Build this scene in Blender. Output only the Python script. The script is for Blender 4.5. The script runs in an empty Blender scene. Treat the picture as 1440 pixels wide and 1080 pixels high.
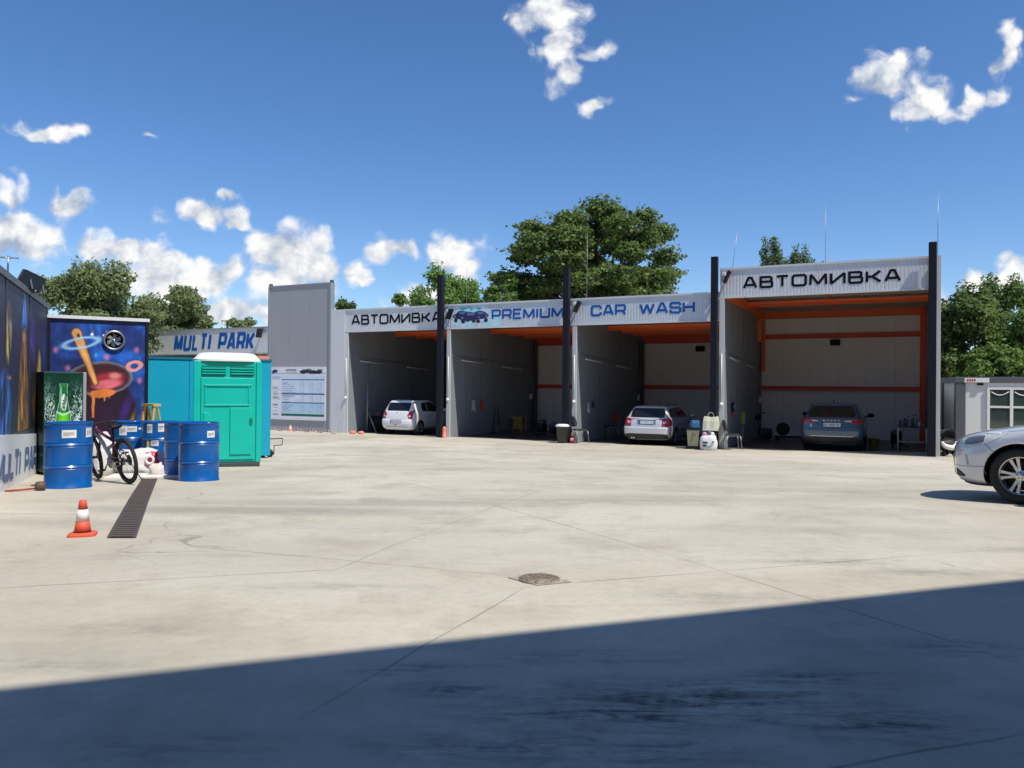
import bpy, bmesh, math, random
import numpy as np
from mathutils import Vector, Matrix, Quaternion
from mathutils.bvhtree import BVHTree
R = math.radians
scene = bpy.context.scene
COL = scene.collection

# ------------------------------------------------------------------ camera
F = 1080.0                       # focal length in photo pixels (1440 px wide)
CAMZ = 1.25
roll, pitch = 0.0087, 5.0 / 1080
fw = Vector((0, math.cos(pitch), math.sin(pitch)))
up0 = Vector((0, -math.sin(pitch), math.cos(pitch)))
rt = (Vector((1, 0, 0)) * math.cos(roll) + up0 * math.sin(roll))
up = (up0 * math.cos(roll) - Vector((1, 0, 0)) * math.sin(roll))
cd = bpy.data.cameras.new('camera')
cam = bpy.data.objects.new('camera', cd)
COL.objects.link(cam)
m = Matrix((rt, up, -fw)).transposed().to_4x4()
m.translation = Vector((0, 0, CAMZ))
cam.matrix_world = m
cd.sensor_width = 36
cd.lens = 27
cd.clip_start = 0.05
cd.clip_end = 4000
scene.camera = cam

# ------------------------------------------------------------------ light
SUN_AZ = R(-42)                  # direction towards the sun, angle from +X
SUN_EL = R(59)
sdir = Vector((math.cos(SUN_EL) * math.cos(SUN_AZ), math.cos(SUN_EL) * math.sin(SUN_AZ), math.sin(SUN_EL)))
ld = bpy.data.lights.new('sun', 'SUN')
ld.energy = 5.0
ld.angle = R(0.53)
ld.color = (1.0, 0.945, 0.85)
sun = bpy.data.objects.new('sun', ld)
COL.objects.link(sun)
sun.rotation_euler = sdir.to_track_quat('Z', 'Y').to_euler()
scene.view_settings.view_transform = 'Standard'
scene.view_settings.look = 'None'
scene.view_settings.exposure = 0.0
scene.view_settings.gamma = 1.0
scene.view_settings.use_curve_mapping = False
scene.cycles.max_bounces = 8
scene.cycles.diffuse_bounces = 5
scene.cycles.use_denoising = True

world = bpy.data.worlds.new('World')
scene.world = world
world.use_nodes = True

def build_world():
    nt = world.node_tree
    N, L = nt.nodes, nt.links
    N.clear()
    out = N.new('ShaderNodeOutputWorld')
    bg = N.new('ShaderNodeBackground')
    bg.inputs['Strength'].default_value = 0.112
    sky = N.new('ShaderNodeTexSky')
    sky.sky_type = 'NISHITA'
    sky.sun_disc = False
    sky.sun_elevation = SUN_EL
    sky.sun_rotation = math.atan2(sdir.x, sdir.y)
    sky.altitude = 500
    sky.air_density = 0.9
    sky.dust_density = 0.45
    sky.ozone_density = 3.2
    tc = N.new('ShaderNodeTexCoord')

    def math_(op, a, b=None, c=None, clamp=False):
        n = N.new('ShaderNodeMath')
        n.operation = op
        n.use_clamp = clamp
        for i, v in enumerate((a, b, c)):
            if v is None:
                continue
            if isinstance(v, (int, float)):
                n.inputs[i].default_value = v
            else:
                L.new(v, n.inputs[i])
        return n.outputs[0]

    def vmath(op, a, b=None):
        n = N.new('ShaderNodeVectorMath')
        n.operation = op
        for i, v in enumerate((a, b)):
            if v is None:
                continue
            if isinstance(v, tuple):
                n.inputs[i].default_value = v
            else:
                L.new(v, n.inputs[i])
        return n
    sep = N.new('ShaderNodeSeparateXYZ')
    L.new(tc.outputs['Generated'], sep.inputs[0])
    dx, dy, dz = sep.outputs
    ys = math_('MAXIMUM', dy, 0.02)
    comb = N.new('ShaderNodeCombineXYZ')
    L.new(math_('DIVIDE', dx, ys), comb.inputs[0])
    L.new(math_('DIVIDE', dz, ys), comb.inputs[1])
    front = math_('GREATER_THAN', dy, 0.05)
    p = comb.outputs[0]

    def noise(vec, scale, detail, rough=0.55, dist=0.0):
        n = N.new('ShaderNodeTexNoise')
        n.inputs['Scale'].default_value = scale
        n.inputs['Detail'].default_value = detail
        n.inputs['Roughness'].default_value = rough
        n.inputs['Distortion'].default_value = dist
        L.new(vec, n.inputs['Vector'])
        return n
    # billowing warp of the sky direction
    w1 = noise(p, 13, 3)
    wv = vmath('SUBTRACT', w1.outputs['Color'], (0.5, 0.5, 0.5)).outputs[0]
    wv = vmath('MULTIPLY', wv, (0.06, 0.05, 0)).outputs[0]
    pw = vmath('ADD', p, wv).outputs[0]
    clouds = [  # photo pixel centre, radii, density
        (765, 25, 46, 40, 1.0), (780, 72, 34, 36, 1.0), (800, 118, 30, 22, 1.0), (822, 146, 28, 13, 1.0), (842, 78, 28, 14, .9),
        (1252, 108, 52, 34, 1.0), (1302, 148, 46, 30, 1.05), (1372, 134, 42, 20, .95), (1205, 136, 30, 12, .8),
        (1412, 62, 22, 34, 1.0), (1394, 92, 18, 16, .9),
        (72, 183, 46, 13, .9), (216, 193, 14, 6, .7), (318, 271, 18, 8, .8),
        (285, 295, 62, 22, .95), (330, 312, 30, 12, .8),
        (20, 330, 75, 60, 1.1), (85, 288, 70, 18, .95), (10, 280, 40, 20, .9), (120, 352, 55, 24, 1.1),
        (190, 365, 70, 30, 1.1), (250, 395, 110, 50, 1.15), (330, 430, 90, 30, 1.0), (405, 358, 70, 46, 1.2), (445, 380, 60, 36, 1.1), (395, 400, 80, 36, 1.1),
        (503, 386, 36, 17, 1.0), (547, 350, 36, 22, 1.0), (640, 362, 46, 34, 1.05), (600, 420, 60, 20, .7),
        (1400, 408, 95, 30, 1.0), (1500, 380, 80, 50, 1.0), (-90, 300, 120, 70, 1.1), (1600, 120, 80, 30, 1.0), (1000, -160, 90, 40, 1.0), (300, -220, 110, 40, 1.0)]
    acc = None
    for (cx, cy, rx, ry, w) in clouds:
        u0, v0 = (cx - 720) / F, (545 + (cx - 720) * roll - cy) / F
        d = vmath('SUBTRACT', pw, (u0, v0, 0)).outputs[0]
        d = vmath('MULTIPLY', d, (F / rx, F / ry, 0)).outputs[0]
        ln = vmath('LENGTH', d).outputs['Value']
        e = math_('MULTIPLY_ADD', ln, -w * 0.8, w)
        acc = e if acc is None else math_('SMOOTH_MAX', acc, e, 0.18)
    fb = noise(pw, 24, 9, 0.60)
    vo = N.new('ShaderNodeTexVoronoi')
    vo.voronoi_dimensions = '2D'
    vo.feature = 'F1'
    vo.inputs['Scale'].default_value = 26
    L.new(pw, vo.inputs['Vector'])
    puff = math_('MULTIPLY_ADD', vo.outputs['Distance'], -0.9, 0.37)
    den = math_('ADD', acc, math_('ADD', puff, math_('MULTIPLY_ADD', fb.outputs['Fac'], 1.3, -0.65)))
    rng = N.new('ShaderNodeMapRange')
    rng.interpolation_type = 'SMOOTHERSTEP'
    rng.inputs['From Min'].default_value = 0.05
    rng.inputs['From Max'].default_value = 0.74
    L.new(den, rng.inputs['Value'])
    fac = math_('MULTIPLY', rng.outputs[0], front)
    # relief inside the cloud: the same noise sampled a little towards the light
    ps = vmath('ADD', pw, (0.012, 0.02, 0)).outputs[0]
    fb2 = noise(ps, 24, 9, 0.60)
    fb3 = noise(vmath('ADD', p, (0.0, 0.022, 0)).outputs[0], 15, 3)
    fb4 = noise(p, 15, 3)
    rel = math_('ADD', math_('MULTIPLY', math_('SUBTRACT', fb.outputs['Fac'], fb2.outputs['Fac']), 2.3),
                math_('MULTIPLY', math_('SUBTRACT', fb4.outputs['Fac'], fb3.outputs['Fac']), 2.6))
    rel = math_('ADD', rel, math_('MULTIPLY', puff, 0.9))
    rel = math_('ADD', rel, 0.68, clamp=True)
    cm = N.new('ShaderNodeMix')
    cm.data_type = 'RGBA'
    cm.inputs['A'].default_value = (3.5, 4.15, 5.4, 1)
    cm.inputs['B'].default_value = (8.9, 8.9, 8.8, 1)
    L.new(rel, cm.inputs['Factor'])
    mx = N.new('ShaderNodeMix')
    mx.data_type = 'RGBA'
    L.new(fac, mx.inputs['Factor'])
    hs = N.new('ShaderNodeHueSaturation')
    hs.inputs['Hue'].default_value = 0.5045
    hs.inputs['Saturation'].default_value = 1.20
    hs.inputs['Value'].default_value = 1.34
    L.new(sky.outputs[0], hs.inputs['Color'])
    L.new(hs.outputs[0], mx.inputs['A'])
    L.new(cm.outputs['Result'], mx.inputs['B'])
    L.new(mx.outputs['Result'], bg.inputs['Color'])
    L.new(bg.outputs[0], out.inputs[0])
build_world()

# ------------------------------------------------------------------ layout helpers
def gz(x, y):
    """height of the concrete yard: it falls gently from the camera to the wash bays"""
    ys = [-200, 4, 6, 9, 12, 15.5, 19, 22, 24, 2000]
    zs = [0, 0, -.02, -.09, -.21, -.36, -.50, -.59, -.62, -.62]
    return float(np.interp(y, ys, zs))

def pt(px, py, d):
    """point seen at photo pixel (px,py) at distance d ahead of the camera"""
    r = fw + rt * ((px - 720) / F) + up * ((540 - py) / F)
    r = r * (d / r.y)
    return Vector((r.x, r.y, r.z + CAMZ))

def gp(px, py):
    """where the ground is seen at photo pixel (px,py)"""
    r = fw + rt * ((px - 720) / F) + up * ((540 - py) / F)
    lo, hi = 1.0, 80.0
    for _ in range(50):
        mid = (lo + hi) / 2
        q = r * (mid / r.y)
        if q.z + CAMZ > gz(q.x, q.y):
            lo = mid
        else:
            hi = mid
    q = r * (lo / r.y)
    return Vector((q.x, q.y, gz(q.x, q.y)))

def gd(px, d):
    """ground point in photo column px at distance d"""
    x = (px - 720) / F * d
    return Vector((x, d, gz(x, d)))

# wash building frame: x along the front (0 = right corner), y into the bays, z from the floor
FLOOR = -0.62
BO = Vector((11.8, 21.6, FLOOR))
_n = math.hypot(1, .498)
BX = Vector((1 / _n, -.498 / _n, 0))
BY = Vector((.498 / _n, 1 / _n, 0))
BROT = math.atan2(BX.y, BX.x)

def bw(x, y, z=0):
    return BO + BX * x + BY * y + Vector((0, 0, z))

# ------------------------------------------------------------------ tags
def tag(o, label=None, cat=None, group=None, kind=None):
    if label: o['label'] = label
    if cat: o['category'] = cat
    if group: o['group'] = group
    if kind: o['kind'] = kind
    return o

def empty(name, loc=(0, 0, 0), rz=0.0, label=None, cat=None, group=None):
    o = bpy.data.objects.new(name, None)
    o.empty_display_size = 0.2
    COL.objects.link(o)
    o.location = loc
    o.rotation_euler = (0, 0, rz)
    return tag(o, label, cat, group)

def copy_tree(o, parent=None):
    c = o.copy()
    COL.objects.link(c)
    c.parent = parent
    for ch in list(o.children):
        copy_tree(ch, c)
    return c

# ------------------------------------------------------------------ materials
def lin(r, g, b):
    f = lambda v: (v / 255 / 12.92) if v <= 10 else ((v / 255 + .055) / 1.055) ** 2.4
    return (f(r), f(g), f(b))

MATS = {}
def mat(name, col, rough=0.6, metal=0.0, var=0.12, scale=6.0, bump=0.0, bscale=40.0, coat=0.0, spec=0.5, trans=0.0, stretch=(1, 1, 1), dirt=None, emit=None):
    if name in MATS:
        return MATS[name]
    mt = bpy.data.materials.new(name)
    mt.use_nodes = True
    nt = mt.node_tree
    N, L = nt.nodes, nt.links
    b = N['Principled BSDF']
    b.inputs['Roughness'].default_value = rough
    b.inputs['Metallic'].default_value = metal
    b.inputs['Coat Weight'].default_value = coat
    b.inputs['Coat Roughness'].default_value = 0.06
    b.inputs['Specular IOR Level'].default_value = spec
    b.inputs['Transmission Weight'].default_value = trans
    tc = N.new('ShaderNodeTexCoord')
    mp = N.new('ShaderNodeMapping')
    mp.inputs['Scale'].default_value = stretch
    L.new(tc.outputs['Object'], mp.inputs[0])
    n = N.new('ShaderNodeTexNoise')
    n.inputs['Scale'].default_value = scale
    n.inputs['Detail'].default_value = 6
    n.inputs['Roughness'].default_value = 0.65
    L.new(mp.outputs[0], n.inputs['Vector'])
    mx = N.new('ShaderNodeMix')
    mx.data_type = 'RGBA'
    mx.inputs['A'].default_value = tuple(c * (1 - var) for c in col) + (1,)
    mx.inputs['B'].default_value = tuple(min(1, c * (1 + var)) for c in col) + (1,)
    L.new(n.outputs['Fac'], mx.inputs['Factor'])
    src = mx.outputs['Result']
    if dirt:
        n2 = N.new('ShaderNodeTexNoise')
        n2.inputs['Scale'].default_value = scale * 0.45
        n2.inputs['Detail'].default_value = 8
        n2.inputs['Roughness'].default_value = 0.7
        L.new(mp.outputs[0], n2.inputs['Vector'])
        rr = N.new('ShaderNodeMapRange')
        rr.inputs['From Min'].default_value = 0.5
        rr.inputs['From Max'].default_value = 0.75
        rr.inputs['To Max'].default_value = dirt[1]
        L.new(n2.outputs['Fac'], rr.inputs['Value'])
        m2 = N.new('ShaderNodeMix')
        m2.data_type = 'RGBA'
        L.new(rr.outputs[0], m2.inputs['Factor'])
        L.new(src, m2.inputs['A'])
        m2.inputs['B'].default_value = dirt[0] + (1,)
        src = m2.outputs['Result']
    L.new(src, b.inputs['Base Color'])
    if emit:
        b.inputs['Emission Color'].default_value = col + (1,)
        b.inputs['Emission Strength'].default_value = emit
    r2 = N.new('ShaderNodeMapRange')
    r2.inputs['To Min'].default_value = max(0.02, rough - 0.07)
    r2.inputs['To Max'].default_value = min(1, rough + 0.07)
    L.new(n.outputs['Fac'], r2.inputs['Value'])
    L.new(r2.outputs[0], b.inputs['Roughness'])
    if bump:
        nb = N.new('ShaderNodeTexNoise')
        nb.inputs['Scale'].default_value = bscale
        nb.inputs['Detail'].default_value = 5
        L.new(mp.outputs[0], nb.inputs['Vector'])
        bp = N.new('ShaderNodeBump')
        bp.inputs['Strength'].default_value = bump
        bp.inputs['Distance'].default_value = 0.02
        L.new(nb.outputs['Fac'], bp.inputs['Height'])
        L.new(bp.outputs[0], b.inputs['Normal'])
    MATS[name] = mt
    return mt

def paint_mat(name, rough=0.45, coat=0.0):
    """a painted or printed panel: colour from the artwork stored on the mesh"""
    if name in MATS:
        return MATS[name]
    mt = bpy.data.materials.new(name)
    mt.use_nodes = True
    nt = mt.node_tree
    b = nt.nodes['Principled BSDF']
    b.inputs['Roughness'].default_value = rough
    b.inputs['Coat Weight'].default_value = coat
    a = nt.nodes.new('ShaderNodeAttribute')
    a.attribute_name = 'artwork'
    n = nt.nodes.new('ShaderNodeTexNoise')
    n.inputs['Scale'].default_value = 9
    n.inputs['Detail'].default_value = 6
    mr = nt.nodes.new('ShaderNodeMapRange')
    mr.inputs['To Min'].default_value = 0.8
    mr.inputs['To Max'].default_value = 1.12
    nt.links.new(n.outputs['Fac'], mr.inputs['Value'])
    vm = nt.nodes.new('ShaderNodeVectorMath')
    vm.operation = 'SCALE'
    nt.links.new(a.outputs['Color'], vm.inputs[0])
    nt.links.new(mr.outputs[0], vm.inputs['Scale'])
    nt.links.new(vm.outputs[0], b.inputs['Base Color'])
    MATS[name] = mt
    return mt

# ------------------------------------------------------------------ mesh builder
class MB:
    def __init__(s):
        s.v, s.f, s.m, s.sm = [], [], [], []

    def add(s, vs, fs, mi=0, smooth=False):
        o = len(s.v)
        s.v += [tuple(v) for v in vs]
        for f in fs:
            s.f.append(tuple(i + o for i in f))
            s.m.append(mi)
            s.sm.append(smooth)
        return s

    def box(s, x0, x1, y0, y1, z0, z1, mi=0):
        vs = [(x0, y0, z0), (x1, y0, z0), (x1, y1, z0), (x0, y1, z0), (x0, y0, z1), (x1, y0, z1), (x1, y1, z1), (x0, y1, z1)]
        return s.add(vs, [(0, 3, 2, 1), (4, 5, 6, 7), (0, 1, 5, 4), (1, 2, 6, 5), (2, 3, 7, 6), (3, 0, 4, 7)], mi)

    def obox(s, c, size, rot=None, mi=0):
        """box about centre c, turned by a rotation matrix or (rx,ry,rz)"""
        hx, hy, hz = size[0] / 2, size[1] / 2, size[2] / 2
        M = Matrix.Identity(3)
        if rot is not None:
            from mathutils import Euler
            M = Euler(rot).to_matrix() if isinstance(rot, tuple) else rot
        vs = [M @ Vector((a, b, cc)) + Vector(c) for cc in (-hz, hz) for a, b in ((-hx, -hy), (hx, -hy), (hx, hy), (-hx, hy))]
        return s.add(vs, [(0, 3, 2, 1), (4, 5, 6, 7), (0, 1, 5, 4), (1, 2, 6, 5), (2, 3, 7, 6), (3, 0, 4, 7)], mi)

    def tube(s, pts, rad, n=8, mi=0, closed=False, smooth=True):
        pts = [Vector(p) for p in pts]
        k = len(pts)
        rads = rad if isinstance(rad, (list, tuple)) else [rad] * k
        vs, fs = [], []
        ref = Vector((0.13, 0.21, 0.97)).normalized()
        prev = None
        for i in range(k):
            if closed:
                t = pts[(i + 1) % k] - pts[i - 1]
            else:
                t = pts[min(i + 1, k - 1)] - pts[max(i - 1, 0)]
            if t.length < 1e-9:
                t = Vector((0, 0, 1))
            t.normalize()
            if prev is None:
                a = t.orthogonal().normalized() if abs(t.dot(ref)) > .95 else t.cross(ref).normalized()
            else:
                a = (prev - t * prev.dot(t))
                a = a.normalized() if a.length > 1e-6 else t.orthogonal().normalized()
            prev = a
            b = t.cross(a)
            for j in range(n):
                an = 2 * math.pi * j / n
                vs.append(pts[i] + (a * math.cos(an) + b * math.sin(an)) * rads[i])
        for i in range(k if closed else k - 1):
            i2 = (i + 1) % k
            for j in range(n):
                j2 = (j + 1) % n
                fs.append((i * n + j, i * n + j2, i2 * n + j2, i2 * n + j))
        if not closed:
            fs.append(tuple(range(n - 1, -1, -1)))
            fs.append(tuple((k - 1) * n + j for j in range(n)))
        return s.add(vs, fs, mi, smooth)

    def lathe(s, prof, n=24, c=(0, 0, 0), M=None, mi=0, smooth=True, sx=1, sy=1, cap=True):
        """prof: (radius, z) from bottom to top"""
        vs, fs = [], []
        for (r, z) in prof:
            for j in range(n):
                a = 2 * math.pi * j / n
                v = Vector((r * math.cos(a) * sx, r * math.sin(a) * sy, z))
                if M is not None:
                    v = M @ v
                vs.append(v + Vector(c))
        for i in range(len(prof) - 1):
            for j in range(n):
                j2 = (j + 1) % n
                fs.append((i * n + j, i * n + j2, (i + 1) * n + j2, (i + 1) * n + j))
        if cap and prof[0][0] > 1e-5:
            fs.append(tuple(range(n - 1, -1, -1)))
        if cap and prof[-1][0] > 1e-5:
            fs.append(tuple((len(prof) - 1) * n + j for j in range(n)))
        return s.add(vs, fs, mi, smooth)

    def prism(s, poly, o, ax, ay, az, depth, mi=0, smooth=False):
        """polygon in the plane (ax,ay) from origin o, extruded by depth along az"""
        o, ax, ay, az = Vector(o), Vector(ax), Vector(ay), Vector(az)
        k = len(poly)
        vs = [o + ax * p[0] + ay * p[1] for p in poly] + [o + ax * p[0] + ay * p[1] + az * depth for p in poly]
        fs = [tuple(range(k - 1, -1, -1)), tuple(range(k, 2 * k))] + [(i, (i + 1) % k, k + (i + 1) % k, k + i) for i in range(k)]
        return s.add(vs, fs, mi, smooth)

    def sheet(s, pts, mi=0):
        return s.add(pts, [tuple(range(len(pts)))], mi)

    def build(s, name, mats, parent=None, bevel=0.0, loc=None, fix=True, autosmooth=None):
        me = bpy.data.meshes.new(name)
        me.from_pydata(s.v, [], s.f)
        if not isinstance(mats, (list, tuple)):
            mats = [mats]
        for mt in mats:
            me.materials.append(mt)
        me.polygons.foreach_set('material_index', s.m)
        me.polygons.foreach_set('use_smooth', s.sm)
        if fix:
            bm = bmesh.new()
            bm.from_mesh(me)
            bmesh.ops.recalc_face_normals(bm, faces=bm.faces)
            if autosmooth:
                for e in bm.edges:
                    if len(e.link_faces) == 2 and e.calc_face_angle(0) > autosmooth:
                        e.smooth = False
            bm.to_mesh(me)
            bm.free()
        me.update()
        o = bpy.data.objects.new(name, me)
        COL.objects.link(o)
        o.parent = parent
        if loc is not None:
            o.location = loc
        if bevel:
            md = o.modifiers.new('bevel', 'BEVEL')
            md.width = bevel
            md.segments = 2
            md.limit_method = 'ANGLE'
            md.angle_limit = R(40)
        return o

def artwork(name, W, H, nx, nz, fn, parent, o, ax, az, mt, wave=0.0):
    """a flat painted or printed sheet W x H from corner o along ax / az; fn(U,V) gives sRGB 0..1"""
    o, ax, az = Vector(o), Vector(ax), Vector(az)
    us, vs_ = np.linspace(0, 1, nx + 1), np.linspace(0, 1, nz + 1)
    U, V = np.meshgrid(us, vs_)
    col = np.clip(np.asarray(fn(U, V)), 0, 1)            # nz+1, nx+1, 3
    colr = np.where(col <= 0.04045, col / 12.92, ((col + 0.055) / 1.055) ** 2.4)
    A, Z = np.array(ax), np.array(az)
    P = np.array(o)[None, None, :] + U[..., None] * W * A + V[..., None] * H * Z
    me = bpy.data.meshes.new(name)
    idx = np.arange((nx + 1) * (nz + 1)).reshape(nz + 1, nx + 1)
    q = np.stack([idx[:-1, :-1], idx[:-1, 1:], idx[1:, 1:], idx[1:, :-1]], -1).reshape(-1, 4)
    me.from_pydata(P.reshape(-1, 3).tolist(), [], q.tolist())
    at = me.color_attributes.new('artwork', 'FLOAT_COLOR', 'POINT')
    rgba = np.concatenate([colr.reshape(-1, 3), np.ones((colr.size // 3, 1))], 1)
    at.data.foreach_set('color', rgba.astype(np.float32).ravel())
    me.materials.append(mt)
    ob = bpy.data.objects.new(name, me)
    COL.objects.link(ob)
    ob.parent = parent
    return ob

# ------------------------------------------------------------------ lettering drawn as strokes
GL = {
    'A': (1.0, [[(0, 0), (.38, 1), (.62, 1), (1, 0)], [(.2, .28), (.8, .28)]]),
    'B': (.92, [[(0, 0), (0, 1), (.82, 1), (.93, .9), (.93, .62), (.82, .53), (0, .53)], [(.82, .53), (1, .42), (1, .1), (.88, 0), (0, 0)]]),
    'T': (.9, [[(0, 1), (1, 1)], [(.5, 1), (.5, 0)]]),
    'O': (1.0, [[(.12, 0), (0, .12), (0, .88), (.12, 1), (.88, 1), (1, .88), (1, .12), (.88, 0), (.12, 0)]]),
    'M': (1.2, [[(0, 0), (.03, 1), (.5, .06), (.97, 1), (1, 0)]]),
    'I_': (1.0, [[(0, 1), (0, 0), (1, 1), (1, 0)]]),
    'K': (.95, [[(0, 0), (0, 1)], [(0, .5), (.4, .5), (.98, 1)], [(.4, .5), (1, 0)]]),
    'P': (.95, [[(0, 0), (0, 1), (.88, 1), (1, .88), (1, .5), (.88, .38), (0, .38)]]),
    'R': (.97, [[(0, 0), (0, 1), (.88, 1), (1, .88), (1, .52), (.88, .4), (0, .4)], [(.5, .4), (.78, .36), (1, 0)]]),
    'E': (.88, [[(1, 1), (0, 1), (0, 0), (1, 0)], [(0, .52), (.92, .52)]]),
    'I': (.1, [[(.5, 0), (.5, 1)]]),
    'U': (1.0, [[(0, 1), (0, .12), (.12, 0), (.88, 0), (1, .12), (1, 1)]]),
    'C': (.97, [[(1, .68), (1, .88), (.88, 1), (.12, 1), (0, .88), (0, .12), (.12, 0), (.88, 0), (1, .12), (1, .32)]]),
    'W': (1.35, [[(0, 1), (.24, 0), (.5, .95), (.76, 0), (1, 1)]]),
    'S': (.95, [[(.98, .72), (.98, .9), (.88, 1), (.1, 1), (0, .9), (0, .62), (.1, .53), (.9, .5), (1, .42), (1, .1), (.9, 0), (.1, 0), (0, .1), (0, .28)]]),
    'H': (.97, [[(0, 0), (0, 1)], [(1, 0), (1, 1)], [(0, .52), (1, .52)]]),
    'L': (.8, [[(0, 1), (0, 0), (1, 0)]]),
    'G': (.97, [[(1, .68), (1, .88), (.88, 1), (.12, 1), (0, .88), (0, .12), (.12, 0), (.88, 0), (1, .12), (1, .48), (.55, .48)]]),
}
CYR = {'А': 'A', 'В': 'B', 'Т': 'T', 'О': 'O', 'М': 'M', 'И': 'I_', 'К': 'K'}

def stroke_poly(pl, t):
    P = [Vector(p) for p in pl]
    closed = (P[0] - P[-1]).length < 1e-6
    if closed:
        P = P[:-1]
    k = len(P)
    lft, rgt = [], []
    for i in range(k):
        a = P[i] - P[i - 1] if (i > 0 or closed) else P[1] - P[0]
        b = P[(i + 1) % k] - P[i] if (i < k - 1 or closed) else a
        a, b = a.normalized(), b.normalized()
        na, nb = Vector((-a.y, a.x)), Vector((-b.y, b.x))
        mv = na + nb
        mv = mv.normalized() if mv.length > 1e-6 else na
        sc = min(1.0 / max(mv.dot(na), .3), 1.32)
        lft.append(P[i] + mv * (t / 2 * sc))
        rgt.append(P[i] - mv * (t / 2 * sc))
    return lft, rgt, closed

def split_sharp(strokes, sx, sz):
    """break strokes at acute corners so that every leg keeps its full thickness"""
    out = []
    for st in strokes:
        cur = [st[0]]
        for i in range(1, len(st) - 1):
            cur.append(st[i])
            a = Vector(((st[i][0] - st[i - 1][0]) * sx, (st[i][1] - st[i - 1][1]) * sz)).normalized()
            b = Vector(((st[i + 1][0] - st[i][0]) * sx, (st[i + 1][1] - st[i][1]) * sz)).normalized()
            if a.dot(b) < -.25:
                out.append(cur)
                cur = [st[i]]
        cur.append(st[-1])
        out.append(cur)
    return out

def lettering(name, text, x0, x1, zc, h, t, o, ax, az, out, mt, parent, slant=0.0, gap=.22, depth=.006, squash=1.0, space=.7):
    """text between x0 and x1 on the plane through o spanned by ax / az, standing proud along out"""
    o, ax, az, out = Vector(o), Vector(ax), Vector(az), Vector(out)
    units = []
    tot = 0
    for ch in text:
        if ch == ' ':
            tot += space
            units.append(None)
            continue
        key = CYR.get(ch, ch)
        w = GL[key][0]
        units.append((key, tot, w))
        tot += w + gap
    tot -= gap
    tw = t
    sc = (x1 - x0 - tw) / tot
    mb = MB()
    lay = 0
    for un in units:
        if un is None:
            continue
        key, off, w = un
        for si, st in enumerate(split_sharp(GL[key][1], w * sc, h - t)):
            P = []
            for (a, b) in st:
                zz = (b - .5) * (h - t)
                P.append((x0 + tw / 2 + (off + a * w) * sc + zz * slant, zz))
            Lf, Rg, closed = stroke_poly(P, t)
            dep = depth + .0009 * si
            lay += 1
            k = len(Lf)
            vs = []
            for q in Lf + Rg:
                vs.append(o + ax * q.x + az * (zc + q.y))
            for q in Lf + Rg:
                vs.append(o + ax * q.x + az * (zc + q.y) + out * dep)
            fs = []
            for i in range(k if closed else k - 1):
                j = (i + 1) % k
                fs.append((2 * k + i, 2 * k + j, 3 * k + j, 3 * k + i))
                fs.append((i, j, 2 * k + j, 2 * k + i))
                fs.append((k + i, 3 * k + i, 3 * k + j, k + j))
            if not closed:
                fs.append((0, 2 * k, 3 * k, k))
                fs.append((k - 1, 2 * k - 1, 4 * k - 1, 3 * k - 1))
            mb.add(vs, fs)
    return mb.build(name, mt, parent)
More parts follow.
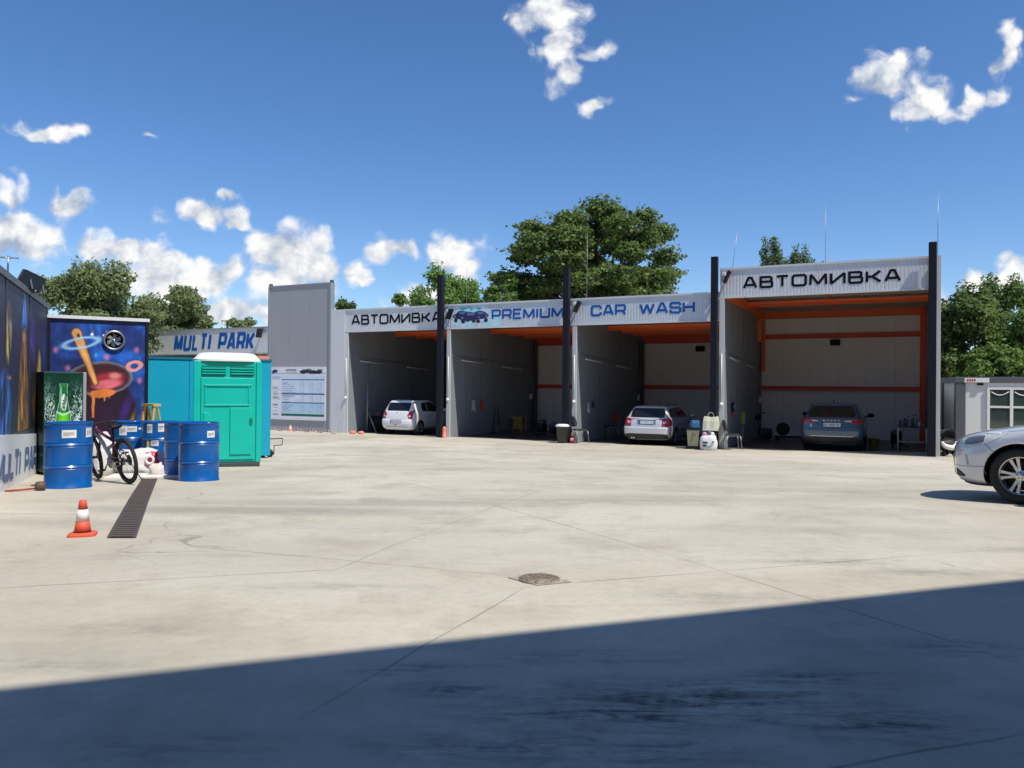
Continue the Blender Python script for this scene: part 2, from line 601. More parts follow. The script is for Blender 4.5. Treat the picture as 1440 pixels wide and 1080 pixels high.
# ================================================================== SETTING
def ground_material():
    mt = bpy.data.materials.new('yard_concrete')
    mt.use_nodes = True
    nt = mt.node_tree
    N, L = nt.nodes, nt.links
    b = N['Principled BSDF']
    tc = N.new('ShaderNodeTexCoord')
    pos = tc.outputs['Object']

    def nz(scale, detail, rough=.6, vec=None, st=None, rot=0.0, dist=0.0):
        n = N.new('ShaderNodeTexNoise')
        n.inputs['Scale'].default_value = scale
        n.inputs['Detail'].default_value = detail
        n.inputs['Roughness'].default_value = rough
        n.inputs['Distortion'].default_value = dist
        src = vec or pos
        if st:
            mp = N.new('ShaderNodeMapping')
            mp.inputs['Scale'].default_value = st
            mp.inputs['Rotation'].default_value = (0, 0, rot)
            L.new(src, mp.inputs[0])
            src = mp.outputs[0]
        L.new(src, n.inputs['Vector'])
        return n.outputs['Fac']

    def ma(op, a, b_=None, c=None, cl=False):
        n = N.new('ShaderNodeMath')
        n.operation = op
        n.use_clamp = cl
        for i, v in enumerate((a, b_, c)):
            if v is None: continue
            if isinstance(v, (int, float)): n.inputs[i].default_value = v
            else: L.new(v, n.inputs[i])
        return n.outputs[0]

    def ramp(v, a, b_, lo=0.0, hi=1.0):
        n = N.new('ShaderNodeMapRange')
        n.interpolation_type = 'SMOOTHSTEP'
        n.inputs['From Min'].default_value = a
        n.inputs['From Max'].default_value = b_
        n.inputs['To Min'].default_value = lo
        n.inputs['To Max'].default_value = hi
        L.new(v, n.inputs['Value'])
        return n.outputs[0]

    def mix(f, A, B):
        n = N.new('ShaderNodeMix')
        n.data_type = 'RGBA'
        L.new(f, n.inputs['Factor'])
        for k, v in (('A', A), ('B', B)):
            if isinstance(v, tuple): n.inputs[k].default_value = v + (1,)
            else: L.new(v, n.inputs[k])
        return n.outputs['Result']
    big = nz(.16, 5, .6, dist=.6)
    mid = nz(.9, 7, .68)
    fine = nz(14, 6, .7)
    grit = nz(130, 3, .7)
    c = mix(ramp(big, .36, .66), (.455, .415, .33), (.575, .535, .44))
    c = mix(ma('MULTIPLY', ramp(mid, .44, .70), .6), c, (.32, .285, .22))
    c = mix(ma('MULTIPLY', ramp(fine, .42, .72), .22), c, (.27, .25, .21))
    c = mix(ma('MULTIPLY', ramp(grit, .5, .75), .25), c, (.24, .225, .20))
    # long drag marks, the way the cars turn in and out of the bays
    st1 = nz(1.0, 5, .6, st=(.10, 1.1, 1), rot=R(8), dist=.5)
    c = mix(ma('MULTIPLY', ramp(st1, .56, .74), .42), c, (.27, .245, .20))
    st2 = nz(1.0, 6, .65, st=(.22, 2.6, 1), rot=R(-33), dist=.8)
    c = mix(ma('MULTIPLY', ramp(st2, .60, .74), .36), c, (.25, .235, .205))
    pale = nz(.33, 6, .7, dist=1.2)
    c = mix(ma('MULTIPLY', ramp(pale, .57, .70), .4), c, (.58, .55, .49))
    # tyre scuffs: broken ribbed dark patches at set places in the yard
    sep = N.new('ShaderNodeSeparateXYZ')
    L.new(pos, sep.inputs[0])
    spots = [(870, 1000, .75, .25, 1.0), (990, 985, .9, .28, 1.0), (1020, 1000, .6, .2, .8), (1150, 955, .5, .16, .8), (1235, 1020, .5, .2, .9),
             (740, 1050, .8, .2, .7), (640, 970, .35, .12, .8), (590, 940, .4, .12, .6), (1015, 965, .5, .12, .9), (850, 925, .6, .14, .5), (920, 1060, .5, .2, .7), (250, 1050, .5, .15, .5),
             (1170, 790, .8, .12, .5), (1310, 805, .6, .12, .5), (480, 825, .6, .12, .35), (1010, 840, .7, .15, .35), (70, 935, .45, .12, .4), (780, 705, 3.0, .35, .45), (1080, 690, 3.0, .4, .35), (420, 720, 2.2, .4, .4), (1350, 910, .8, .2, .5), (170, 885, .8, .12, .3)]
    sc = None
    for (px, py, a, b2, w) in spots:
        g = gp(px, py)
        v = N.new('ShaderNodeVectorMath'); v.operation = 'SUBTRACT'
        L.new(pos, v.inputs[0]); v.inputs[1].default_value = (g.x, g.y, 0)
        mp = N.new('ShaderNodeMapping'); mp.vector_type = 'VECTOR'
        mp.inputs['Rotation'].default_value = (0, 0, R(-14 + 9 * math.sin(px)))
        mp.inputs['Scale'].default_value = (1 / a, 1 / b2, 0)
        L.new(v.outputs[0], mp.inputs[0])
        ln = N.new('ShaderNodeVectorMath'); ln.operation = 'LENGTH'
        L.new(mp.outputs[0], ln.inputs[0])
        e = ma('MULTIPLY', ma('SUBTRACT', 1.15, ln.outputs['Value'], cl=True), w)
        sc = e if sc is None else ma('MAXIMUM', sc, e)
    wv = N.new('ShaderNodeTexWave')
    wv.inputs['Scale'].default_value = 4.2
    wv.inputs['Distortion'].default_value = 5.5
    wv.inputs['Detail'].default_value = 3
    mpw = N.new('ShaderNodeMapping'); mpw.inputs['Rotation'].default_value = (0, 0, R(20))
    L.new(pos, mpw.inputs[0]); L.new(mpw.outputs[0], wv.inputs['Vector'])
    brk = nz(4.5, 8, .8, st=(.7, 3.0, 1), rot=R(-14), dist=.6)
    s1 = ma('MULTIPLY', ramp(brk, .36, .66), ma('MULTIPLY_ADD', wv.outputs['Fac'], .16, .75))
    c = mix(ma('MULTIPLY', ma('MULTIPLY', sc, s1), 1.3, cl=True), c, (.085, .078, .068))
    # sawn joints between the slabs, where the photograph shows them
    wj = N.new('ShaderNodeTexNoise'); wj.inputs['Scale'].default_value = 1.3; wj.inputs['Detail'].default_value = 4
    L.new(pos, wj.inputs['Vector'])
    pj = N.new('ShaderNodeVectorMath'); pj.operation = 'MULTIPLY_ADD'
    L.new(wj.outputs['Color'], pj.inputs[0]); pj.inputs[1].default_value = (.05, .05, 0); L.new(pos, pj.inputs[2])
    jl = None
    for (ax_, ay_, bx_, by_, wd) in ((0, 827, 470, 801, .010), (275, 769, 745, 812, .010), (735, 828, 440, 1000, .007), (560, 676, 1440, 935, .009), (1100, 1094, 1440, 1030, .008), (800, 820, 1440, 770, .008), (470, 801, 760, 690, .008)):
        A_, B_ = gp(ax_, ay_), gp(bx_, min(by_, 1079) if by_ < 1080 else by_)
        d_ = Vector((B_.x - A_.x, B_.y - A_.y, 0)); ln_ = d_.length; d_.normalize()
        v = N.new('ShaderNodeVectorMath'); v.operation = 'SUBTRACT'
        L.new(pj.outputs[0], v.inputs[0]); v.inputs[1].default_value = (A_.x + .025, A_.y + .025, 0)
        t1 = N.new('ShaderNodeVectorMath'); t1.operation = 'DOT_PRODUCT'; L.new(v.outputs[0], t1.inputs[0]); t1.inputs[1].default_value = (d_.x, d_.y, 0)
        t2 = N.new('ShaderNodeVectorMath'); t2.operation = 'DOT_PRODUCT'; L.new(v.outputs[0], t2.inputs[0]); t2.inputs[1].default_value = (-d_.y, d_.x, 0)
        along = ma('ABSOLUTE', ma('SUBTRACT', t1.outputs['Value'], ln_ / 2))
        inside = ramp(along, ln_ / 2 - .2, ln_ / 2 + .2, 1, 0)
        j = ma('MULTIPLY', ramp(ma('ABSOLUTE', t2.outputs['Value']), wd * .5, wd * 1.5, 1, 0), inside)
        jl = j if jl is None else ma('MAXIMUM', jl, j)
    c = mix(ma('MULTIPLY', jl, ramp(nz(1.1, 4), .3, .7, .15, .6)), c, (.11, .10, .085))
    # broad soft grey stains
    so = None
    for (px, py, a, b2, w) in ((330, 717, 2.6, .42, .9), (520, 708, 3.2, .40, .7), (60, 735, 1.6, .35, .5), (900, 700, 4, .5, .5), (1160, 745, 2.0, .3, .45), (640, 745, 1.4, .25, .3), (120, 930, .9, .3, .35), (1310, 700, 2.5, .5, .4)):
        g = gp(px, py)
        v = N.new('ShaderNodeVectorMath'); v.operation = 'SUBTRACT'
        L.new(pos, v.inputs[0]); v.inputs[1].default_value = (g.x, g.y, 0)
        mp = N.new('ShaderNodeMapping'); mp.vector_type = 'VECTOR'
        mp.inputs['Rotation'].default_value = (0, 0, R(6))
        mp.inputs['Scale'].default_value = (1 / a, 1 / b2, 0)
        L.new(v.outputs[0], mp.inputs[0])
        ln = N.new('ShaderNodeVectorMath'); ln.operation = 'LENGTH'
        L.new(mp.outputs[0], ln.inputs[0])
        e = ma('MULTIPLY', ramp(ma('ADD', ln.outputs['Value'], ma('MULTIPLY', mid, .6)), .5, 1.4, 1, 0), w)
        so = e if so is None else ma('MAXIMUM', so, e)
    c = mix(ma('MULTIPLY', so, .62), c, (.27, .255, .215))
    # hairline cracks
    vo = N.new('ShaderNodeTexVoronoi'); vo.feature = 'DISTANCE_TO_EDGE'; vo.inputs['Scale'].default_value = .23
    wn = N.new('ShaderNodeTexNoise'); wn.inputs['Scale'].default_value = .8; wn.inputs['Detail'].default_value = 6
    L.new(pos, wn.inputs['Vector'])
    va = N.new('ShaderNodeVectorMath'); va.operation = 'MULTIPLY_ADD'
    L.new(wn.outputs['Color'], va.inputs[0]); va.inputs[1].default_value = (1.6, 1.6, 0); L.new(pos, va.inputs[2])
    L.new(va.outputs[0], vo.inputs['Vector'])
    cr = ma('MULTIPLY', ramp(vo.outputs['Distance'], .0006, .0022, 1, 0), ramp(nz(.4, 3), .5, .62))
    c = mix(ma('MULTIPLY', cr, .5), c, (.14, .13, .11))
    L.new(c, b.inputs['Base Color'])
    b.inputs['Specular IOR Level'].default_value = .35
    L.new(ramp(mid, .3, .8, .72, .92), b.inputs['Roughness'])
    bp = N.new('ShaderNodeBump'); bp.inputs['Strength'].default_value = .25; bp.inputs['Distance'].default_value = .01
    L.new(ma('ADD', ma('MULTIPLY', fine, .6), ma('ADD', ma('MULTIPLY', grit, .25), ma('MULTIPLY', jl, -1.0))), bp.inputs['Height'])
    L.new(bp.outputs[0], b.inputs['Normal'])
    return mt

def build_ground():
    ys = [-1500, -400, -100, -40, -15, -5, 0, 2, 4, 5, 6, 7, 8, 9, 10, 11, 12, 13, 14, 15, 16, 17, 18, 19, 20, 21, 22, 23, 24, 26, 30, 40, 60, 120, 400, 1500, 3000]
    xs = [-2500, -600, -150, -50, -20, -10, -5, 0, 5, 10, 20, 50, 150, 600, 2500]
    vs = [(x, y, gz(x, y)) for y in ys for x in xs]
    nx = len(xs)
    fs = [(j * nx + i, j * nx + i + 1, (j + 1) * nx + i + 1, (j + 1) * nx + i) for j in range(len(ys) - 1) for i in range(nx - 1)]
    mb = MB()
    mb.add(vs, fs, 0, True)
    o = mb.build('ground', ground_material(), fix=False)
    tag(o, 'pale worn concrete yard with dark scuffs and fine joints', 'ground', kind='structure')
build_ground()

# common materials
M_post = mat('post_navy', (.010, .012, .020), .6, var=.2, spec=.18)
M_lightpanel = mat('light_panel', (.62, .63, .65), .5, var=.05, scale=3, dirt=((.22, .21, .19), .35), stretch=(1, 1, .3))
M_fascia = mat('fascia_sheet', (.64, .65, .67), .42, metal=0.15, var=.05, scale=2, dirt=((.34, .33, .31), .3), stretch=(1, 1, .25))
M_darkpanel = mat('dark_panel', (.085, .09, .105), .5, var=.07, scale=2, dirt=((.05, .05, .055), .4), stretch=(1, 1, .35))
M_part = mat('partition_panel', (.245, .275, .30), .5, var=.08, scale=2.5, dirt=((.16, .17, .185), .5), stretch=(1, 1, .3))
M_rear = mat('cream_panel', (.86, .81, .74), .5, var=.06, scale=2, dirt=((.68, .63, .57), .4), stretch=(1, 1, .3))
M_orange = mat('orange_steel', (.86, .16, .035), .45, var=.1)
M_red = mat('red_steel', (.74, .075, .03), .45, var=.1)
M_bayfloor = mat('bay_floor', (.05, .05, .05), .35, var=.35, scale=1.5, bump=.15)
M_black = mat('black_plastic', (.012, .012, .014), .55, var=.2, spec=.2)
M_rubber = mat('rubber', (.018, .018, .018), .75, var=.25, scale=20)
M_white = mat('white_plastic', (.78, .78, .76), .4, var=.05)
M_chrome = mat('bright_metal', (.62, .63, .65), .25, metal=1.0, var=.08)
M_steel = mat('grey_steel', (.30, .31, .32), .4, metal=.8, var=.12)
M_lettblack = mat('letter_black', (.009, .009, .011), .7, spec=.12)
M_lettblue = mat('letter_blue', (.012, .10, .36), .65, spec=.15)
M_ceil = mat('ceiling_sheet', (.55, .46, .36), .6, var=.1)

# ------------------------------------------------------------------ the building behind the camera that shades the foreground
def shade_building():
    e = Vector((.934, .356, 0)).normalized()
    a, c = gp(0, 968), gp(1440, 815)
    e = Vector((c.x - a.x, c.y - a.y, 0)).normalized()
    H = 9.0
    k = H / math.tan(SUN_EL)
    sh = Vector((math.cos(SUN_AZ), math.sin(SUN_AZ), 0))
    p = Vector((a.x, a.y, 0)) + sh * k
    p.z = 0
    root = empty('office_building', p, math.atan2(e.y, e.x), 'plain grey office block behind the viewer casting the foreground shade', 'building')
    mw = mat('render_wall', (.14, .14, .14), .8, var=.1, scale=1, bump=.1)
    MB().box(-40, 40, -14, 0, -.5, H - .14).build('wall', mw, root)
    MB().box(-40.2, 40.2, -14.2, 0, H - .14, H).build('roof', M_steel, root)
    mg = mat('dark_glass', (.02, .025, .03), .08, var=.1)
    for i in range(-5, 6):
        for z in (1.0, 5.2):
            f = MB()
            x = i * 6.5
            f.box(x - 1.25, x + 1.25, .002, .05, z, z + .08).box(x - 1.25, x + 1.25, .002, .05, z + 1.92, z + 2.0)
            f.box(x - 1.25, x - 1.17, .002, .05, z + .08, z + 1.92).box(x + 1.17, x + 1.25, .002, .05, z + .08, z + 1.92)
            w = f.build('window_frame', M_white, root)
            MB().box(x - 1.17, x + 1.17, .003, .02, z + .08, z + 1.92).build('pane', mg, w)
shade_building()

# ------------------------------------------------------------------ wash hall
def corrugated(mb, x0, x1, z0, z1, y, pitch=.1, d=.005):
    """ribbed sheet facing -y between x0 and x1"""
    n = max(1, int(round((x1 - x0) / pitch)))
    p = (x1 - x0) / n
    pr = []
    for i in range(n):
        x = x0 + i * p
        pr += [(x, y), (x + p * .62, y), (x + p * .70, y + d), (x + p * .92, y + d)]
    pr.append((x1, y))
    vs = [(x, yy, z0) for x, yy in pr] + [(x, yy, z1) for x, yy in pr]
    k = len(pr)
    mb.add(vs, [(i, i + 1, k + i + 1, k + i) for i in range(k - 1)])

def vnoise(U, V, fx, fy, seed):
    rs = np.random.RandomState(seed)
    g = rs.rand(int(fy) + 3, int(fx) + 3)
    x, y = U * fx, V * fy
    i, j = np.floor(x).astype(int), np.floor(y).astype(int)
    a, b = x - i, y - j
    a, b = a * a * (3 - 2 * a), b * b * (3 - 2 * b)
    i, j = np.clip(i, 0, g.shape[1] - 2), np.clip(j, 0, g.shape[0] - 2)
    return g[j, i] * (1 - a) * (1 - b) + g[j, i + 1] * a * (1 - b) + g[j + 1, i] * (1 - a) * b + g[j + 1, i + 1] * a * b

def fbm(U, V, fx, fy, seed):
    return sum(vnoise(U, V, fx * 2 ** k, fy * 2 ** k, seed + k) * .5 ** k for k in range(4)) / 1.875

def splash_art(U, V):
    """dark blue and violet cars in a ragged spray of white and turquoise water over painted rib shade"""
    rs = np.random.RandomState(5)
    n = fbm(U, V, 9, 5, 3)
    base = np.array((.77, .795, .825)) * (1 - .10 * ((U * 19.8) % 1 > .7))[..., None]  # darker bars paint the shade of ribs into the flat print
    h = base.copy()
    def blob(cx, cy, rx, ry, col, soft=.35, a=1.0):
        nonlocal h
        d = np.sqrt(((U - cx) / rx) ** 2 + ((V - cy) / ry) ** 2) + (n - .5) * .7
        w = np.clip((1 - d) / soft, 0, 1)[..., None] * a
        h = h * (1 - w) + np.array(col) * w
    env = lambda x: 1.0 - .7 * max(0, x - .6) / .4
    for _ in range(120):
        x = .0 + 1.0 * rs.rand()
        blob(x, .06 + rs.rand() * env(x) * .85, .03 + .06 * rs.rand(), .05 + .12 * rs.rand(), (.60 + .25 * rs.rand(), .88, .94), .5, .9)
    for _ in range(16):
        blob(.1 + rs.rand() * .5, .65 + .28 * rs.rand(), .04, .05, (.20, .68, .76), .5, .75)
    for _ in range(30):
        blob(rs.rand() * .8, .1 + .8 * rs.rand(), .012, .03, (.93, .98, 1), .5, .8)
    for cx, cy, w, c in ((.22, .50, .20, (.12, .12, .30)), (.58, .47, .20, (.17, .14, .36)), (.40, .43, .25, (.14, .11, .33))):
        blob(cx, cy, w, .15, c, .2)
        blob(cx, cy + .12, w * .62, .14, c, .2)
        blob(cx + w * .05, cy + .16, w * .42, .07, (.34, .44, .62), .4)
        for sx in (-.6, .6):
            blob(cx + w * sx, cy - .16, .045, .11, (.05, .05, .15), .3)
            blob(cx + w * sx * 1.1, cy + .01, .02, .035, (.75, .75, .92), .5)
        blob(cx, cy - .05, w * .3, .04, (.07, .07, .2), .5)
    fade = np.clip(np.minimum(np.minimum(U, 1 - U) * 40, np.minimum(V, 1 - V) * 22) + (n - .5) * .4, 0, 1)[..., None]
    return h * fade + base * (1 - fade)

def wash_hall():
    root = empty('car_wash_hall', BO, BROT, 'long grey hall of four open wash bays with navy posts and lettered fascias', 'car wash')
    D = 7.7
    posts = [0.0, -6.0, -11.0, -16.05]
    walls = [.10, -5.87, -10.84, -15.88, -20.64]          # left face of each partition
    LOW, HIGH = 4.95, 5.68
    for x in posts:
        MB().box(x - .1, x + .1, -.34, -.14, -.02, 6.02).build('post', M_post, root, bevel=.008)
    # partitions (panel walls from front to back)
    for i, x in enumerate(walls):
        top = HIGH - .02 if i < 2 else LOW - .02
        if i == 0:
            MB().box(x, x + .1, -.10, D, -.02, top).build('partition_wall', M_part, root)
        else:
            p = MB().box(x, x + .13, 0.0, D - .02, -.02, top - (0 if i == 1 else .0)).build('partition_wall', M_part, root)
        # light steel trim on the front edge of the wall
        MB().box(x - .012, x + .142 if i else x + .112, -.118 if i == 0 else -.045, -.101 if i == 0 else -.001, -.02, (top if i == 0 else (4.75 if i == 1 else 4.0)) - .002).build('edge_trim', M_lightpanel, root)
        mb = MB()
        for k in range(1, 7):
            yk = k * 1.15
            mb.box(x + .13, x + .1325, yk, yk + .012, 0, top - .8)
        if i:
            mb.build('panel_joint', M_darkpanel, root)
    # left end panel between the tall sign wall and the first bay
    MB().box(-21.36, -20.655, -.06, .08, -.02, LOW - .004).build('end_panel', M_lightpanel, root)
    # rear wall, roof, floors
    MB().box(-5.74, .10, D, D + .1, -.02, HIGH - .35).build('rear_wall', M_rear, root)
    MB().box(-20.64, -5.745, D, D + .1, -.02, LOW - .35).build('rear_wall', M_rear, root)
    j = MB()
    for k in range(1, 21):
        x = .1 - k * 1.0
        j.box(x, x + .01, D - .0025, D + .0, 0, 3.8 if x < -5.8 else 4.6)
    j.build('panel_joint', M_ceil, root)
    MB().box(-5.87, .2, .05, D + .25, HIGH - .62, HIGH - .5).build('roof', M_ceil, root)
    MB().box(-20.9, -5.88, .05, D + .25, LOW - .62, LOW - .5).build('roof', M_ceil, root)
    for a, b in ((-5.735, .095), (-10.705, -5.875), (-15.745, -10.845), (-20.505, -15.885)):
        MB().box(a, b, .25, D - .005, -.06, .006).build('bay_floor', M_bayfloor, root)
    # fascias
    def fascia(x0, x1, z0, z1, m=None):
        mb = MB()
        corrugated(mb, x0, x1, z0 + .05, z1 - .06, -.02)
        mb.box(x0, x1, -.002, .05, z0, z1 - .061)
        f = mb.build('fascia', m or M_fascia, root, fix=False)
        MB().box(x0, x1, -.05, .07, z1 - .06, z1).build('top_trim', M_fascia, f)
        MB().box(x0, x1, -.04, -.003, z0, z0 + .05).build('bottom_trim', M_lightpanel, f)
        return f
    M_tint = mat('fascia_tint', (.56, .61, .67), .42, metal=0.1, var=.05, scale=2, dirt=((.45, .47, .50), .3), stretch=(1, 1, .25))
    f1 = fascia(-20.64, -16.06, LOW - .93, LOW)
    f2 = fascia(-16.055, -11.005, LOW - .93, LOW, M_tint)
    f3 = fascia(-11.0, -5.875, LOW - .93, LOW, M_tint)
    f4 = fascia(-5.87, .10, HIGH - .95, HIGH)
    ox = ((0, -.0205, 0), (1, 0, 0), (0, 0, 1), (0, -1, 0))
    lettering('lettering', 'АВТОМИВКА', -20.36, -16.15, 4.50, .40, .074, *ox, M_lettblack, f1, gap=.34)
    lettering('lettering', 'PREMIUM', -14.02, -11.20, 4.50, .38, .074, *ox, M_lettblue, f2, gap=.36)
    lettering('lettering', 'CAR', -10.20, -8.95, 4.50, .38, .074, *ox, M_lettblue, f3, gap=.34)
    lettering('lettering', 'WASH', -8.50, -6.66, 4.50, .38, .074, *ox, M_lettblue, f3, gap=.34)
    lettering('lettering', 'АВТОМИВКА', -5.18, -.78, 5.18, .38, .074, *ox, M_lettblack, f4, gap=.36)
    artwork('printed_picture', 2.12, .82, 116, 48, splash_art, f2, (-15.74, -.024, LOW - .88), (1, 0, 0), (0, 0, 1), paint_mat('print_gloss', .35))
    # steel under the roofs
    def beam(x0, x1, y0, y1, z0, z1, m=M_orange, name='roof_beam'):
        mb = MB()
        ym = (y0 + y1) / 2
        mb.box(x0, x1, y0, y1, z0, z0 + .025).box(x0, x1, ym - .012, ym + .012, z0 + .025, z1 - .025).box(x0, x1, y0, y1, z1 - .025, z1)
        return mb.build(name, m, root)
    for y, z in ((.22, 4.90), (3.6, 4.80)):
        beam(-5.73, .09, y, y + .16, z, z + .17)
    beam(-5.73, .09, D - .2, D - .05, 4.70, 4.98)
    beam(-5.73, .09, D - .18, D - .01, 3.90, 4.06, M_red, 'girt')
    beam(-5.73, .09, D - .18, D - .01, 1.86, 2.02, M_red, 'girt')
    MB().box(-.10, .09, D - .42, D - .2, 0, 4.9).build('column', M_red, root)
    MB().box(-5.735, -5.58, D - .42, D - .2, 2.6, 4.9).build('column', M_orange, root)
    for a, b in ((-20.50, -15.89), (-15.74, -10.85), (-10.70, -5.88)):
        for y, z in ((.22, 4.14), (3.1, 4.06), (4.7, 4.06), (6.2, 4.06)):  # inner beams added so the ceiling looks lit orange
            beam(a, b, y, y + .16, z, z + .18)
        beam(a, b, D - .22, D - .05, 3.80, 4.20, M_red)
        beam(a, b, D - .18, D - .01, 1.86, 2.02, M_red, 'girt')
        MB().box(a + .003, a + .13, D - .42, D - .23, 0, 3.9).build('column', M_darkpanel, root)
    # sloping haunch along the tall bay's left wall
    mb = MB()
    mb.prism([(.25, 5.02), (6.9, 5.02), (6.9, 3.75), (6.6, 3.75), (6.45, 4.55), (5.9, 4.72), (.25, 4.72)], (-5.735, 0, 0), (0, 1, 0), (0, 0, 1), (1, 0, 0), .13)
    mb.build('haunch', M_orange, root)
    MB().box(-3.0, -2.9, .4, 7.0, 5.031, 5.055).build('roof_tie', M_orange, root)
    # lamps along the left wall of every bay, their cable, wall socket and pipe
    for x in (-5.74, -10.71, -15.75, -20.51):
        for y0, y1, z in ((.75, 2.35, 2.86), (4.1, 6.0, 2.70)):
            mb = MB()
            mb.obox((x + .045, (y0 + y1) / 2, z), (.06, y1 - y0, .055), (R(-2.6), 0, 0))
            l = mb.build('wall_lamp', M_white, root, bevel=.012)
            mb2 = MB()
            mb2.tube([(x + .088, y0 + .05, z + .03), (x + .088, y1 - .05, z - .05)], .012, 8)
            mb2.build('lamp_tube', mat('lamp_glass', (.7, .7, .68), .2, var=.02), l)
        MB().tube([(x + .015, .08, 3.06), (x + .015, 2.4, 2.99), (x + .015, 4.6, 2.9), (x + .015, 7.3, 2.78)], .012, 6).build('cable', M_steel, root)
        MB().tube([(x - .066, -.058, 1.42), (x - .066, -.058, 3.0)], .014, 6).build('conduit', M_white, root)
        MB().lathe([(.0, -.06), (.045, -.045), (.06, 0), (.045, .045), (0, .06)], 12, (x - .066, -.085, 1.4)).build('socket', M_white, root)
        MB().tube([(x + .06, 7.15, .3), (x + .06, 7.15, 3.7)], .022, 8).build('pipe', M_steel, root)
        MB().box(x + .002, x + .09, 6.95, 7.08, 1.35, 1.6).build('tap_box', M_white, root)
    for y in (1.3, 4.2, 5.4):
        MB().tube([(-20.49, y, .05), (-20.49, y, 2.95 - .04 * y)], .02, 6).build('pipe', M_steel, root)
    # flood lamps: beside each post at the fascia, and on the rear walls
    for x, z in ((-15.78, 4.55), (-10.72, 4.62), (-5.72, 5.35)):
        mb = MB()
        mb.tube([(x, -.03, z + .16), (x, -.2, z + .14)], .018, 6)
        mb.obox((x - .02, -.1, z + .14), (.10, .16, .12))
        b = mb.build('lamp_bracket', M_white, root)
        MB().obox((x + .10, -.22, z + .02), (.06, .30, .40), (0, R(24), 0)).build('flood_lamp', M_black, b, bevel=.01)
    for x, z in ((-3.0, 3.72), (-8.2, 3.55)):
        MB().obox((x, D - .16, z), (.36, .14, .2), (R(25), 0, 0)).build('flood_lamp', M_black, root, bevel=.015)
    # lightning rods on the roof
    for (x, y, z0, z1, lean) in ((-15.6, .9, 4.4, 6.5, 0), (-10.7, .9, 4.4, 7.4, 0), (-5.65, .4, 5.1, 6.9, .22), (-3.1, 4.0, 5.1, 8.4, 0), (.15, .4, 5.1, 7.5, 0)):
        MB().tube([(x, y, z0), (x + lean, y, z1)], [.012, .006], 6).build('lightning_rod', M_steel, root)
    return root
HALL = wash_hall()

# ------------------------------------------------------------------ tall wall carrying the price board
def sign_wall():
    root = empty('sign_wall', bw(-23, 0), BROT, 'tall dark grey panel wall at the left end of the wash bays', 'wall')
    mb = MB()
    x0, x1 = -1.66, 1.61
    mb.box(x0, x1, -.07, .1, -.02, 6.0)
    mb.build('panel', mat('sign_wall_panel', (.32, .325, .345), .5, var=.05, scale=1.5, dirt=((.26, .26, .275), .3), stretch=(1, 1, .3)), root)
    MB().box(x0 - .04, x1 + .04, -.10, .13, 6.0, 6.07).build('top_trim', M_part, root)
    for x in (x0, x1):
        MB().box(x - .045, x + .045, -.105, .135, -.02, 5.999).build('corner_trim', M_part, root)
        MB().box(x - .05, x + .05, -.05, .08, 6.071, 6.17).build('cap', M_darkpanel, root)
    mb = MB()
    for k in range(1, 3):
        mb.box(x0 + k * 1.09, x0 + k * 1.09 + .006, -.0725, -.07, 0, 6.0)
    mb.build('panel_joint', M_part, root)
sign_wall()

def price_board():
    root = empty('price_board', bw(-23.02, -.112, .45), BROT, 'large white and blue price list board on the tall grey wall', 'sign')
    W, H = 2.92, 2.2
    MB().box(-W / 2, W / 2, 0, .035, 0, H).build('board', mat('board_white', (.72, .73, .75), .4, var=.03), root)
    c = {'w': (.88, .89, .92), 'lb': (.70, .82, .93), 'db': (.15, .30, .50), 'g': (.10, .36, .33), 'tx': (.42, .44, .5)}
    rs = np.random.RandomState(3)
    lines_l = sorted(rs.rand(22) * .78 + .06)
    def art(U, V):
        h = np.zeros(U.shape + (3,)) + np.array(c['w'])
        def rect(u0, u1, v0, v1, col):
            m_ = (U >= u0) & (U <= u1) & (V >= v0) & (V <= v1)
            h[m_] = col
        rect(.2, .985, .07, .84, (.80, .87, .95))
        rect(.2, .985, .12, .31, c['lb'])
        rect(.2, .985, .07, .115, c['g'])
        rect(.2, .985, .12, .15, (.66, .84, .82))
        for v in (.75, .48, .31):
            rect(.2, .985, v, v + .022, c['db'])
        rect(.2, .985, .35, .47, (.84, .88, .95))
        for v in np.arange(.165, .72, .035):
            if min(abs(v - .75), abs(v - .48), abs(v - .31)) < .03: continue
            rect(.22, .22 + .08 + .16 * rs.rand(), v, v + .010, (.5, .55, .66))
            for u in (.58, .74, .89):
                rect(u, u + .045, v, v + .009, (.62, .62, .72))
        for u in (.55, .71, .86):
            rect(u, u + .004, .12, .74, (.62, .68, .78))
        rect(0, 1, .865, .875, (.25, .3, .38))
        for v in lines_l:
            rect(.03, .10 + .08 * rs.rand(), v, v + .012, (.55, .57, .62))
        rect(.02, .175, .76, .83, (.72, .78, .86))
        rect(.27, .47, .935, .96, c['tx'])
        rect(.27, .48, .895, .912, (.55, .57, .62))
        for cx, cy, rx, ry in ((.06, .925, .035, .035), (.095, .92, .025, .03), (.03, .905, .02, .03)):
            m_ = ((U - cx) / rx) ** 2 + ((V - cy) / ry) ** 2 < 1
            h[m_] = (.13, .2, .42)
        for cx, cy, rx, ry, k in ((.60, .91, .07, .032, 0), (.68, .925, .05, .04, 0), (.76, .91, .08, .035, 0), (.86, .905, .09, .03, 0), (.72, .945, .03, .02, 1), (.9, .945, .05, .015, 1), (.62, .948, .04, .012, 2)):
            m_ = ((U - cx) / rx) ** 2 + ((V - cy) / ry) ** 2 < 1
            h[m_] = ((.06, .08, .11), (.3, .42, .40), (.5, .35, .42))[k]
        return h
    artwork('printed_list', W - .02, H - .02, 150, 110, art, root, (-W / 2 + .01, -.004, .01), (1, 0, 0), (0, 0, 1), paint_mat('print_matt', .5))
price_board()

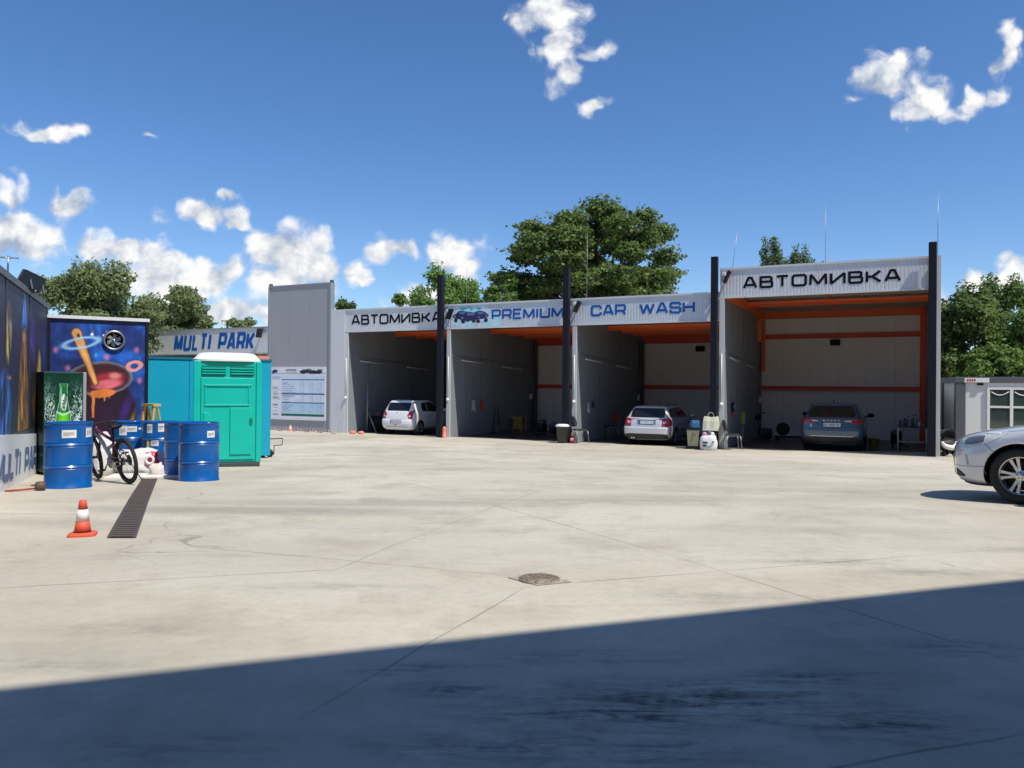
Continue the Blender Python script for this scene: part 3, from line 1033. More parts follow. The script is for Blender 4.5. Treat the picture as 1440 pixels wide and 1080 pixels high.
# ------------------------------------------------------------------ the further hall with its own fascia
def park_hall():
    o = pt(378, 459, 39.5)
    root = empty('parking_hall', (o.x, o.y, FLOOR), BROT, 'further grey hall behind the teal container with blue lettering on its fascia', 'building')
    top = o.z - FLOOR
    L_ = 9.6
    def hx(px):
        k = (px - 720) / F
        return (k * o.y - o.x) / (BX.x - k * BX.y)
    mb = MB()
    corrugated(mb, -L_, 0, top - 1.35, top - .06, -.02, .12)
    mb.box(-L_, 0, -.002, .06, top - 1.40, top - .061)
    f = mb.build('fascia', M_fascia, root, fix=False)
    MB().box(-L_, 0, -.06, .08, top - .06, top + .0).build('top_trim', M_part, f)
    lettering('lettering', 'MULTI', hx(245), hx(297), top - .72, .95, .19, (0, -.0205, 0), (1, 0, 0), (0, 0, 1), (0, -1, 0), M_lettblue, f, slant=.17, gap=.62)
    lettering('lettering', 'PARK', hx(307), hx(358), top - .72, .95, .19, (0, -.0205, 0), (1, 0, 0), (0, 0, 1), (0, -1, 0), M_lettblue, f, slant=.17, gap=.55)
    MB().box(-L_, 0, 7, 7.1, 0, top - .3).build('rear_wall', M_rear, root)
    MB().box(-L_, 0, .061, 7.2, top - .5, top - .4).build('roof', M_ceil, root)
    for x in (-L_, -.12):
        MB().box(x, x + .12, .062, 7, 0, top - .51).build('side_wall', M_part, root)
    for x in (-L_,):
        MB().box(x - .1, x + .1, -.3, -.1, 0, top + .15).build('post', M_post, root)
    MB().obox((-.35, -.3, top - .35), (.3, .1, .5), (R(-25), 0, R(25))).build('flood_lamp', M_black, root, bevel=.02)
    MB().box(-.37, -.33, -.26, -.022, top - .2, top - .16).build('lamp_bracket', M_steel, root)
park_hall()

# ------------------------------------------------------------------ painted wall on the left
def over(h, w, col):
    w = np.clip(w, 0, 1)[..., None]
    return h * (1 - w) + np.array(col) * w

def figures_art(U, V):
    """robed figures in ochre and blue with yellow light on a slate and violet night (u: near end to far end)"""
    w1 = fbm(U, V, 26, 9, 91) - .5
    w2 = fbm(U, V, 22, 7, 93) - .5
    U0, V0 = U, V
    U, V = U + w1 * .022, V + w2 * .05
    n = fbm(U0, V0, 14, 8, 11)
    st = fbm(U + .05 * V, V, 120, 3, 21)
    st2 = fbm(U - .03 * V, V, 70, 4, 23)
    h = np.zeros(U.shape + (3,)) + np.array((.10, .095, .17))
    h = over(h, n * 1.3 - .35, (.20, .13, .30))
    h = over(h, (V - .70) * 2.6 + n * .5 - .15, (.22, .25, .31))
    h = over(h, (.30 - V) * 2.4 + n * .4 - .1, (.05, .10, .15))
    def soft(cx, cy, rx, ry, col, k=2.0, tex=None, a=1.0, rot=0.0):
        nonlocal h
        c, s_ = math.cos(rot), math.sin(rot)
        dx, dy = (U - cx), (V - cy)
        d = np.hypot((dx * c + dy * s_) / rx, (-dx * s_ + dy * c) / ry)
        w = np.clip((1 - d) * k, 0, 1) * a
        if tex is not None:
            w = w * np.clip(tex, 0, 1)
        h = over(h, w, col)
    lit, drk = (st - .46) * 7, (.50 - st2) * 7
    def robed(cx, wid, top, robe, hi, lo, hat, beard):
        nonlocal h
        half = wid * (.55 + .75 * np.clip(top - V, 0, 1))
        d = np.abs(U - cx) / half
        body = np.clip((1 - d) * 5, 0, 1) * np.clip((top - V) * 14, 0, 1)
        h = over(h, body, robe)
        h = over(h, body * np.clip(lit, 0, 1) * .85, hi)
        h = over(h, body * np.clip(drk, 0, 1) * .85, lo)
        soft(cx, top - .055, wid * .42, .085, (.60, .42, .28), 3)
        soft(cx, top - .20, wid * .50, .20, beard, 2, .35 + lit * .5)
        for sx in (-.16, .16):
            soft(cx + wid * sx, top - .035, wid * .10, .014, (.13, .07, .05), 3)
            soft(cx + wid * sx, top - .012, wid * .14, .012, (.35, .22, .14), 2)
        soft(cx, top - .075, wid * .09, .035, (.78, .46, .30), 2)
        soft(cx, top - .115, wid * .16, .014, (.40, .16, .13), 2)
        if hat:
            hd = np.abs(U - cx - .010 * (V - top)) / (wid * np.clip(.62 - (V - top) * 2.1, .06, 1))
            hw_ = np.clip((1 - hd) * 4, 0, 1) * np.clip((V - top + .02) * 30, 0, 1)
            h = over(h, hw_, hat)
            h = over(h, hw_ * np.clip(lit, 0, 1) * .6, tuple(min(1, q * 1.5) for q in hat))
            soft(cx, top + .005, wid * .75, .022, tuple(q * .7 for q in hat), 3)
    robed(.14, .075, .74, (.16, .26, .46), (.34, .46, .66), (.07, .10, .22), (.22, .34, .58), (.66, .60, .50))
    robed(.31, .07, .70, (.30, .18, .12), (.56, .38, .20), (.12, .07, .06), None, (.55, .42, .25))
    # pale haired figure in blue
    soft(.455, .17, .075, .30, (.13, .34, .66), 3)
    soft(.455, .17, .07, .28, (.34, .56, .84), 2, lit)
    soft(.455, .17, .07, .28, (.05, .14, .36), 2, drk)
    soft(.49, .70, .034, .20, (.64, .58, .40), 2, .5 + lit)
    soft(.487, .60, .026, .15, (.86, .80, .30), 2, lit + .2)
    soft(.50, .80, .022, .06, (.30, .24, .24), 2)
    soft(.50, .375, .03, .022, (.62, .42, .30), 2)
    # the tall one: blue hat, brown gold robe and long beard
    robed(.65, .062, .76, (.44, .28, .13), (.80, .56, .26), (.20, .11, .07), (.24, .42, .68), (.82, .60, .34))
    soft(.66, .52, .012, .10, (.86, .40, .26), 2, a=.6)
    # violet glow and the lit yellow hand
    soft(.755, .70, .05, .20, (.22, .16, .46), 1.6)
    soft(.77, .60, .02, .16, (.46, .42, .78), 2, lit, rot=.25)
    soft(.86, .42, .040, .22, (.70, .56, .12), 1.8)
    soft(.855, .44, .034, .20, (.96, .86, .24), 2, lit + .3)
    soft(.80, .22, .05, .26, (.55, .36, .16), 2, .3 + lit * .6)
    soft(.93, .60, .05, .30, (.12, .20, .46), 1.6)
    soft(.57, .30, .03, .30, (.12, .10, .20), 2)
    return np.clip(h * (.92 + .42 * n)[..., None], 0, 1)

WA, WB = Vector((-6.4, 9.6, 0)), Vector((-8.2, 13.4, 0))
WD = (WB - WA).normalized()
def mural_wall():
    start = WA - WD * 3.6
    root = empty('mural_wall', (start.x, start.y, 0), math.atan2(WD.y, WD.x), 'long sheet wall painted with dim robed figures over a white lettered band', 'wall')
    L_ = 8.6                                             # local x runs away from the camera, +y is the back
    top = 2.6
    z0 = lambda x: gz(0, start.y + WD.y * x)
    mb = MB()
    mb.box(0, L_, 0, .12, -.55, top)
    mb.build('panel', mat('wall_sheet', (.05, .05, .065), .45, var=.2), root)
    artwork('mural', L_ - .02, 2.02, 420, 130, figures_art, root, (0.01, -.004, .56), (1, 0, 0), (0, 0, 1), paint_mat('mural_paint', .55, 0.0))
    # white base band that follows the fall of the ground
    mb = MB()
    n = 12
    for i in range(n):
        xa, xb = L_ * i / n, L_ * (i + 1) / n
        ta = .60 - .052 * max(0, xa - 3.6)
        tb = .60 - .052 * max(0, xb - 3.6)
        mb.add([(xa, -.03, z0(xa) - .05), (xb, -.03, z0(xb) - .05), (xb, -.03, tb), (xa, -.03, ta), (xa, -.0045, ta), (xb, -.0045, tb)], [(0, 1, 2, 3), (3, 2, 5, 4)])
    band = mb.build('base_band', mat('band_white', (.80, .80, .80), .5, var=.06, scale=3, dirt=((.35, .33, .30), .5)), root)
    sl = Vector((1, 0, -.047)).normalized()
    mt = mat('letter_slate', (.10, .14, .27), .5)
    o = (3.0, -.031, .22)
    lettering('lettering', 'MULTI', .15, 2.15, 0, .40, .10, o, sl, (0, 0, 1), (0, -1, 0), mt, band, slant=.22, gap=.3)
    lettering('lettering', 'PARK', 2.55, 4.35, 0, .40, .10, o, sl, (0, 0, 1), (0, -1, 0), mt, band, slant=.22, gap=.3)
    MB().box(-.01, L_, -.03, .15, top, top + .09).build('top_trim', mat('trim_dark', (.06, .062, .068), .4, var=.2), root)
    mb = MB()
    for x in (1.5, 3.9, 6.1, 8.3):
        mb.box(x, x + .05, -.012, -.0045, .58, top)
    mb.build('panel_joint', mat('joint_dark', (.03, .03, .04), .5), root)
    mb = MB()
    mb.tube([(2.2, .2, top + .2), (2.2, .2, top + .02)], .02, 6)
    return root
mural_wall()

def solar_panel():
    C_ = [pt(21, 400, 11.0), pt(33, 379, 11.5), pt(63, 402, 12.4), pt(52, 412, 12.2)]
    c = sum(C_, Vector()) / 4
    root = empty('solar_panel', (c.x, c.y, c.z), 0, 'black tilted solar panel on top of the painted wall', 'solar panel')
    C_[2] = C_[1] + C_[3] - C_[0]
    q = [p - c for p in C_]
    nrm = (q[1] - q[0]).cross(q[2] - q[0]).normalized()
    if nrm.z < 0: nrm = -nrm
    vs = q + [p + nrm * .04 for p in q]
    fs = [(0, 1, 2, 3), (4, 5, 6, 7), (0, 1, 5, 4), (1, 2, 6, 5), (2, 3, 7, 6), (3, 0, 4, 7)]
    MB().add(vs, fs).build('cell_panel', mat('solar_cell', (.010, .011, .015), .6, var=.3, scale=3, spec=.2), root)
    mb = MB()
    for i in range(4):
        mb.tube([q[i], q[(i + 1) % 4]], .014, 4, smooth=False)
    mb.build('frame', mat('frame_dark', (.05, .05, .055), .5), root)
    mb = MB()
    for a, b in ((0, 3), (0, 3)):
        pass
    for t in (.2, .8):
        a = q[0].lerp(q[3], t)
        mb.tube([a, (a.x + .05, a.y, 2.69 - c.z)], .02, 6)
        d = q[1].lerp(q[2], t)
        mb.tube([d, (d.x + .1, d.y - .05, 2.69 - c.z)], .02, 6)
    mb.build('bracket', M_steel, root)
solar_panel()

def tv_antenna():
    b = WA + WD * .9 + Vector((-.1, .05, 0))
    root = empty('roof_antenna', (b.x, b.y, 2.69), 0, 'thin rooftop aerial on the painted wall beside the solar panel', 'antenna')
    MB().tube([(0, 0, 0), (0, 0, .30)], .012, 6).build('mast', M_steel, root)
    mb = MB()
    mb.tube([(-.35, -.1, .27), (.12, .03, .27)], .008, 6)
    for k in range(5):
        x = -.3 + k * .09
        mb.tube([(x, -.1 + k * .03 - .12, .275), (x, -.1 + k * .03 + .12, .275)], .004, 5)
    mb.build('aerial', M_steel, root)
tv_antenna()

# ------------------------------------------------------------------ painted booth with the cauldron
def cauldron_art(U, V):
    X, Y = 68 + 139 * U, 655 - 208 * V
    X = X + (fbm(U, V, 16, 22, 71) - .5) * 1.8
    Y = Y + (fbm(U, V, 16, 22, 73) - .5) * 1.8
    n = fbm(U, V, 6, 9, 7)
    st = fbm(U + .25 * V, V, 26, 2, 9)
    h = np.zeros(U.shape + (3,)) + np.array((.05, .165, .43))
    h = over(h, n * 2.2 - .85, (.12, .38, .74))
    h = over(h, .75 - n * 2.0, (.03, .06, .22))
    h = over(h, (1 - X / 140) * .35 * n, (.14, .12, .40))
    h = over(h, np.clip((Y - 600) / 70, 0, 1) * .5, (.02, .10, .30))
    h = over(h, ((st - .52) * 3) * (np.abs(X - 112) < 34) * np.clip((530 - Y) / 60, 0, 1), (.16, .42, .78))
    def ell(cx, cy, rx, ry, col, k=4, rot=0.0, a=1.0, ring=None):
        nonlocal h
        c, s = math.cos(rot), math.sin(rot)
        dx, dy = X - cx, Y - cy
        d = np.hypot((dx * c + dy * s) / rx, (-dx * s + dy * c) / ry)
        w = (1 - d) * k if ring is None else (ring - np.abs(1 - d)) / ring * k
        h = over(h, np.clip(w, 0, 1) * a, col)
    rs = np.random.RandomState(2)
    for _ in range(26):
        ell(72 + 130 * rs.rand(), 455 + 140 * rs.rand(), 1 + 3.5 * rs.rand(), 1 + 4 * rs.rand(), ((.65, .30, .45), (.55, .45, .75), (.25, .65, .80))[rs.randint(3)], 1.5, a=.7)
    for cx, cy in ((93, 513), (149, 496), (198, 530), (76, 487), (193, 484)):
        ell(cx, cy, 6, 7, (.80, .45, .60), 1.4, a=.85)
    # pot
    ell(143, 580, 55, 62, (.30, .16, .42), 9, a=.6)
    ell(143, 580, 53, 60, (.09, .045, .11), 9)
    ell(150, 584, 40, 46, (.20, .07, .22), 1.2, a=.9)
    ell(178, 572, 10, 34, (.26, .14, .48), 1.4, rot=.35, a=.9)
    ell(150, 628, 30, 16, (.62, .24, .14), 1.4, a=.8)
    ell(135, 640, 24, 14, (.80, .36, .18), 1.6, a=.8)
    ell(186, 592, 5, 26, (.75, .62, .20), 1.2, rot=.3, a=.8)
    # rim, inside and brew
    ell(140, 527, 47, 25, (.30, .29, .32), 14, rot=-.06)
    ell(140, 527, 43, 21.5, (.25, .07, .13), 14, rot=-.06)
    ell(152, 529, 29, 14, (.62, .16, .22), 2.5, rot=-.12)
    ell(150, 536, 27, 9, (.86, .42, .46), 2.5, rot=-.16)
    ell(161, 523, 12, 7, (.90, .60, .52), 1.6, a=.9)
    ell(140, 527, 46, 23.6, (.42, .41, .44), 3, rot=-.06, ring=.06)
    ell(143, 549, 22, 7, (.90, .50, .22), 4, rot=-.1)
    for cx, y0, y1, w in ((130, 546, 585, 3.2), (146, 548, 560, 2.6), (153, 546, 556, 2.0), (138, 546, 556, 3)):
        t = np.clip((Y - y0) / (y1 - y0), 0, 1)
        h = over(h, ((w * (1 - .45 * t)) - np.abs(X - cx)) * 1.2 * (Y > y0) * (Y < y1), (.90, .62 - .1, .25))
    # handle ring
    ell(190, 508, 10, 6, (.86, .58, .56), 4, rot=-.25, ring=.42)
    # spoon
    ax, ay, bx, by = 105, 462, 133, 534
    tx, ty = bx - ax, by - ay
    L2 = tx * tx + ty * ty
    t = np.clip(((X - ax) * tx + (Y - ay) * ty) / L2, 0, 1)
    d = np.hypot(X - ax - t * tx, Y - ay - t * ty)
    w = 7.6 - 3.4 * t
    h = over(h, (w + .8 - d) * 1.2, (.45, .22, .12))
    h = over(h, (w - .6 - d) * 1.2, (.82, .60, .36))
    h = over(h, (w * .5 - np.abs(d)) * .8 * (t > .25), (.96, .72, .38))
    ell(108, 466, 2.6, 5, (.28, .16, .12), 3, rot=-.3)
    # hovering ring of light
    ell(112, 476, 25, 7, (.45, .75, .98), 2, rot=-.22, ring=.42, a=.5)
    ell(112, 476, 25, 7, (.80, .90, .97), 2, rot=-.22, ring=.2, a=.6)
    for cx, cy, r in ((127, 463, 2.5), (144, 464, 2), (144, 474, 3)):
        ell(cx, cy, r, r, (.92, .97, 1), 3)
    return np.clip(h * (.8 + .4 * n)[..., None], 0, 1)

def painted_booth():
    a, b = gd(67, 14.0), gd(207, 14.8)
    ax = Vector((b.x - a.x, b.y - a.y, 0))
    W = ax.length
    g = min(a.z, b.z)
    root = empty('painted_booth', (a.x, a.y, g), math.atan2(ax.y, ax.x), 'blue booth painted with a dark cauldron and a wooden spoon', 'booth')
    H = 2.45 - g
    MB().box(.0, W, .0, 2.4, -.1, H).build('wall', mat('booth_wall', (.03, .05, .11), .5, var=.2), root)
    artwork('mural', W - .06, H - .12, 170, 250, cauldron_art, root, (.03, -.004, .05), (1, 0, 0), (0, 0, 1), paint_mat('mural_paint', .55, 0.0))
    MB().box(-.02, W + .03, -.05, 2.45, H, H + .06).build('roof', mat('roof_white', (.72, .73, .74), .4), root)
    for x in (-.015, W - .035):
        MB().box(x, x + .05, -.035, -.0045, -.05, H - .001).build('corner_trim', M_post, root)
    # round vent with bright blades
    u, v = (159 - 68) / 139, (655 - 471) / 208
    c = (.03 + u * (W - .06), -.02, .05 + v * (H - .12))
    Mr = Matrix.Rotation(R(90), 3, 'X')
    ring = MB().lathe([(.15, -.02), (.19, -.02), (.19, .03), (.15, .03), (.15, -.02)], 28, c, Mr, cap=False).build('vent_ring', M_steel, root)
    MB().lathe([(0, 0), (.149, 0)], 24, (c[0], c[1] + .006, c[2]), Mr).build('vent_back', M_black, ring)
    mb = MB()
    for k in range(6):
        an = k * math.pi / 3 + .2
        M3 = Matrix.Rotation(an, 3, 'Y')
        vs = [M3 @ Vector(p) + Vector(c) for p in ((.02, .0, .01), (.03, -.012, .11), (-.045, -.002, .125), (-.03, .002, .03))]
        mb.add(vs, [(0, 1, 2, 3)])
    mb.lathe([(0, .022), (.025, .018), (.03, 0)], 12, c, Mr)
    mb.build('vent_blade', M_chrome, ring)
painted_booth()

# ------------------------------------------------------------------ teal container and portable toilet
def teal_container():
    a, b = gd(204, 16.9), gd(381, 18.2)
    ax = Vector((b.x - a.x, b.y - a.y, 0))
    W = ax.length
    g = min(a.z, b.z)
    H = pt(300, 503, 17.3).z - g
    root = empty('storage_container', (a.x, a.y, g), math.atan2(ax.y, ax.x), 'flat teal storage container behind the portable toilet', 'container')
    mt = mat('teal_paint', lin(10, 158, 188), .42, var=.06, scale=2.5, dirt=(lin(12, 120, 145), .35), stretch=(1, 1, .4))
    MB().box(0, W, 0, 2.3, .06, H - .05).build('wall', mt, root, bevel=.01)
    MB().box(-.02, W + .02, -.02, 2.32, H - .05, H).build('roof', mat('teal_dark', lin(10, 110, 140), .45), root)
    mb = MB()
    for k in range(1, 3):
        mb.box(W * k / 3, W * k / 3 + .012, -.003, .002, .1, H - .06)
    mb.build('panel_joint', mat('teal_joint', lin(6, 80, 105), .5), root)
    for x in (.1, W - .3):
        MB().box(x, x + .2, .1, .3, -.08, .06).build('foot', M_black, root)
    MB().box(W * .66, W - .02, .15, .3, H + .001, H + .085).build('timber', mat('salmon_timber', lin(225, 140, 105), .6, var=.15), root)
teal_container()

def portable_toilet():
    c = gd(318, 15.4)
    root = empty('portable_toilet', c, R(24), 'green portable toilet with white roof beside the blue barrels', 'toilet')
    W, Dp, H = 1.14, 1.14, 2.09
    mt = mat('toilet_green', lin(6, 186, 168), .38, var=.05, scale=3, dirt=(lin(10, 140, 125), .3))
    md = mat('toilet_dark', lin(5, 118, 100), .45, var=.08)
    mb = MB()
    mb.box(-W / 2, W / 2, -Dp / 2, Dp / 2, .1, H - .02)
    mb.build('cabin', mt, root, bevel=.025)
    MB().box(-W / 2 - .03, W / 2 + .03, -Dp / 2 - .03, Dp / 2 + .03, 0, .1).build('base', mat('skid_grey', (.05, .055, .06), .6), root, bevel=.01)
    # corner posts
    for sx in (-1, 1):
        MB().box(sx * W / 2 - .05, sx * W / 2 + .05, -Dp / 2 - .028, -Dp / 2 + .05, .1, H - .02).build('corner_post', mt, root, bevel=.012)
    # door with raised ribs and recesses
    y = -Dp / 2 - .001
    d = MB().box(-.49, .49, y - .022, y, .16, H - .34).build('door', mt, root, bevel=.012)
    mb = MB()
    mb.box(-.43, .43, y - .042, y - .0225, 1.58, 1.62)
    mb.box(-.42, .40, y - .040, y - .0225, 1.20, 1.235)
    mb.box(-.42, -.39, y - .036, y - .0225, 1.26, 1.57)
    mb.box(.37, .40, y - .036, y - .0225, 1.26, 1.57)
    mb.box(.04, .43, y - .045, y - .0225, .26, 1.17)
    mb.prism([(-.44, .22), (-.30, .22), (-.30, .98), (-.34, 1.08), (-.44, 1.08)], (0, y - .0225, 0), (1, 0, 0), (0, 0, 1), (0, -1, 0), .018)
    mb.build('rib', mt, d, bevel=.008)
    MB().box(.40, .45, y - .06, y - .046, .84, .96).build('handle', md, d)
    # vents
    for sx in (-1, 1):
        mb = MB()
        for k in range(3):
            mb.box(sx * .26 - .21, sx * .26 + .21, y - .035, y + .0, H - .275 + k * .05, H - .25 + k * .05)
        mb.build('vent', mt, root)
        MB().box(sx * .26 - .22, sx * .26 + .22, y - .006, y - .001, H - .30, H - .115).build('vent_back', md, root)
    # side ribs
    for sx in (-1, 1):
        mb = MB()
        for k in range(4):
            yy = -.42 + k * .26
            mb.box(sx * W / 2 - .01, sx * W / 2 + .015, yy, yy + .08, .2, H - .3)
        mb.build('side_rib', md, root)
    # domed roof
    prof = []
    mb = MB()
    N_ = 28
    rings = [(.60, .60, 0), (.63, .63, .01), (.63, .63, .045), (.60, .60, .07), (.53, .53, .15), (.49, .49, .17), (.30, .3, .185), (.001, .001, .19)]
    vs, fs = [], []
    for (a, b, z) in rings:
        for k in range(N_):
            t = 2 * math.pi * k / N_
            cx, sy = math.cos(t), math.sin(t)
            p = 5
            r = (abs(cx) ** p + abs(sy) ** p) ** (-1 / p)
            vs.append((a * r * cx, b * r * sy, H - .03 + z))
    for i in range(len(rings) - 1):
        for k in range(N_):
            fs.append((i * N_ + k, i * N_ + (k + 1) % N_, (i + 1) * N_ + (k + 1) % N_, (i + 1) * N_ + k))
    mb.add(vs, fs, 0, True)
    mb.build('roof', mat('roof_translucent', (.80, .84, .80), .35, var=.04), root, autosmooth=R(45))
portable_toilet()

# ------------------------------------------------------------------ site kiosk on the right
def kiosk():
    a = gd(1344, 22.6)
    root = empty('site_cabin', a, BROT + R(6), 'pale grey site cabin with dark corner posts and white window behind the silver car', 'cabin')
    H = pt(1344, 530, 22.6).z - a.z
    W, Dp = 5.0, 2.4
    MB().box(.04, W, .03, Dp, .05, H - .17).build('wall', mat('cabin_grey', (.70, .71, .72), .5, var=.05, scale=2), root)
    mt = mat('cabin_frame', (.10, .11, .13), .5)
    MB().box(-.02, W + .05, -.03, Dp + .05, H - .17, H).build('roof', mt, root, bevel=.01)
    for x, y in ((-.01, -.015), (W - .2, -.015), (-.01, Dp - .2)):
        MB().box(x, x + .27, y, y + .25, 0, H - .171).build('corner_post', mt, root, bevel=.02)
    MB().box(.261, W - .201, -.01, .2, .001, .12).build('base_rail', mt, root)
    MB().box(.22, .85, -.036, -.0305, H - .16, H - .03).build('name_plate', M_white, root)
    mb = MB()
    for k in range(4):
        mb.prism([(0, 0), (.045, 0), (.06, .07), (.015, .07)], (.27 + k * .06, -.0365, H - .13), (1, 0, 0), (0, 0, 1), (0, -1, 0), .003)
    mb.build('plate_mark', mat('mark_red', (.5, .03, .05), .5), root)
    x0, z0, z1 = .80, .70, 1.98
    f = MB()
    for a_, b_ in ((x0, x0 + .07), (x0 + .57, x0 + .65), (x0 + 1.15, x0 + 1.22)):
        f.box(a_, b_, -.03, .029, z0, z1)
    for a_, b_ in ((x0 + .071, x0 + .569), (x0 + .651, x0 + 1.149)):
        f.box(a_, b_, -.03, .029, z0, z0 + .07).box(a_, b_, -.03, .029, z1 - .07, z1)
        f.box(a_, b_, -.026, .026, z0 + .68, z0 + .74)
    w = f.build('window', M_white, root)
    MB().box(x0 + .05, x0 + 1.17, -.005, .004, z0 + .05, z1 - .05).build('pane', mat('cabin_glass', (.05, .07, .06), .04, var=.2, spec=.9), w)
    for k in range(2):
        mb = MB()
        pts = []
        for i in range(9):
            t = i / 8
            pts.append((x0 + .1 + k * .58 + .44 * t, -.012, z1 - .13 - .10 * math.sin(math.pi * t)))
        mb.tube(pts, .014, 6)
        mb.build('window_garland', M_white, w)
    for k in range(3):
        MB().box(.55 + k * 1.25, .70 + k * 1.25, -.05, .029, H - .245, H - .185).build('wall_vent', M_black, root)
kiosk()

# ------------------------------------------------------------------ drain channel and manhole
def drain():
    a0, a1 = gp(153, 757), gp(189, 757)
    b0, b1 = gp(201, 674), gp(220, 674)
    c = (a0 + a1) / 2
    root = empty('drain_channel', c, 0, 'dark slotted drain grating set in the concrete beside the traffic cone', 'drain')
    up_ = Vector((0, 0, .006))
    q = [p - c + up_ for p in (a0, a1, b1, b0)]
    # follow the ground in steps
    mb, fr = MB(), MB()
    n = 52
    for i in range(n):
        def edge(t):
            l, r = a0.lerp(b0, t), a1.lerp(b1, t)
            l.z, r.z = gz(l.x, l.y), gz(r.x, r.y)
            return l - c, r - c
        t0, t1 = i / n, (i + 1) / n
        l0, r0 = edge(t0)
        l1, r1 = edge(t1)
        fr.add([l0 + up_ * .6, r0 + up_ * .6, r1 + up_ * .6, l1 + up_ * .6], [(0, 1, 2, 3)])
        la, ra = edge(t0 + (t1 - t0) * .22)
        lb, rb = edge(t0 + (t1 - t0) * .78)
        vs = [p + up_ * 1.0 for p in (la, ra, rb, lb)] + [p + up_ * 2.6 for p in (la, ra, rb, lb)]
        mb.add(vs, [(4, 5, 6, 7), (0, 1, 5, 4), (1, 2, 6, 5), (2, 3, 7, 6), (3, 0, 4, 7)])
    fr.build('channel', mat('drain_dark', (.02, .018, .016), .8), root)
    mb.build('grating', mat('drain_iron', (.13, .10, .085), .6, metal=.3, var=.3, scale=9), root)
    e = MB()
    for s in (0, 1):
        pts = []
        for i in range(14):
            t = i / 13
            p = (a0.lerp(b0, t) if s == 0 else a1.lerp(b1, t))
            p.z = gz(p.x, p.y)
            pts.append(p - c + up_ * 1.5)
        e.tube(pts, .014, 4, smooth=False)
    e.build('edge_rail', mat('drain_edge', (.12, .10, .09), .6, metal=.3, var=.3), root)
drain()

def manhole():
    c = gp(758, 815)
    root = empty('manhole_cover', c, 0, 'worn round manhole cover set in the middle of the yard', 'manhole cover')
    w = (gp(802, 815) - gp(714, 815)).length / 2
    rx, ry = w, w * .95
    mt = mat('manhole_iron', (.20, .16, .12), .85, metal=.0, var=.55, scale=7, bump=.6, bscale=24, dirt=((.46, .42, .34), 1.0))
    q = [gp(*k) - c for k in ((714, 813), (756, 824), (804, 819), (762, 805.5))]
    vs = [Vector((p.x, p.y, .003)) for p in q] + [Vector((p.x, p.y, .006)) for p in q]
    MB().add(vs, [(4, 5, 6, 7), (0, 1, 5, 4), (1, 2, 6, 5), (2, 3, 7, 6), (3, 0, 4, 7)]).build('frame_plate', mat('manhole_ring', (.40, .36, .29), .85, var=.4, scale=9, bump=.5, dirt=((.12, .09, .065), 1.0)), root)
    w = min((q[0] - q[1]).length, (q[1] - q[2]).length) * .66
    mb = MB()
    mb.lathe([(w * .855, .0045), (w * .85, .009), (.001, .009)], 44, smooth=False)
    rs = random.Random(4)
    for i in range(-9, 10):
        for j in range(-9, 10):
            x, y = i * w * .085 + rs.uniform(-.01, .01), j * w * .085 + rs.uniform(-.01, .01)
            if math.hypot(x, y) < w * .78 and rs.random() > .45:
                mb.obox((x, y, .0105), (w * rs.uniform(.04, .075), w * .03, .004), (0, 0, R(45 if (i + j) % 2 else -45) + rs.uniform(-.3, .3)))
    mb.build('lid', mt, root)
manhole()
# ================================================================== CARS
def pchip(xs, ys, xq):
    xs, ys, xq = map(lambda a: np.asarray(a, float), (xs, ys, xq))
    h = np.diff(xs); d = np.diff(ys) / h
    m_ = np.zeros_like(ys)
    for i in range(1, len(xs) - 1):
        if d[i - 1] * d[i] > 0:
            w1, w2 = 2 * h[i] + h[i - 1], h[i] + 2 * h[i - 1]
            m_[i] = (w1 + w2) / (w1 / d[i - 1] + w2 / d[i])
    m_[0], m_[-1] = d[0], d[-1]
    k = np.clip(np.searchsorted(xs, xq) - 1, 0, len(xs) - 2)
    t = (xq - xs[k]) / h[k]
    t2, t3 = t * t, t ** 3
    return (2 * t3 - 3 * t2 + 1) * ys[k] + (t3 - 2 * t2 + t) * h[k] * m_[k] + (-2 * t3 + 3 * t2) * ys[k + 1] + (t3 - t2) * h[k] * m_[k + 1]

M_glass = mat('car_glass', (.010, .012, .014), .05, var=.1, spec=.6)
M_tyre = mat('tyre', (.016, .016, .017), .8, var=.3, scale=30, bump=.2)
M_rim = mat('alloy', (.55, .56, .58), .28, metal=.9, var=.06)
M_under = mat('underbody', (.010, .010, .011), .8, var=.2)
M_plate = mat('number_plate', (.72, .73, .72), .4, var=.03)
M_plateframe = mat('plate_frame', (.015, .015, .018), .5)
M_lampred = mat('lamp_red', (.38, .012, .018), .12, var=.12, coat=.6)
M_lampclear = mat('lamp_clear', (.56, .57, .58), .12, var=.08, coat=.6)
M_trim = mat('bumper_trim', (.022, .022, .024), .6, var=.15)

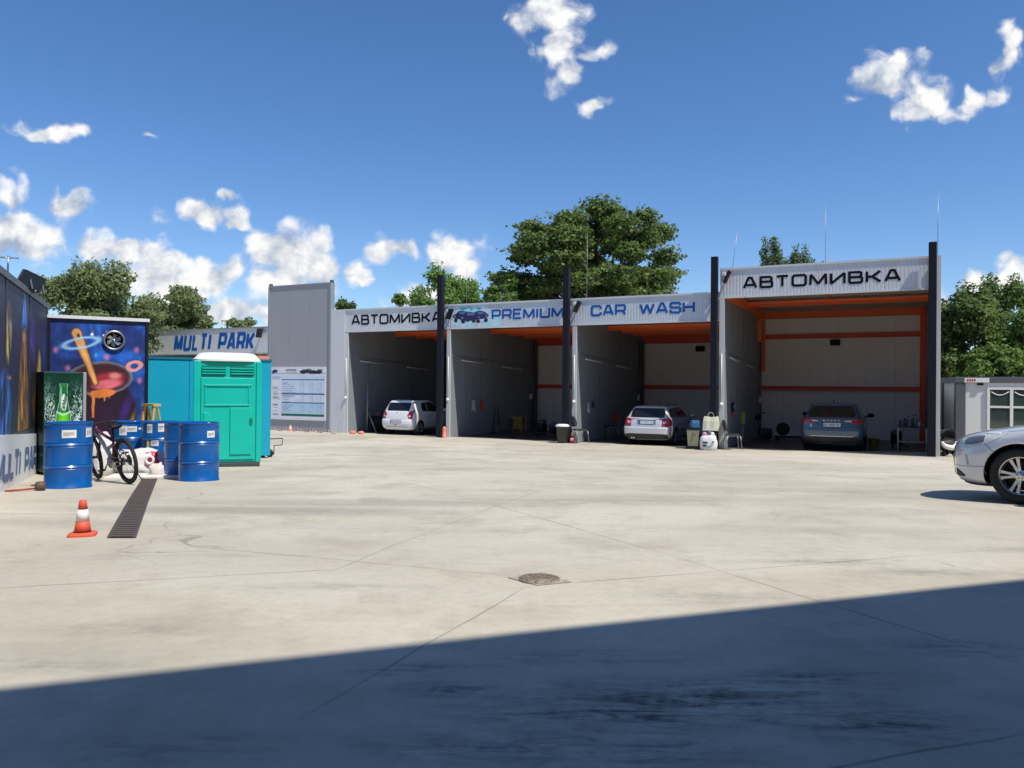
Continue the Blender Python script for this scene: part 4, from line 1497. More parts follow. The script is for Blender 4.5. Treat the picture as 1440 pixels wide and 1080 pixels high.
class Car:
    def __init__(s, name, keys, paint, root, arches, p_rear=3.2, p_front=2.6, sub=7):
        s.root, s.paint = root, paint
        K = np.array([k[:6] for k in keys], float)
        t = np.arange(len(K))
        tq = np.linspace(0, len(K) - 1, (len(K) - 1) * sub + 1)
        S = np.stack([pchip(t, K[:, c], tq) for c in range(6)], 1)
        nq, ns = 34, 150
        a = np.linspace(0, math.pi / 2, nq)
        loops = []
        for (z, yr, yf, hw, cr, cf) in S:
            xr = hw * np.sin(a) ** (2 / p_rear); yr_ = yr + cr * (1 - np.cos(a) ** (2 / p_rear))
            ys = np.linspace(yr + cr, yf - cf, ns + 2)[1:-1]
            xs = np.full(ns, hw)
            xf = (hw * np.sin(a) ** (2 / p_front))[::-1]; yf_ = (yf - cf * (1 - np.cos(a) ** (2 / p_front)))[::-1]
            X, Y = np.concatenate([xr, xs, xf]), np.concatenate([yr_, ys, yf_])
            X = np.concatenate([X, -X[-2:0:-1]]); Y = np.concatenate([Y, Y[-2:0:-1]])
            loops.append(np.stack([X, Y, np.full_like(X, z)], 1))
        P = np.array(loops)                     # slices x points x 3
        nl, n = P.shape[:2]
        V = P.reshape(-1, 3).copy()
        hwmax = K[:, 3].max()
        faces = [(i * n + j, i * n + (j + 1) % n, (i + 1) * n + (j + 1) % n, (i + 1) * n + j) for i in range(nl - 1) for j in range(n)]
        top = list(range((nl - 1) * n, nl * n))
        cen = V[top].mean(0) + np.array([0, 0, .004])
        bot = V[:n].mean(0)
        V = np.vstack([V, cen, bot])
        ci = len(V) - 2
        faces += [(top[j], top[(j + 1) % n], ci) for j in range(n)]
        faces += [((j + 1) % n, j, ci + 1) for j in range(n)]
        mb = MB()
        mb.add(V.tolist(), faces, 0, True)
        s.body = mb.build('body', paint, root)
        s.bvh = BVHTree.FromPolygons([Vector(v) for v in V.tolist()], faces)
        s.hw = hwmax
        # cut the wheel arches
        cut = MB()
        for (yw, zw, ra) in arches:
            for sx in (-1, 1):
                pts = [(yw + ra * math.cos(2 * math.pi * k / 64), zw + ra * math.sin(2 * math.pi * k / 64)) for k in range(64)]
                cut.prism(pts, (sx * hwmax * .60, 0, 0), (0, 1, 0), (0, 0, 1), (sx, 0, 0), hwmax * .6)
        co = cut.build('cutter', M_under)
        md = s.body.modifiers.new('arches', 'BOOLEAN')
        md.object = co; md.operation = 'DIFFERENCE'; md.solver = 'EXACT'
        md.material_mode = 'TRANSFER'
        bpy.context.view_layer.update()
        mtx = s.root.matrix_world.copy()
        co.parent = root
        bpy.context.view_layer.update()
        me = bpy.data.meshes.new_from_object(s.body.evaluated_get(bpy.context.evaluated_depsgraph_get()))
        s.body.modifiers.clear()
        bm = bmesh.new(); bm.from_mesh(me)
        for f in bm.faces: f.smooth = True
        for e in bm.edges:
            if len(e.link_faces) != 2 or e.calc_face_angle(0) > R(38): e.smooth = False
        bm.to_mesh(me); bm.free()
        s.body.data = me
        me.name = 'body'
        bpy.data.objects.remove(co)
        # floor pan and wheel wells
        z0 = K[0, 0]
        u = MB()
        yr0, yf0 = K[0, 1], K[0, 2]
        u.box(-hwmax * .60, hwmax * .60, yr0 + .12, yf0 - .12, z0 - .005, z0 + .25)
        s.under = u.build('underbody', M_under, root)

    def hit(s, view, a, b, x_from=3):
        if view == 'right': o, d = Vector((3, a, b)), Vector((-1, 0, 0))
        elif view == 'left': o, d = Vector((-3, a, b)), Vector((1, 0, 0))
        elif view == 'rear': o, d = Vector((a, -3, b)), Vector((0, 1, 0))
        elif view == 'front': o, d = Vector((a, 9, b)), Vector((0, -1, 0))
        else: o, d = Vector((a, b, 4)), Vector((0, 0, -1))
        h = s.bvh.ray_cast(o, d)
        if h[0] is None:
            return None, None
        nn = h[1]
        if nn.dot(d) > 0: nn = -nn
        return h[0], nn

    def patch(s, mb, view, prof, n=24, m_=8, off=.004, mi=0, thick=.03):
        """a panel laid over the body: prof = [(a, low, high), ...] seen from the given side"""
        A = [p[0] for p in prof]
        aa = np.linspace(A[0], A[-1], n + 1)
        lo = np.interp(aa, A, [p[1] for p in prof]); hi = np.interp(aa, A, [p[2] for p in prof])
        P, Q = [], []
        last = None
        for i in range(n + 1):
            for j in range(m_ + 1):
                b = lo[i] + (hi[i] - lo[i]) * j / m_
                h, nn = s.hit(view, aa[i], b)
                if h is None:
                    h, nn = last if last else (Vector((0, 0, b)), Vector((0, 0, 1)))
                last = (h, nn)
                P.append(h + nn * off)
                Q.append(h - nn * thick)
        ix = lambda i, j: i * (m_ + 1) + j
        fs = [(ix(i, j), ix(i + 1, j), ix(i + 1, j + 1), ix(i, j + 1)) for i in range(n) for j in range(m_)]
        o = len(P)
        rim = [ix(i, 0) for i in range(n + 1)] + [ix(n, j) for j in range(1, m_ + 1)] + [ix(i, m_) for i in range(n - 1, -1, -1)] + [ix(0, j) for j in range(m_ - 1, 0, -1)]
        vs = P + [Q[r] for r in rim]
        k = len(rim)
        fs2 = [(rim[i], rim[(i + 1) % k], o + (i + 1) % k, o + i) for i in range(k)]
        mb.add(vs, fs, mi, True)
        mb.add([vs[r] for r in rim] + vs[o:], [(i, (i + 1) % k, k + (i + 1) % k, k + i) for i in range(k)], mi, False)

    def panel(s, name, view, prof, mt, parent=None, label=None, **kw):
        mb = MB()
        for v in (view if isinstance(view, (list, tuple)) else [view]):
            s.patch(mb, v, prof, **kw)
        o = mb.build(name, mt, parent or s.root, fix=False)
        if label: o['label'] = label
        return o

    def line(s, name, view, pts, mt, rad=.004, parent=None, sink=.001):
        mb = MB()
        views = view if isinstance(view, (list, tuple)) else [view]
        for v in views:
            out = []
            for i in range(len(pts) - 1):
                for k in range(7):
                    a = pts[i][0] + (pts[i + 1][0] - pts[i][0]) * k / 6
                    b = pts[i][1] + (pts[i + 1][1] - pts[i][1]) * k / 6
                    h, nn = s.hit(v, a, b)
                    if h is not None and (not out or (h - out[-1]).length < .3) and (not out or (h - out[-1]).length > 1e-4):
                        out.append(h - nn * sink)
            if len(out) > 1:
                mb.tube(out, rad, 5)
        if mb.v:
            return mb.build(name, mt, parent or s.root)

    def wheel(s, y, side, r, rimr, w, x, spokes=5, double=False, rim_mat=None, steer=0.0):
        e = MB()
        M = Matrix.Rotation(R(90), 3, 'Y') if side > 0 else Matrix.Rotation(R(-90), 3, 'Y')
        c = (side * x, y, r)
        hw_ = w / 2
        tyre = MB().lathe([(rimr - .01, -hw_ * .9), (rimr + .03, -hw_), (r - .035, -hw_), (r - .008, -hw_ * .78), (r, -hw_ * .5), (r, hw_ * .5), (r - .008, hw_ * .78), (r - .035, hw_), (rimr + .03, hw_), (rimr, hw_ * .88), (rimr - .012, hw_ * .8)], 48, (0, 0, 0), M, cap=False)
        t = tyre.build('wheel', M_tyre, s.root, loc=c, autosmooth=R(50))
        rm = MB()
        rm.lathe([(rimr - .03, -hw_ * .5), (rimr - .018, hw_ * .6), (rimr - .006, hw_ * .86), (rimr + .004, hw_ * .9), (rimr + .002, hw_ * .8)], 48, (0, 0, 0), M, cap=False)
        rm.lathe([(.001, hw_ * .80), (.05, hw_ * .79), (.065, hw_ * .70), (.065, hw_ * .3)], 24, (0, 0, 0), M)
        ang = []
        for k in range(spokes):
            b = 2 * math.pi * k / spokes + .3
            ang += [b - .19, b + .19] if double else [b]
        for an in ang:
            rot = Matrix.Rotation(an, 3, 'Z')
            wd = (.017, .014) if double else (.055, .045)
            zz = hw_ * .78
            vs = []
            for (rr, ww, z1, th) in ((.045, wd[0], zz * .95, .03), (rimr * .6, wd[1], zz * 1.0, .03), (rimr - .012, wd[0] * 1.15, zz * 1.08, .035)):
                for (sx, sz) in ((-1, 0), (1, 0), (1, -1), (-1, -1)):
                    off_ = (.022 if double else 0) * (0)
                    vs.append(M @ (rot @ Vector((rr, sx * ww, z1 + sz * th))))
            fs = []
            for q in (0, 1):
                for k2 in range(4):
                    fs.append((q * 4 + k2, q * 4 + (k2 + 1) % 4, q * 4 + 4 + (k2 + 1) % 4, q * 4 + 4 + k2))
            fs += [(3, 2, 1, 0), (8, 9, 10, 11)]
            rm.add(vs, fs)
        for k in range(5):
            an = 2 * math.pi * k / 5
            p = M @ Vector((.034 * math.cos(an), .034 * math.sin(an), hw_ * .80))
            q = M @ Vector((.034 * math.cos(an), .034 * math.sin(an), hw_ * .84))
            rm.tube([p, q], .008, 6, mi=1)
        rm.build('rim', [rim_mat or M_rim, M_under], t, autosmooth=R(35))
        MB().lathe([(.001, -.005), (rimr - .04, -.005), (rimr - .04, -.03), (.001, -.03)], 32, (0, 0, 0), M).build('brake_disc', mat('brake_disc', (.06, .06, .06), .5, metal=.6), t)
        return t

    def mirror(s, y, z, mt, w=.20):
        for sx in (-1, 1):
            h, nn = s.hit('right' if sx > 0 else 'left', y, z - .04)
            if h is None: continue
            mb = MB()
            c = h + Vector((sx * .16, .0, .05))
            rings = []
            vs, fs = [], []
            n = 16
            for i in range(9):
                ph = -math.pi / 2 + math.pi * i / 8
                for k in range(n):
                    th = 2 * math.pi * k / n
                    v = Vector((.115 * abs(math.cos(ph)) ** .6 * math.cos(th) , .07 * math.sin(ph), .075 * abs(math.cos(ph)) ** .6 * math.sin(th)))
                    vs.append(c + v)
            for i in range(8):
                for k in range(n):
                    fs.append((i * n + k, i * n + (k + 1) % n, (i + 1) * n + (k + 1) % n, (i + 1) * n + k))
            mb.add(vs, fs, 0, True)
            mb.tube([h + Vector((-sx * .02, 0, .0)), c + Vector((-sx * .03, 0, -.03))], .028, 8)
            mb.build('door_mirror', mt, s.root)

    def plate(s, z, x=0, w=.52, h=.11, front=False, y_off=.012, country=True):
        p, nn = s.hit('front' if front else 'rear', x, z)
        ax = Vector((1, 0, 0))
        tilt = Vector((0, nn.y, nn.z)).normalized()
        az = Vector((0, -tilt.z, tilt.y)) if not front else Vector((0, -tilt.z, tilt.y))
        if az.z < 0: az = -az
        c = p + tilt * y_off
        fr = MB().prism([(-w / 2 - .012, -h / 2 - .012), (w / 2 + .012, -h / 2 - .012), (w / 2 + .012, h / 2 + .012), (-w / 2 - .012, h / 2 + .012)], c - tilt * .03, ax, az, tilt, .03).build('plate_frame', M_plateframe, s.root)
        MB().prism([(-w / 2, -h / 2), (w / 2, -h / 2), (w / 2, h / 2), (-w / 2, h / 2)], c + tilt * .001, ax, az, tilt, .003).build('number_plate', M_plate, fr)
        mb = MB()
        sgn = 1
        mb.prism([(-w / 2 + .002, -h / 2 + .002), (-w / 2 + .04, -h / 2 + .002), (-w / 2 + .04, h / 2 - .002), (-w / 2 + .002, h / 2 - .002)], c + tilt * .005, ax, az, tilt, .001, mi=1)
        xs = [-.18, -.13, -.06, -.01, .04, .09, .16, .21]
        rs = random.Random(int(z * 1000))
        for x_ in xs:
            mb.prism([(x_ - .018, -.035), (x_ - .006, -.035), (x_ - .006, .035), (x_ - .018, .035)], c + tilt * .005, ax, az, tilt, .001)
            k = rs.random()
            mb.prism([(x_ - .005, .023), (x_ + .018, .023), (x_ + .018, .035), (x_ - .005, .035)], c + tilt * .005, ax, az, tilt, .001)
            if k > .3: mb.prism([(x_ - .005, -.035), (x_ + .018, -.035), (x_ + .018, -.023), (x_ - .005, -.023)], c + tilt * .005, ax, az, tilt, .001)
            if k < .7: mb.prism([(x_ + .007, -.022), (x_ + .018, -.022), (x_ + .018, .022), (x_ + .007, .022)], c + tilt * .005, ax, az, tilt, .001)
        mb.build('plate_marks', [M_lettblack, mat('plate_blue', (.02, .06, .35), .4)], fr)

def car_root(name, pos, heading, label, cat='car', pitch_=0.0):
    e = empty(name, pos, math.atan2(heading.y, heading.x) - math.pi / 2, label, cat)
    if pitch_:
        e.rotation_euler = (pitch_, 0, e.rotation_euler[2])
    return e

GAP = mat('panel_gap', (.02, .02, .022), .7)

# ------------------------------------------------------------------ white hatchback in the first bay
def white_hatchback():
    p = bw(-18.16, -.06, .012)
    root = car_root('parked_car', p, BY, 'small white hatchback, its roof shade painted black, parked half in the leftmost bay')
    paint = mat('paint_white', (.74, .75, .76), .25, var=.02, coat=.7)
    keys = [  # z, rear y, front y, half width, rear corner, front corner
        (.21, .12, 3.55, .70, .30, .45), (.30, .04, 3.64, .79, .30, .5), (.48, .0, 3.69, .83, .30, .55), (.62, .015, 3.68, .845, .30, .55), (.66, .055, 3.67, .845, .30, .55), (.78, .08, 3.58, .845, .30, .6),
        (.90, .11, 3.20, .835, .30, .45), (.97, .13, 2.90, .81, .30, .35), (1.02, .16, 2.76, .78, .28, .3), (1.22, .25, 2.36, .70, .28, .3), (1.38, .33, 2.02, .645, .30, .3), (1.455, .40, 1.84, .60, .30, .3), (1.49, .52, 1.66, .50, .3, .3), (1.505, .75, 1.45, .32, .3, .3)]
    c = Car('white_hatch', keys, paint, root, [(.68, .30, .335), (3.03, .30, .335)], p_rear=3.4)
    c.panel('rear_window', 'rear', [(-.57, 1.04, 1.33), (-.50, 1.02, 1.37), (.50, 1.02, 1.37), (.57, 1.04, 1.33)], M_glass)
    sw = [(.88, 1.03, 1.16), (1.0, 1.01, 1.35), (1.30, .985, 1.39)]
    c.panel('roof_shade_panel', 'top', [(-.56, .60, 1.62), (-.48, .50, 1.78), (.48, .50, 1.78), (.56, .60, 1.62)], mat('roof_shade', (.016, .016, .018), .25, coat=.5), n=30, m_=20)  # black patch puts the shade on the white roof into colour
    for v in ('right', 'left'):
        c.panel('side_window', v, sw, M_glass)
        c.panel('side_window', v, [(1.34, .985, 1.39), (1.8, .97, 1.39), (2.05, .965, 1.33), (2.62, .96, 1.02)], M_glass)
        c.line('panel_gap', v, [(1.32, .97), (1.30, .7), (1.16, .55)], GAP)
        c.line('panel_gap', v, [(1.30, .97), (1.29, .30), (2.45, .30), (2.52, .95)], GAP)
        mb = MB()
        h, nn = c.hit(v, 1.55, .88)
        mb.obox(h + nn * .012, (.03, .18, .03)); mb.build('door_handle', paint, root, bevel=.008)
        # tail lamp wraps the corner
    for sx in (-1, 1):
        mb = MB()
        pr = [(.53, .84, .86), (.60, .70, .97), (.70, .68, 1.03), (.77, .70, 1.06)]
        if sx < 0: pr = [(-a, l, h) for a, l, h in pr][::-1]
        c.patch(mb, 'rear', pr, n=14, m_=10, off=.008)
        l = mb.build('tail_light', M_lampred, root, fix=False)
        mb = MB()
        pr2 = [(.60, .77, .82), (.68, .76, .84)]
        if sx < 0: pr2 = [(-a, l_, h) for a, l_, h in pr2][::-1]
        c.patch(mb, 'rear', pr2, n=5, m_=4, off=.013)
        mb.build('reverse_lens', M_lampclear, l, fix=False)
    c.line('panel_gap', 'rear', [(-.60, 1.0), (-.60, .66), (.60, .66), (.60, 1.0)], GAP, .006)
    c.panel('bumper_groove', 'rear', [(-.55, .335, .35), (.55, .335, .35)], M_trim, off=.003)
    c.plate(.575)
    c.panel('tow_cover', 'rear', [(-.05, .415, .435), (.0, .40, .445), (.05, .415, .435)], M_trim, off=.004)
    mb = MB(); h, nn = c.hit('rear', 0, .93); mb.lathe([(0, .012), (.03, .008), (.035, 0)], 14, h, Matrix.Rotation(R(90), 3, 'X')); mb.build('badge', M_chrome, root)
    mb = MB(); mb.tube([(0, .40, 1.41), (.0, .36, 1.36)], .012, 6); mb.obox((.16, .235, 1.12), (.36, .012, .012), (0, R(12), 0)); mb.build('rear_wiper', M_black, root)
    mb = MB(); mb.tube([(0, .75, 1.50), (0, .5, 1.68)], [.008, .004], 6); mb.build('aerial', M_black, root)
    for y in (.68, 3.03):
        for sx in (-1, 1):
            c.wheel(y, sx, .30, .20, .19, .735, spokes=6)
    c.mirror(2.42, 1.02, paint)
    return root
white_hatchback().scale = (.9, .9, .9)

# ------------------------------------------------------------------ silver estate in the third bay
def silver_estate():
    p = bw(-8.26, -.02, .012)
    root = car_root('parked_car', p, BY, 'silver estate car with red tail lights parked in the bay under the words car wash')
    paint = mat('paint_silver', (.64, .66, .69), .3, metal=.25, var=.03, coat=.8)
    keys = [
        (.20, .15, 4.42, .72, .32, .55), (.28, .05, 4.50, .82, .32, .6), (.46, .0, 4.55, .875, .32, .62), (.60, .0, 4.57, .885, .32, .62), (.655, .03, 4.55, .885, .32, .62), (.67, .075, 4.54, .885, .32, .62), (.80, .105, 4.40, .88, .32, .7), (.92, .15, 3.75, .865, .32, .5),
        (.98, .18, 3.45, .84, .30, .35), (1.03, .22, 3.28, .79, .28, .3), (1.20, .36, 2.92, .715, .28, .3), (1.34, .48, 2.58, .65, .28, .3), (1.40, .55, 2.38, .60, .28, .3), (1.43, .72, 2.1, .48, .3, .3), (1.44, 1.0, 1.8, .3, .3, .3)]
    c = Car('estate', keys, paint, root, [(.98, .32, .355), (3.63, .32, .355)], p_rear=3.6)
    c.panel('rear_window', 'rear', [(-.63, 1.02, 1.24), (-.55, 1.005, 1.345), (.55, 1.005, 1.345), (.63, 1.02, 1.24)], M_glass)
    for v in ('right', 'left'):
        c.panel('side_window', v, [(.58, 1.05, 1.10), (.74, 1.01, 1.32), (1.22, 1.0, 1.35)], M_glass)
        c.panel('side_window', v, [(1.27, 1.0, 1.35), (1.9, .985, 1.36), (2.18, .98, 1.36)], M_glass)
        c.panel('side_window', v, [(2.23, .98, 1.36), (2.5, .975, 1.33), (3.2, .97, 1.03)], M_glass)
        c.line('panel_gap', v, [(1.24, 1.0), (1.22, .75), (1.42, .5), (1.45, .28), (2.2, .27), (2.21, .98)], GAP)
        c.line('panel_gap', v, [(2.21, .27), (3.15, .27), (3.2, .97)], GAP)
        c.panel('side_strip', v, [(1.45, .50, .535), (3.15, .50, .535)], M_trim, off=.008)
        for y in (1.45, 2.40):
            h, nn = c.hit(v, y, .87)
            MB().obox(h + nn * .012, (.03, .18, .03)).build('door_handle', paint, root, bevel=.008)
        sx = 1 if v == 'right' else -1
        mb = MB(); mb.tube([(sx * .56, .72, 1.40), (sx * .575, .8, 1.465), (sx * .575, 2.2, 1.465), (sx * .56, 2.3, 1.40)], .014, 6); mb.build('roof_rail', M_black, root)
    for sx in (-1, 1):
        pr = [(.58, .70, .90), (.62, .685, .97), (.72, .68, .985), (.80, .69, .985), (.855, .72, .96)]
        if sx < 0: pr = [(-a, l, h) for a, l, h in pr][::-1]
        l = c.panel('tail_light', 'rear', pr, M_lampred, n=14, m_=10, off=.008)
        pr2 = [(.62, .80, .87), (.72, .80, .88)]
        if sx < 0: pr2 = [(-a, l_, h) for a, l_, h in pr2][::-1]
        c.panel('reverse_lens', 'rear', pr2, M_lampclear, l, n=6, m_=4, off=.013)
        mb = MB(); c.patch(mb, 'right' if sx > 0 else 'left', [(.17, .72, .96), (.42, .74, .93)], n=8, m_=6, off=.008); mb.build('side_lens', M_lampred, l, fix=False)
    c.line('panel_gap', 'rear', [(-.62, .99), (-.60, .67), (.60, .67), (.62, .99)], GAP, .006)
    c.panel('plate_shade', 'rear', [(-.36, .755, .90), (.36, .755, .90)], mat('recess_shade', (.34, .36, .40), .3, metal=.5), off=.003)  # darker silver patch paints the shade of a recess around the plate
    c.plate(.83)
    c.panel('lower_bumper', 'rear', [(-.80, .25, .40), (-.6, .22, .42), (.6, .22, .42), (.80, .25, .40)], M_trim, off=.006, n=40)
    c.panel('chrome_strip', 'rear', [(-.36, .905, .925), (.36, .905, .925)], M_chrome, off=.008)
    c.panel('spoiler_edge', 'rear', [(-.54, 1.352, 1.375), (.54, 1.352, 1.375)], paint, off=.02)
    mb = MB(); mb.tube([(-.52, .1, .26), (-.52, -.02, .255)], .03, 10); mb.tube([(-.44, .1, .26), (-.44, -.02, .255)], .03, 10); mb.build('exhaust', M_steel, root)
    mb = MB(); mb.obox((-.14, .30, 1.06), (.5, .012, .014), (0, R(-6), 0)); mb.build('rear_wiper', M_black, root)
    for y in (.98, 3.63):
        for sx in (-1, 1):
            c.wheel(y, sx, .32, .215, .20, .765, spokes=7)
    c.mirror(3.0, 1.0, paint)
    return root
silver_estate().scale = (.9, .9, .9)

# ------------------------------------------------------------------ dark blue-grey hatch in the tall bay
GL['D'] = (.95, [[(0, 0), (0, 1), (.84, 1), (1, .84), (1, .16), (.84, 0), (0, 0)]])
def blue_hatchback():
    p = bw(-2.66, .85, .012)
    root = car_root('parked_car', p, BY, 'dark grey blue hatchback seen from behind inside the tall right bay')
    paint = mat('paint_slate', (.075, .125, .175), .26, metal=.35, var=.03, coat=.8)
    keys = [
        (.20, .14, 4.20, .74, .32, .5), (.30, .05, 4.30, .85, .34, .55), (.50, .0, 4.35, .895, .36, .6), (.62, .0, 4.36, .90, .36, .62), (.72, .02, 4.33, .90, .36, .62), (.84, .035, 4.10, .895, .36, .65), (.94, .04, 3.50, .88, .36, .5), (.985, .07, 3.30, .865, .34, .4),
        (1.03, .12, 3.15, .82, .32, .35), (1.20, .30, 2.82, .74, .32, .3), (1.36, .47, 2.48, .675, .32, .3), (1.43, .54, 2.30, .63, .3, .3), (1.465, .70, 2.05, .52, .3, .3), (1.475, .95, 1.8, .34, .3, .3)]
    c = Car('slate', keys, paint, root, [(.90, .325, .36), (3.52, .325, .36)], p_rear=3.0)
    c.panel('rear_window', 'rear', [(-.66, 1.035, 1.16), (-.56, 1.03, 1.36), (.56, 1.03, 1.36), (.66, 1.035, 1.16)], M_glass)
    for v in ('right', 'left'):
        c.panel('side_window', v, [(.75, 1.06, 1.15), (.95, 1.02, 1.36), (1.5, 1.0, 1.40)], M_glass)
        c.panel('side_window', v, [(1.55, 1.0, 1.40), (2.2, .99, 1.40), (3.05, .98, 1.03)], M_glass)
        c.line('panel_gap', v, [(1.52, 1.0), (1.50, .28), (2.9, .28), (3.05, .98)], GAP)
        for y in (1.2, 2.1):
            h, nn = c.hit(v, y, .90)
            MB().obox(h + nn * .012, (.03, .18, .03)).build('door_handle', paint, root, bevel=.008)
    for sx in (-1, 1):
        pr = [(.36, .90, .93), (.50, .885, .955), (.62, .86, .965), (.80, .84, .965), (.88, .86, .95)]
        if sx < 0: pr = [(-a, l, h) for a, l, h in pr][::-1]
        l = c.panel('tail_light', 'rear', pr, M_lampred, n=18, m_=6, off=.008)
        pr2 = [(.38, .905, .93), (.56, .90, .945)]
        if sx < 0: pr2 = [(-a, l_, h) for a, l_, h in pr2][::-1]
        c.panel('reverse_lens', 'rear', pr2, M_lampclear, l, n=6, m_=3, off=.013)
        c.panel('reflector', 'rear', [(sx * .66 - .09, .42, .44), (sx * .66 + .09, .42, .44)], M_lampred, off=.006)
    c.line('panel_gap', 'rear', [(-.60, 1.0), (-.60, .9), (-.56, .62), (.56, .62), (.60, .9), (.60, 1.0)], GAP, .005)
    c.line('crease', 'rear', [(-.54, .70), (0, .69), (.54, .70)], GAP, .006)
    c.plate(.80)
    c.panel('lower_bumper', 'rear', [(-.82, .26, .36), (-.6, .22, .44), (.6, .22, .44), (.82, .26, .36)], M_trim, off=.006, n=40)
    c.panel('bumper_strip', 'rear', [(-.6, .445, .457), (.6, .445, .457)], M_chrome, off=.008)
    h, nn = c.hit('rear', 0, .93)
    lettering('lettering', 'SKODA', -.24, .24, .935, .034, .010, (0, h.y - .003, 0), (1, 0, 0), (0, 0, 1), (0, -1, 0), M_chrome, root, gap=1.6, depth=.004)
    h, nn = c.hit('rear', -.58, .76)
    mb = MB(); mb.obox((-.60, h.y - .004, .765), (.015, .008, .12), (0, R(-14), 0)); mb.obox((-.575, h.y - .004, .765), (.015, .008, .12), (0, R(14), 0)); mb.obox((-.45, h.y + .02, .775), (.15, .05, .012)); mb.build('badge', M_chrome, root)
    c.panel('spoiler', 'rear', [(-.56, 1.372, 1.41), (.56, 1.372, 1.41)], paint, off=.05, thick=.02)
    mb = MB(); mb.prism([(0, 0), (.16, 0), (.03, .09), (.0, .09)], (-.02, .95, 1.468), (0, 1, 0), (0, 0, 1), (1, 0, 0), .04); mb.build('aerial_fin', paint, root)
    mb = MB(); mb.obox((-.1, .20, 1.07), (.5, .012, .014), (0, R(-5), 0)); mb.build('rear_wiper', M_black, root)
    for y in (.90, 3.52):
        for sx in (-1, 1):
            c.wheel(y, sx, .325, .22, .21, .78, spokes=5)
    c.mirror(2.95, 1.02, M_black)
blue_hatchback()

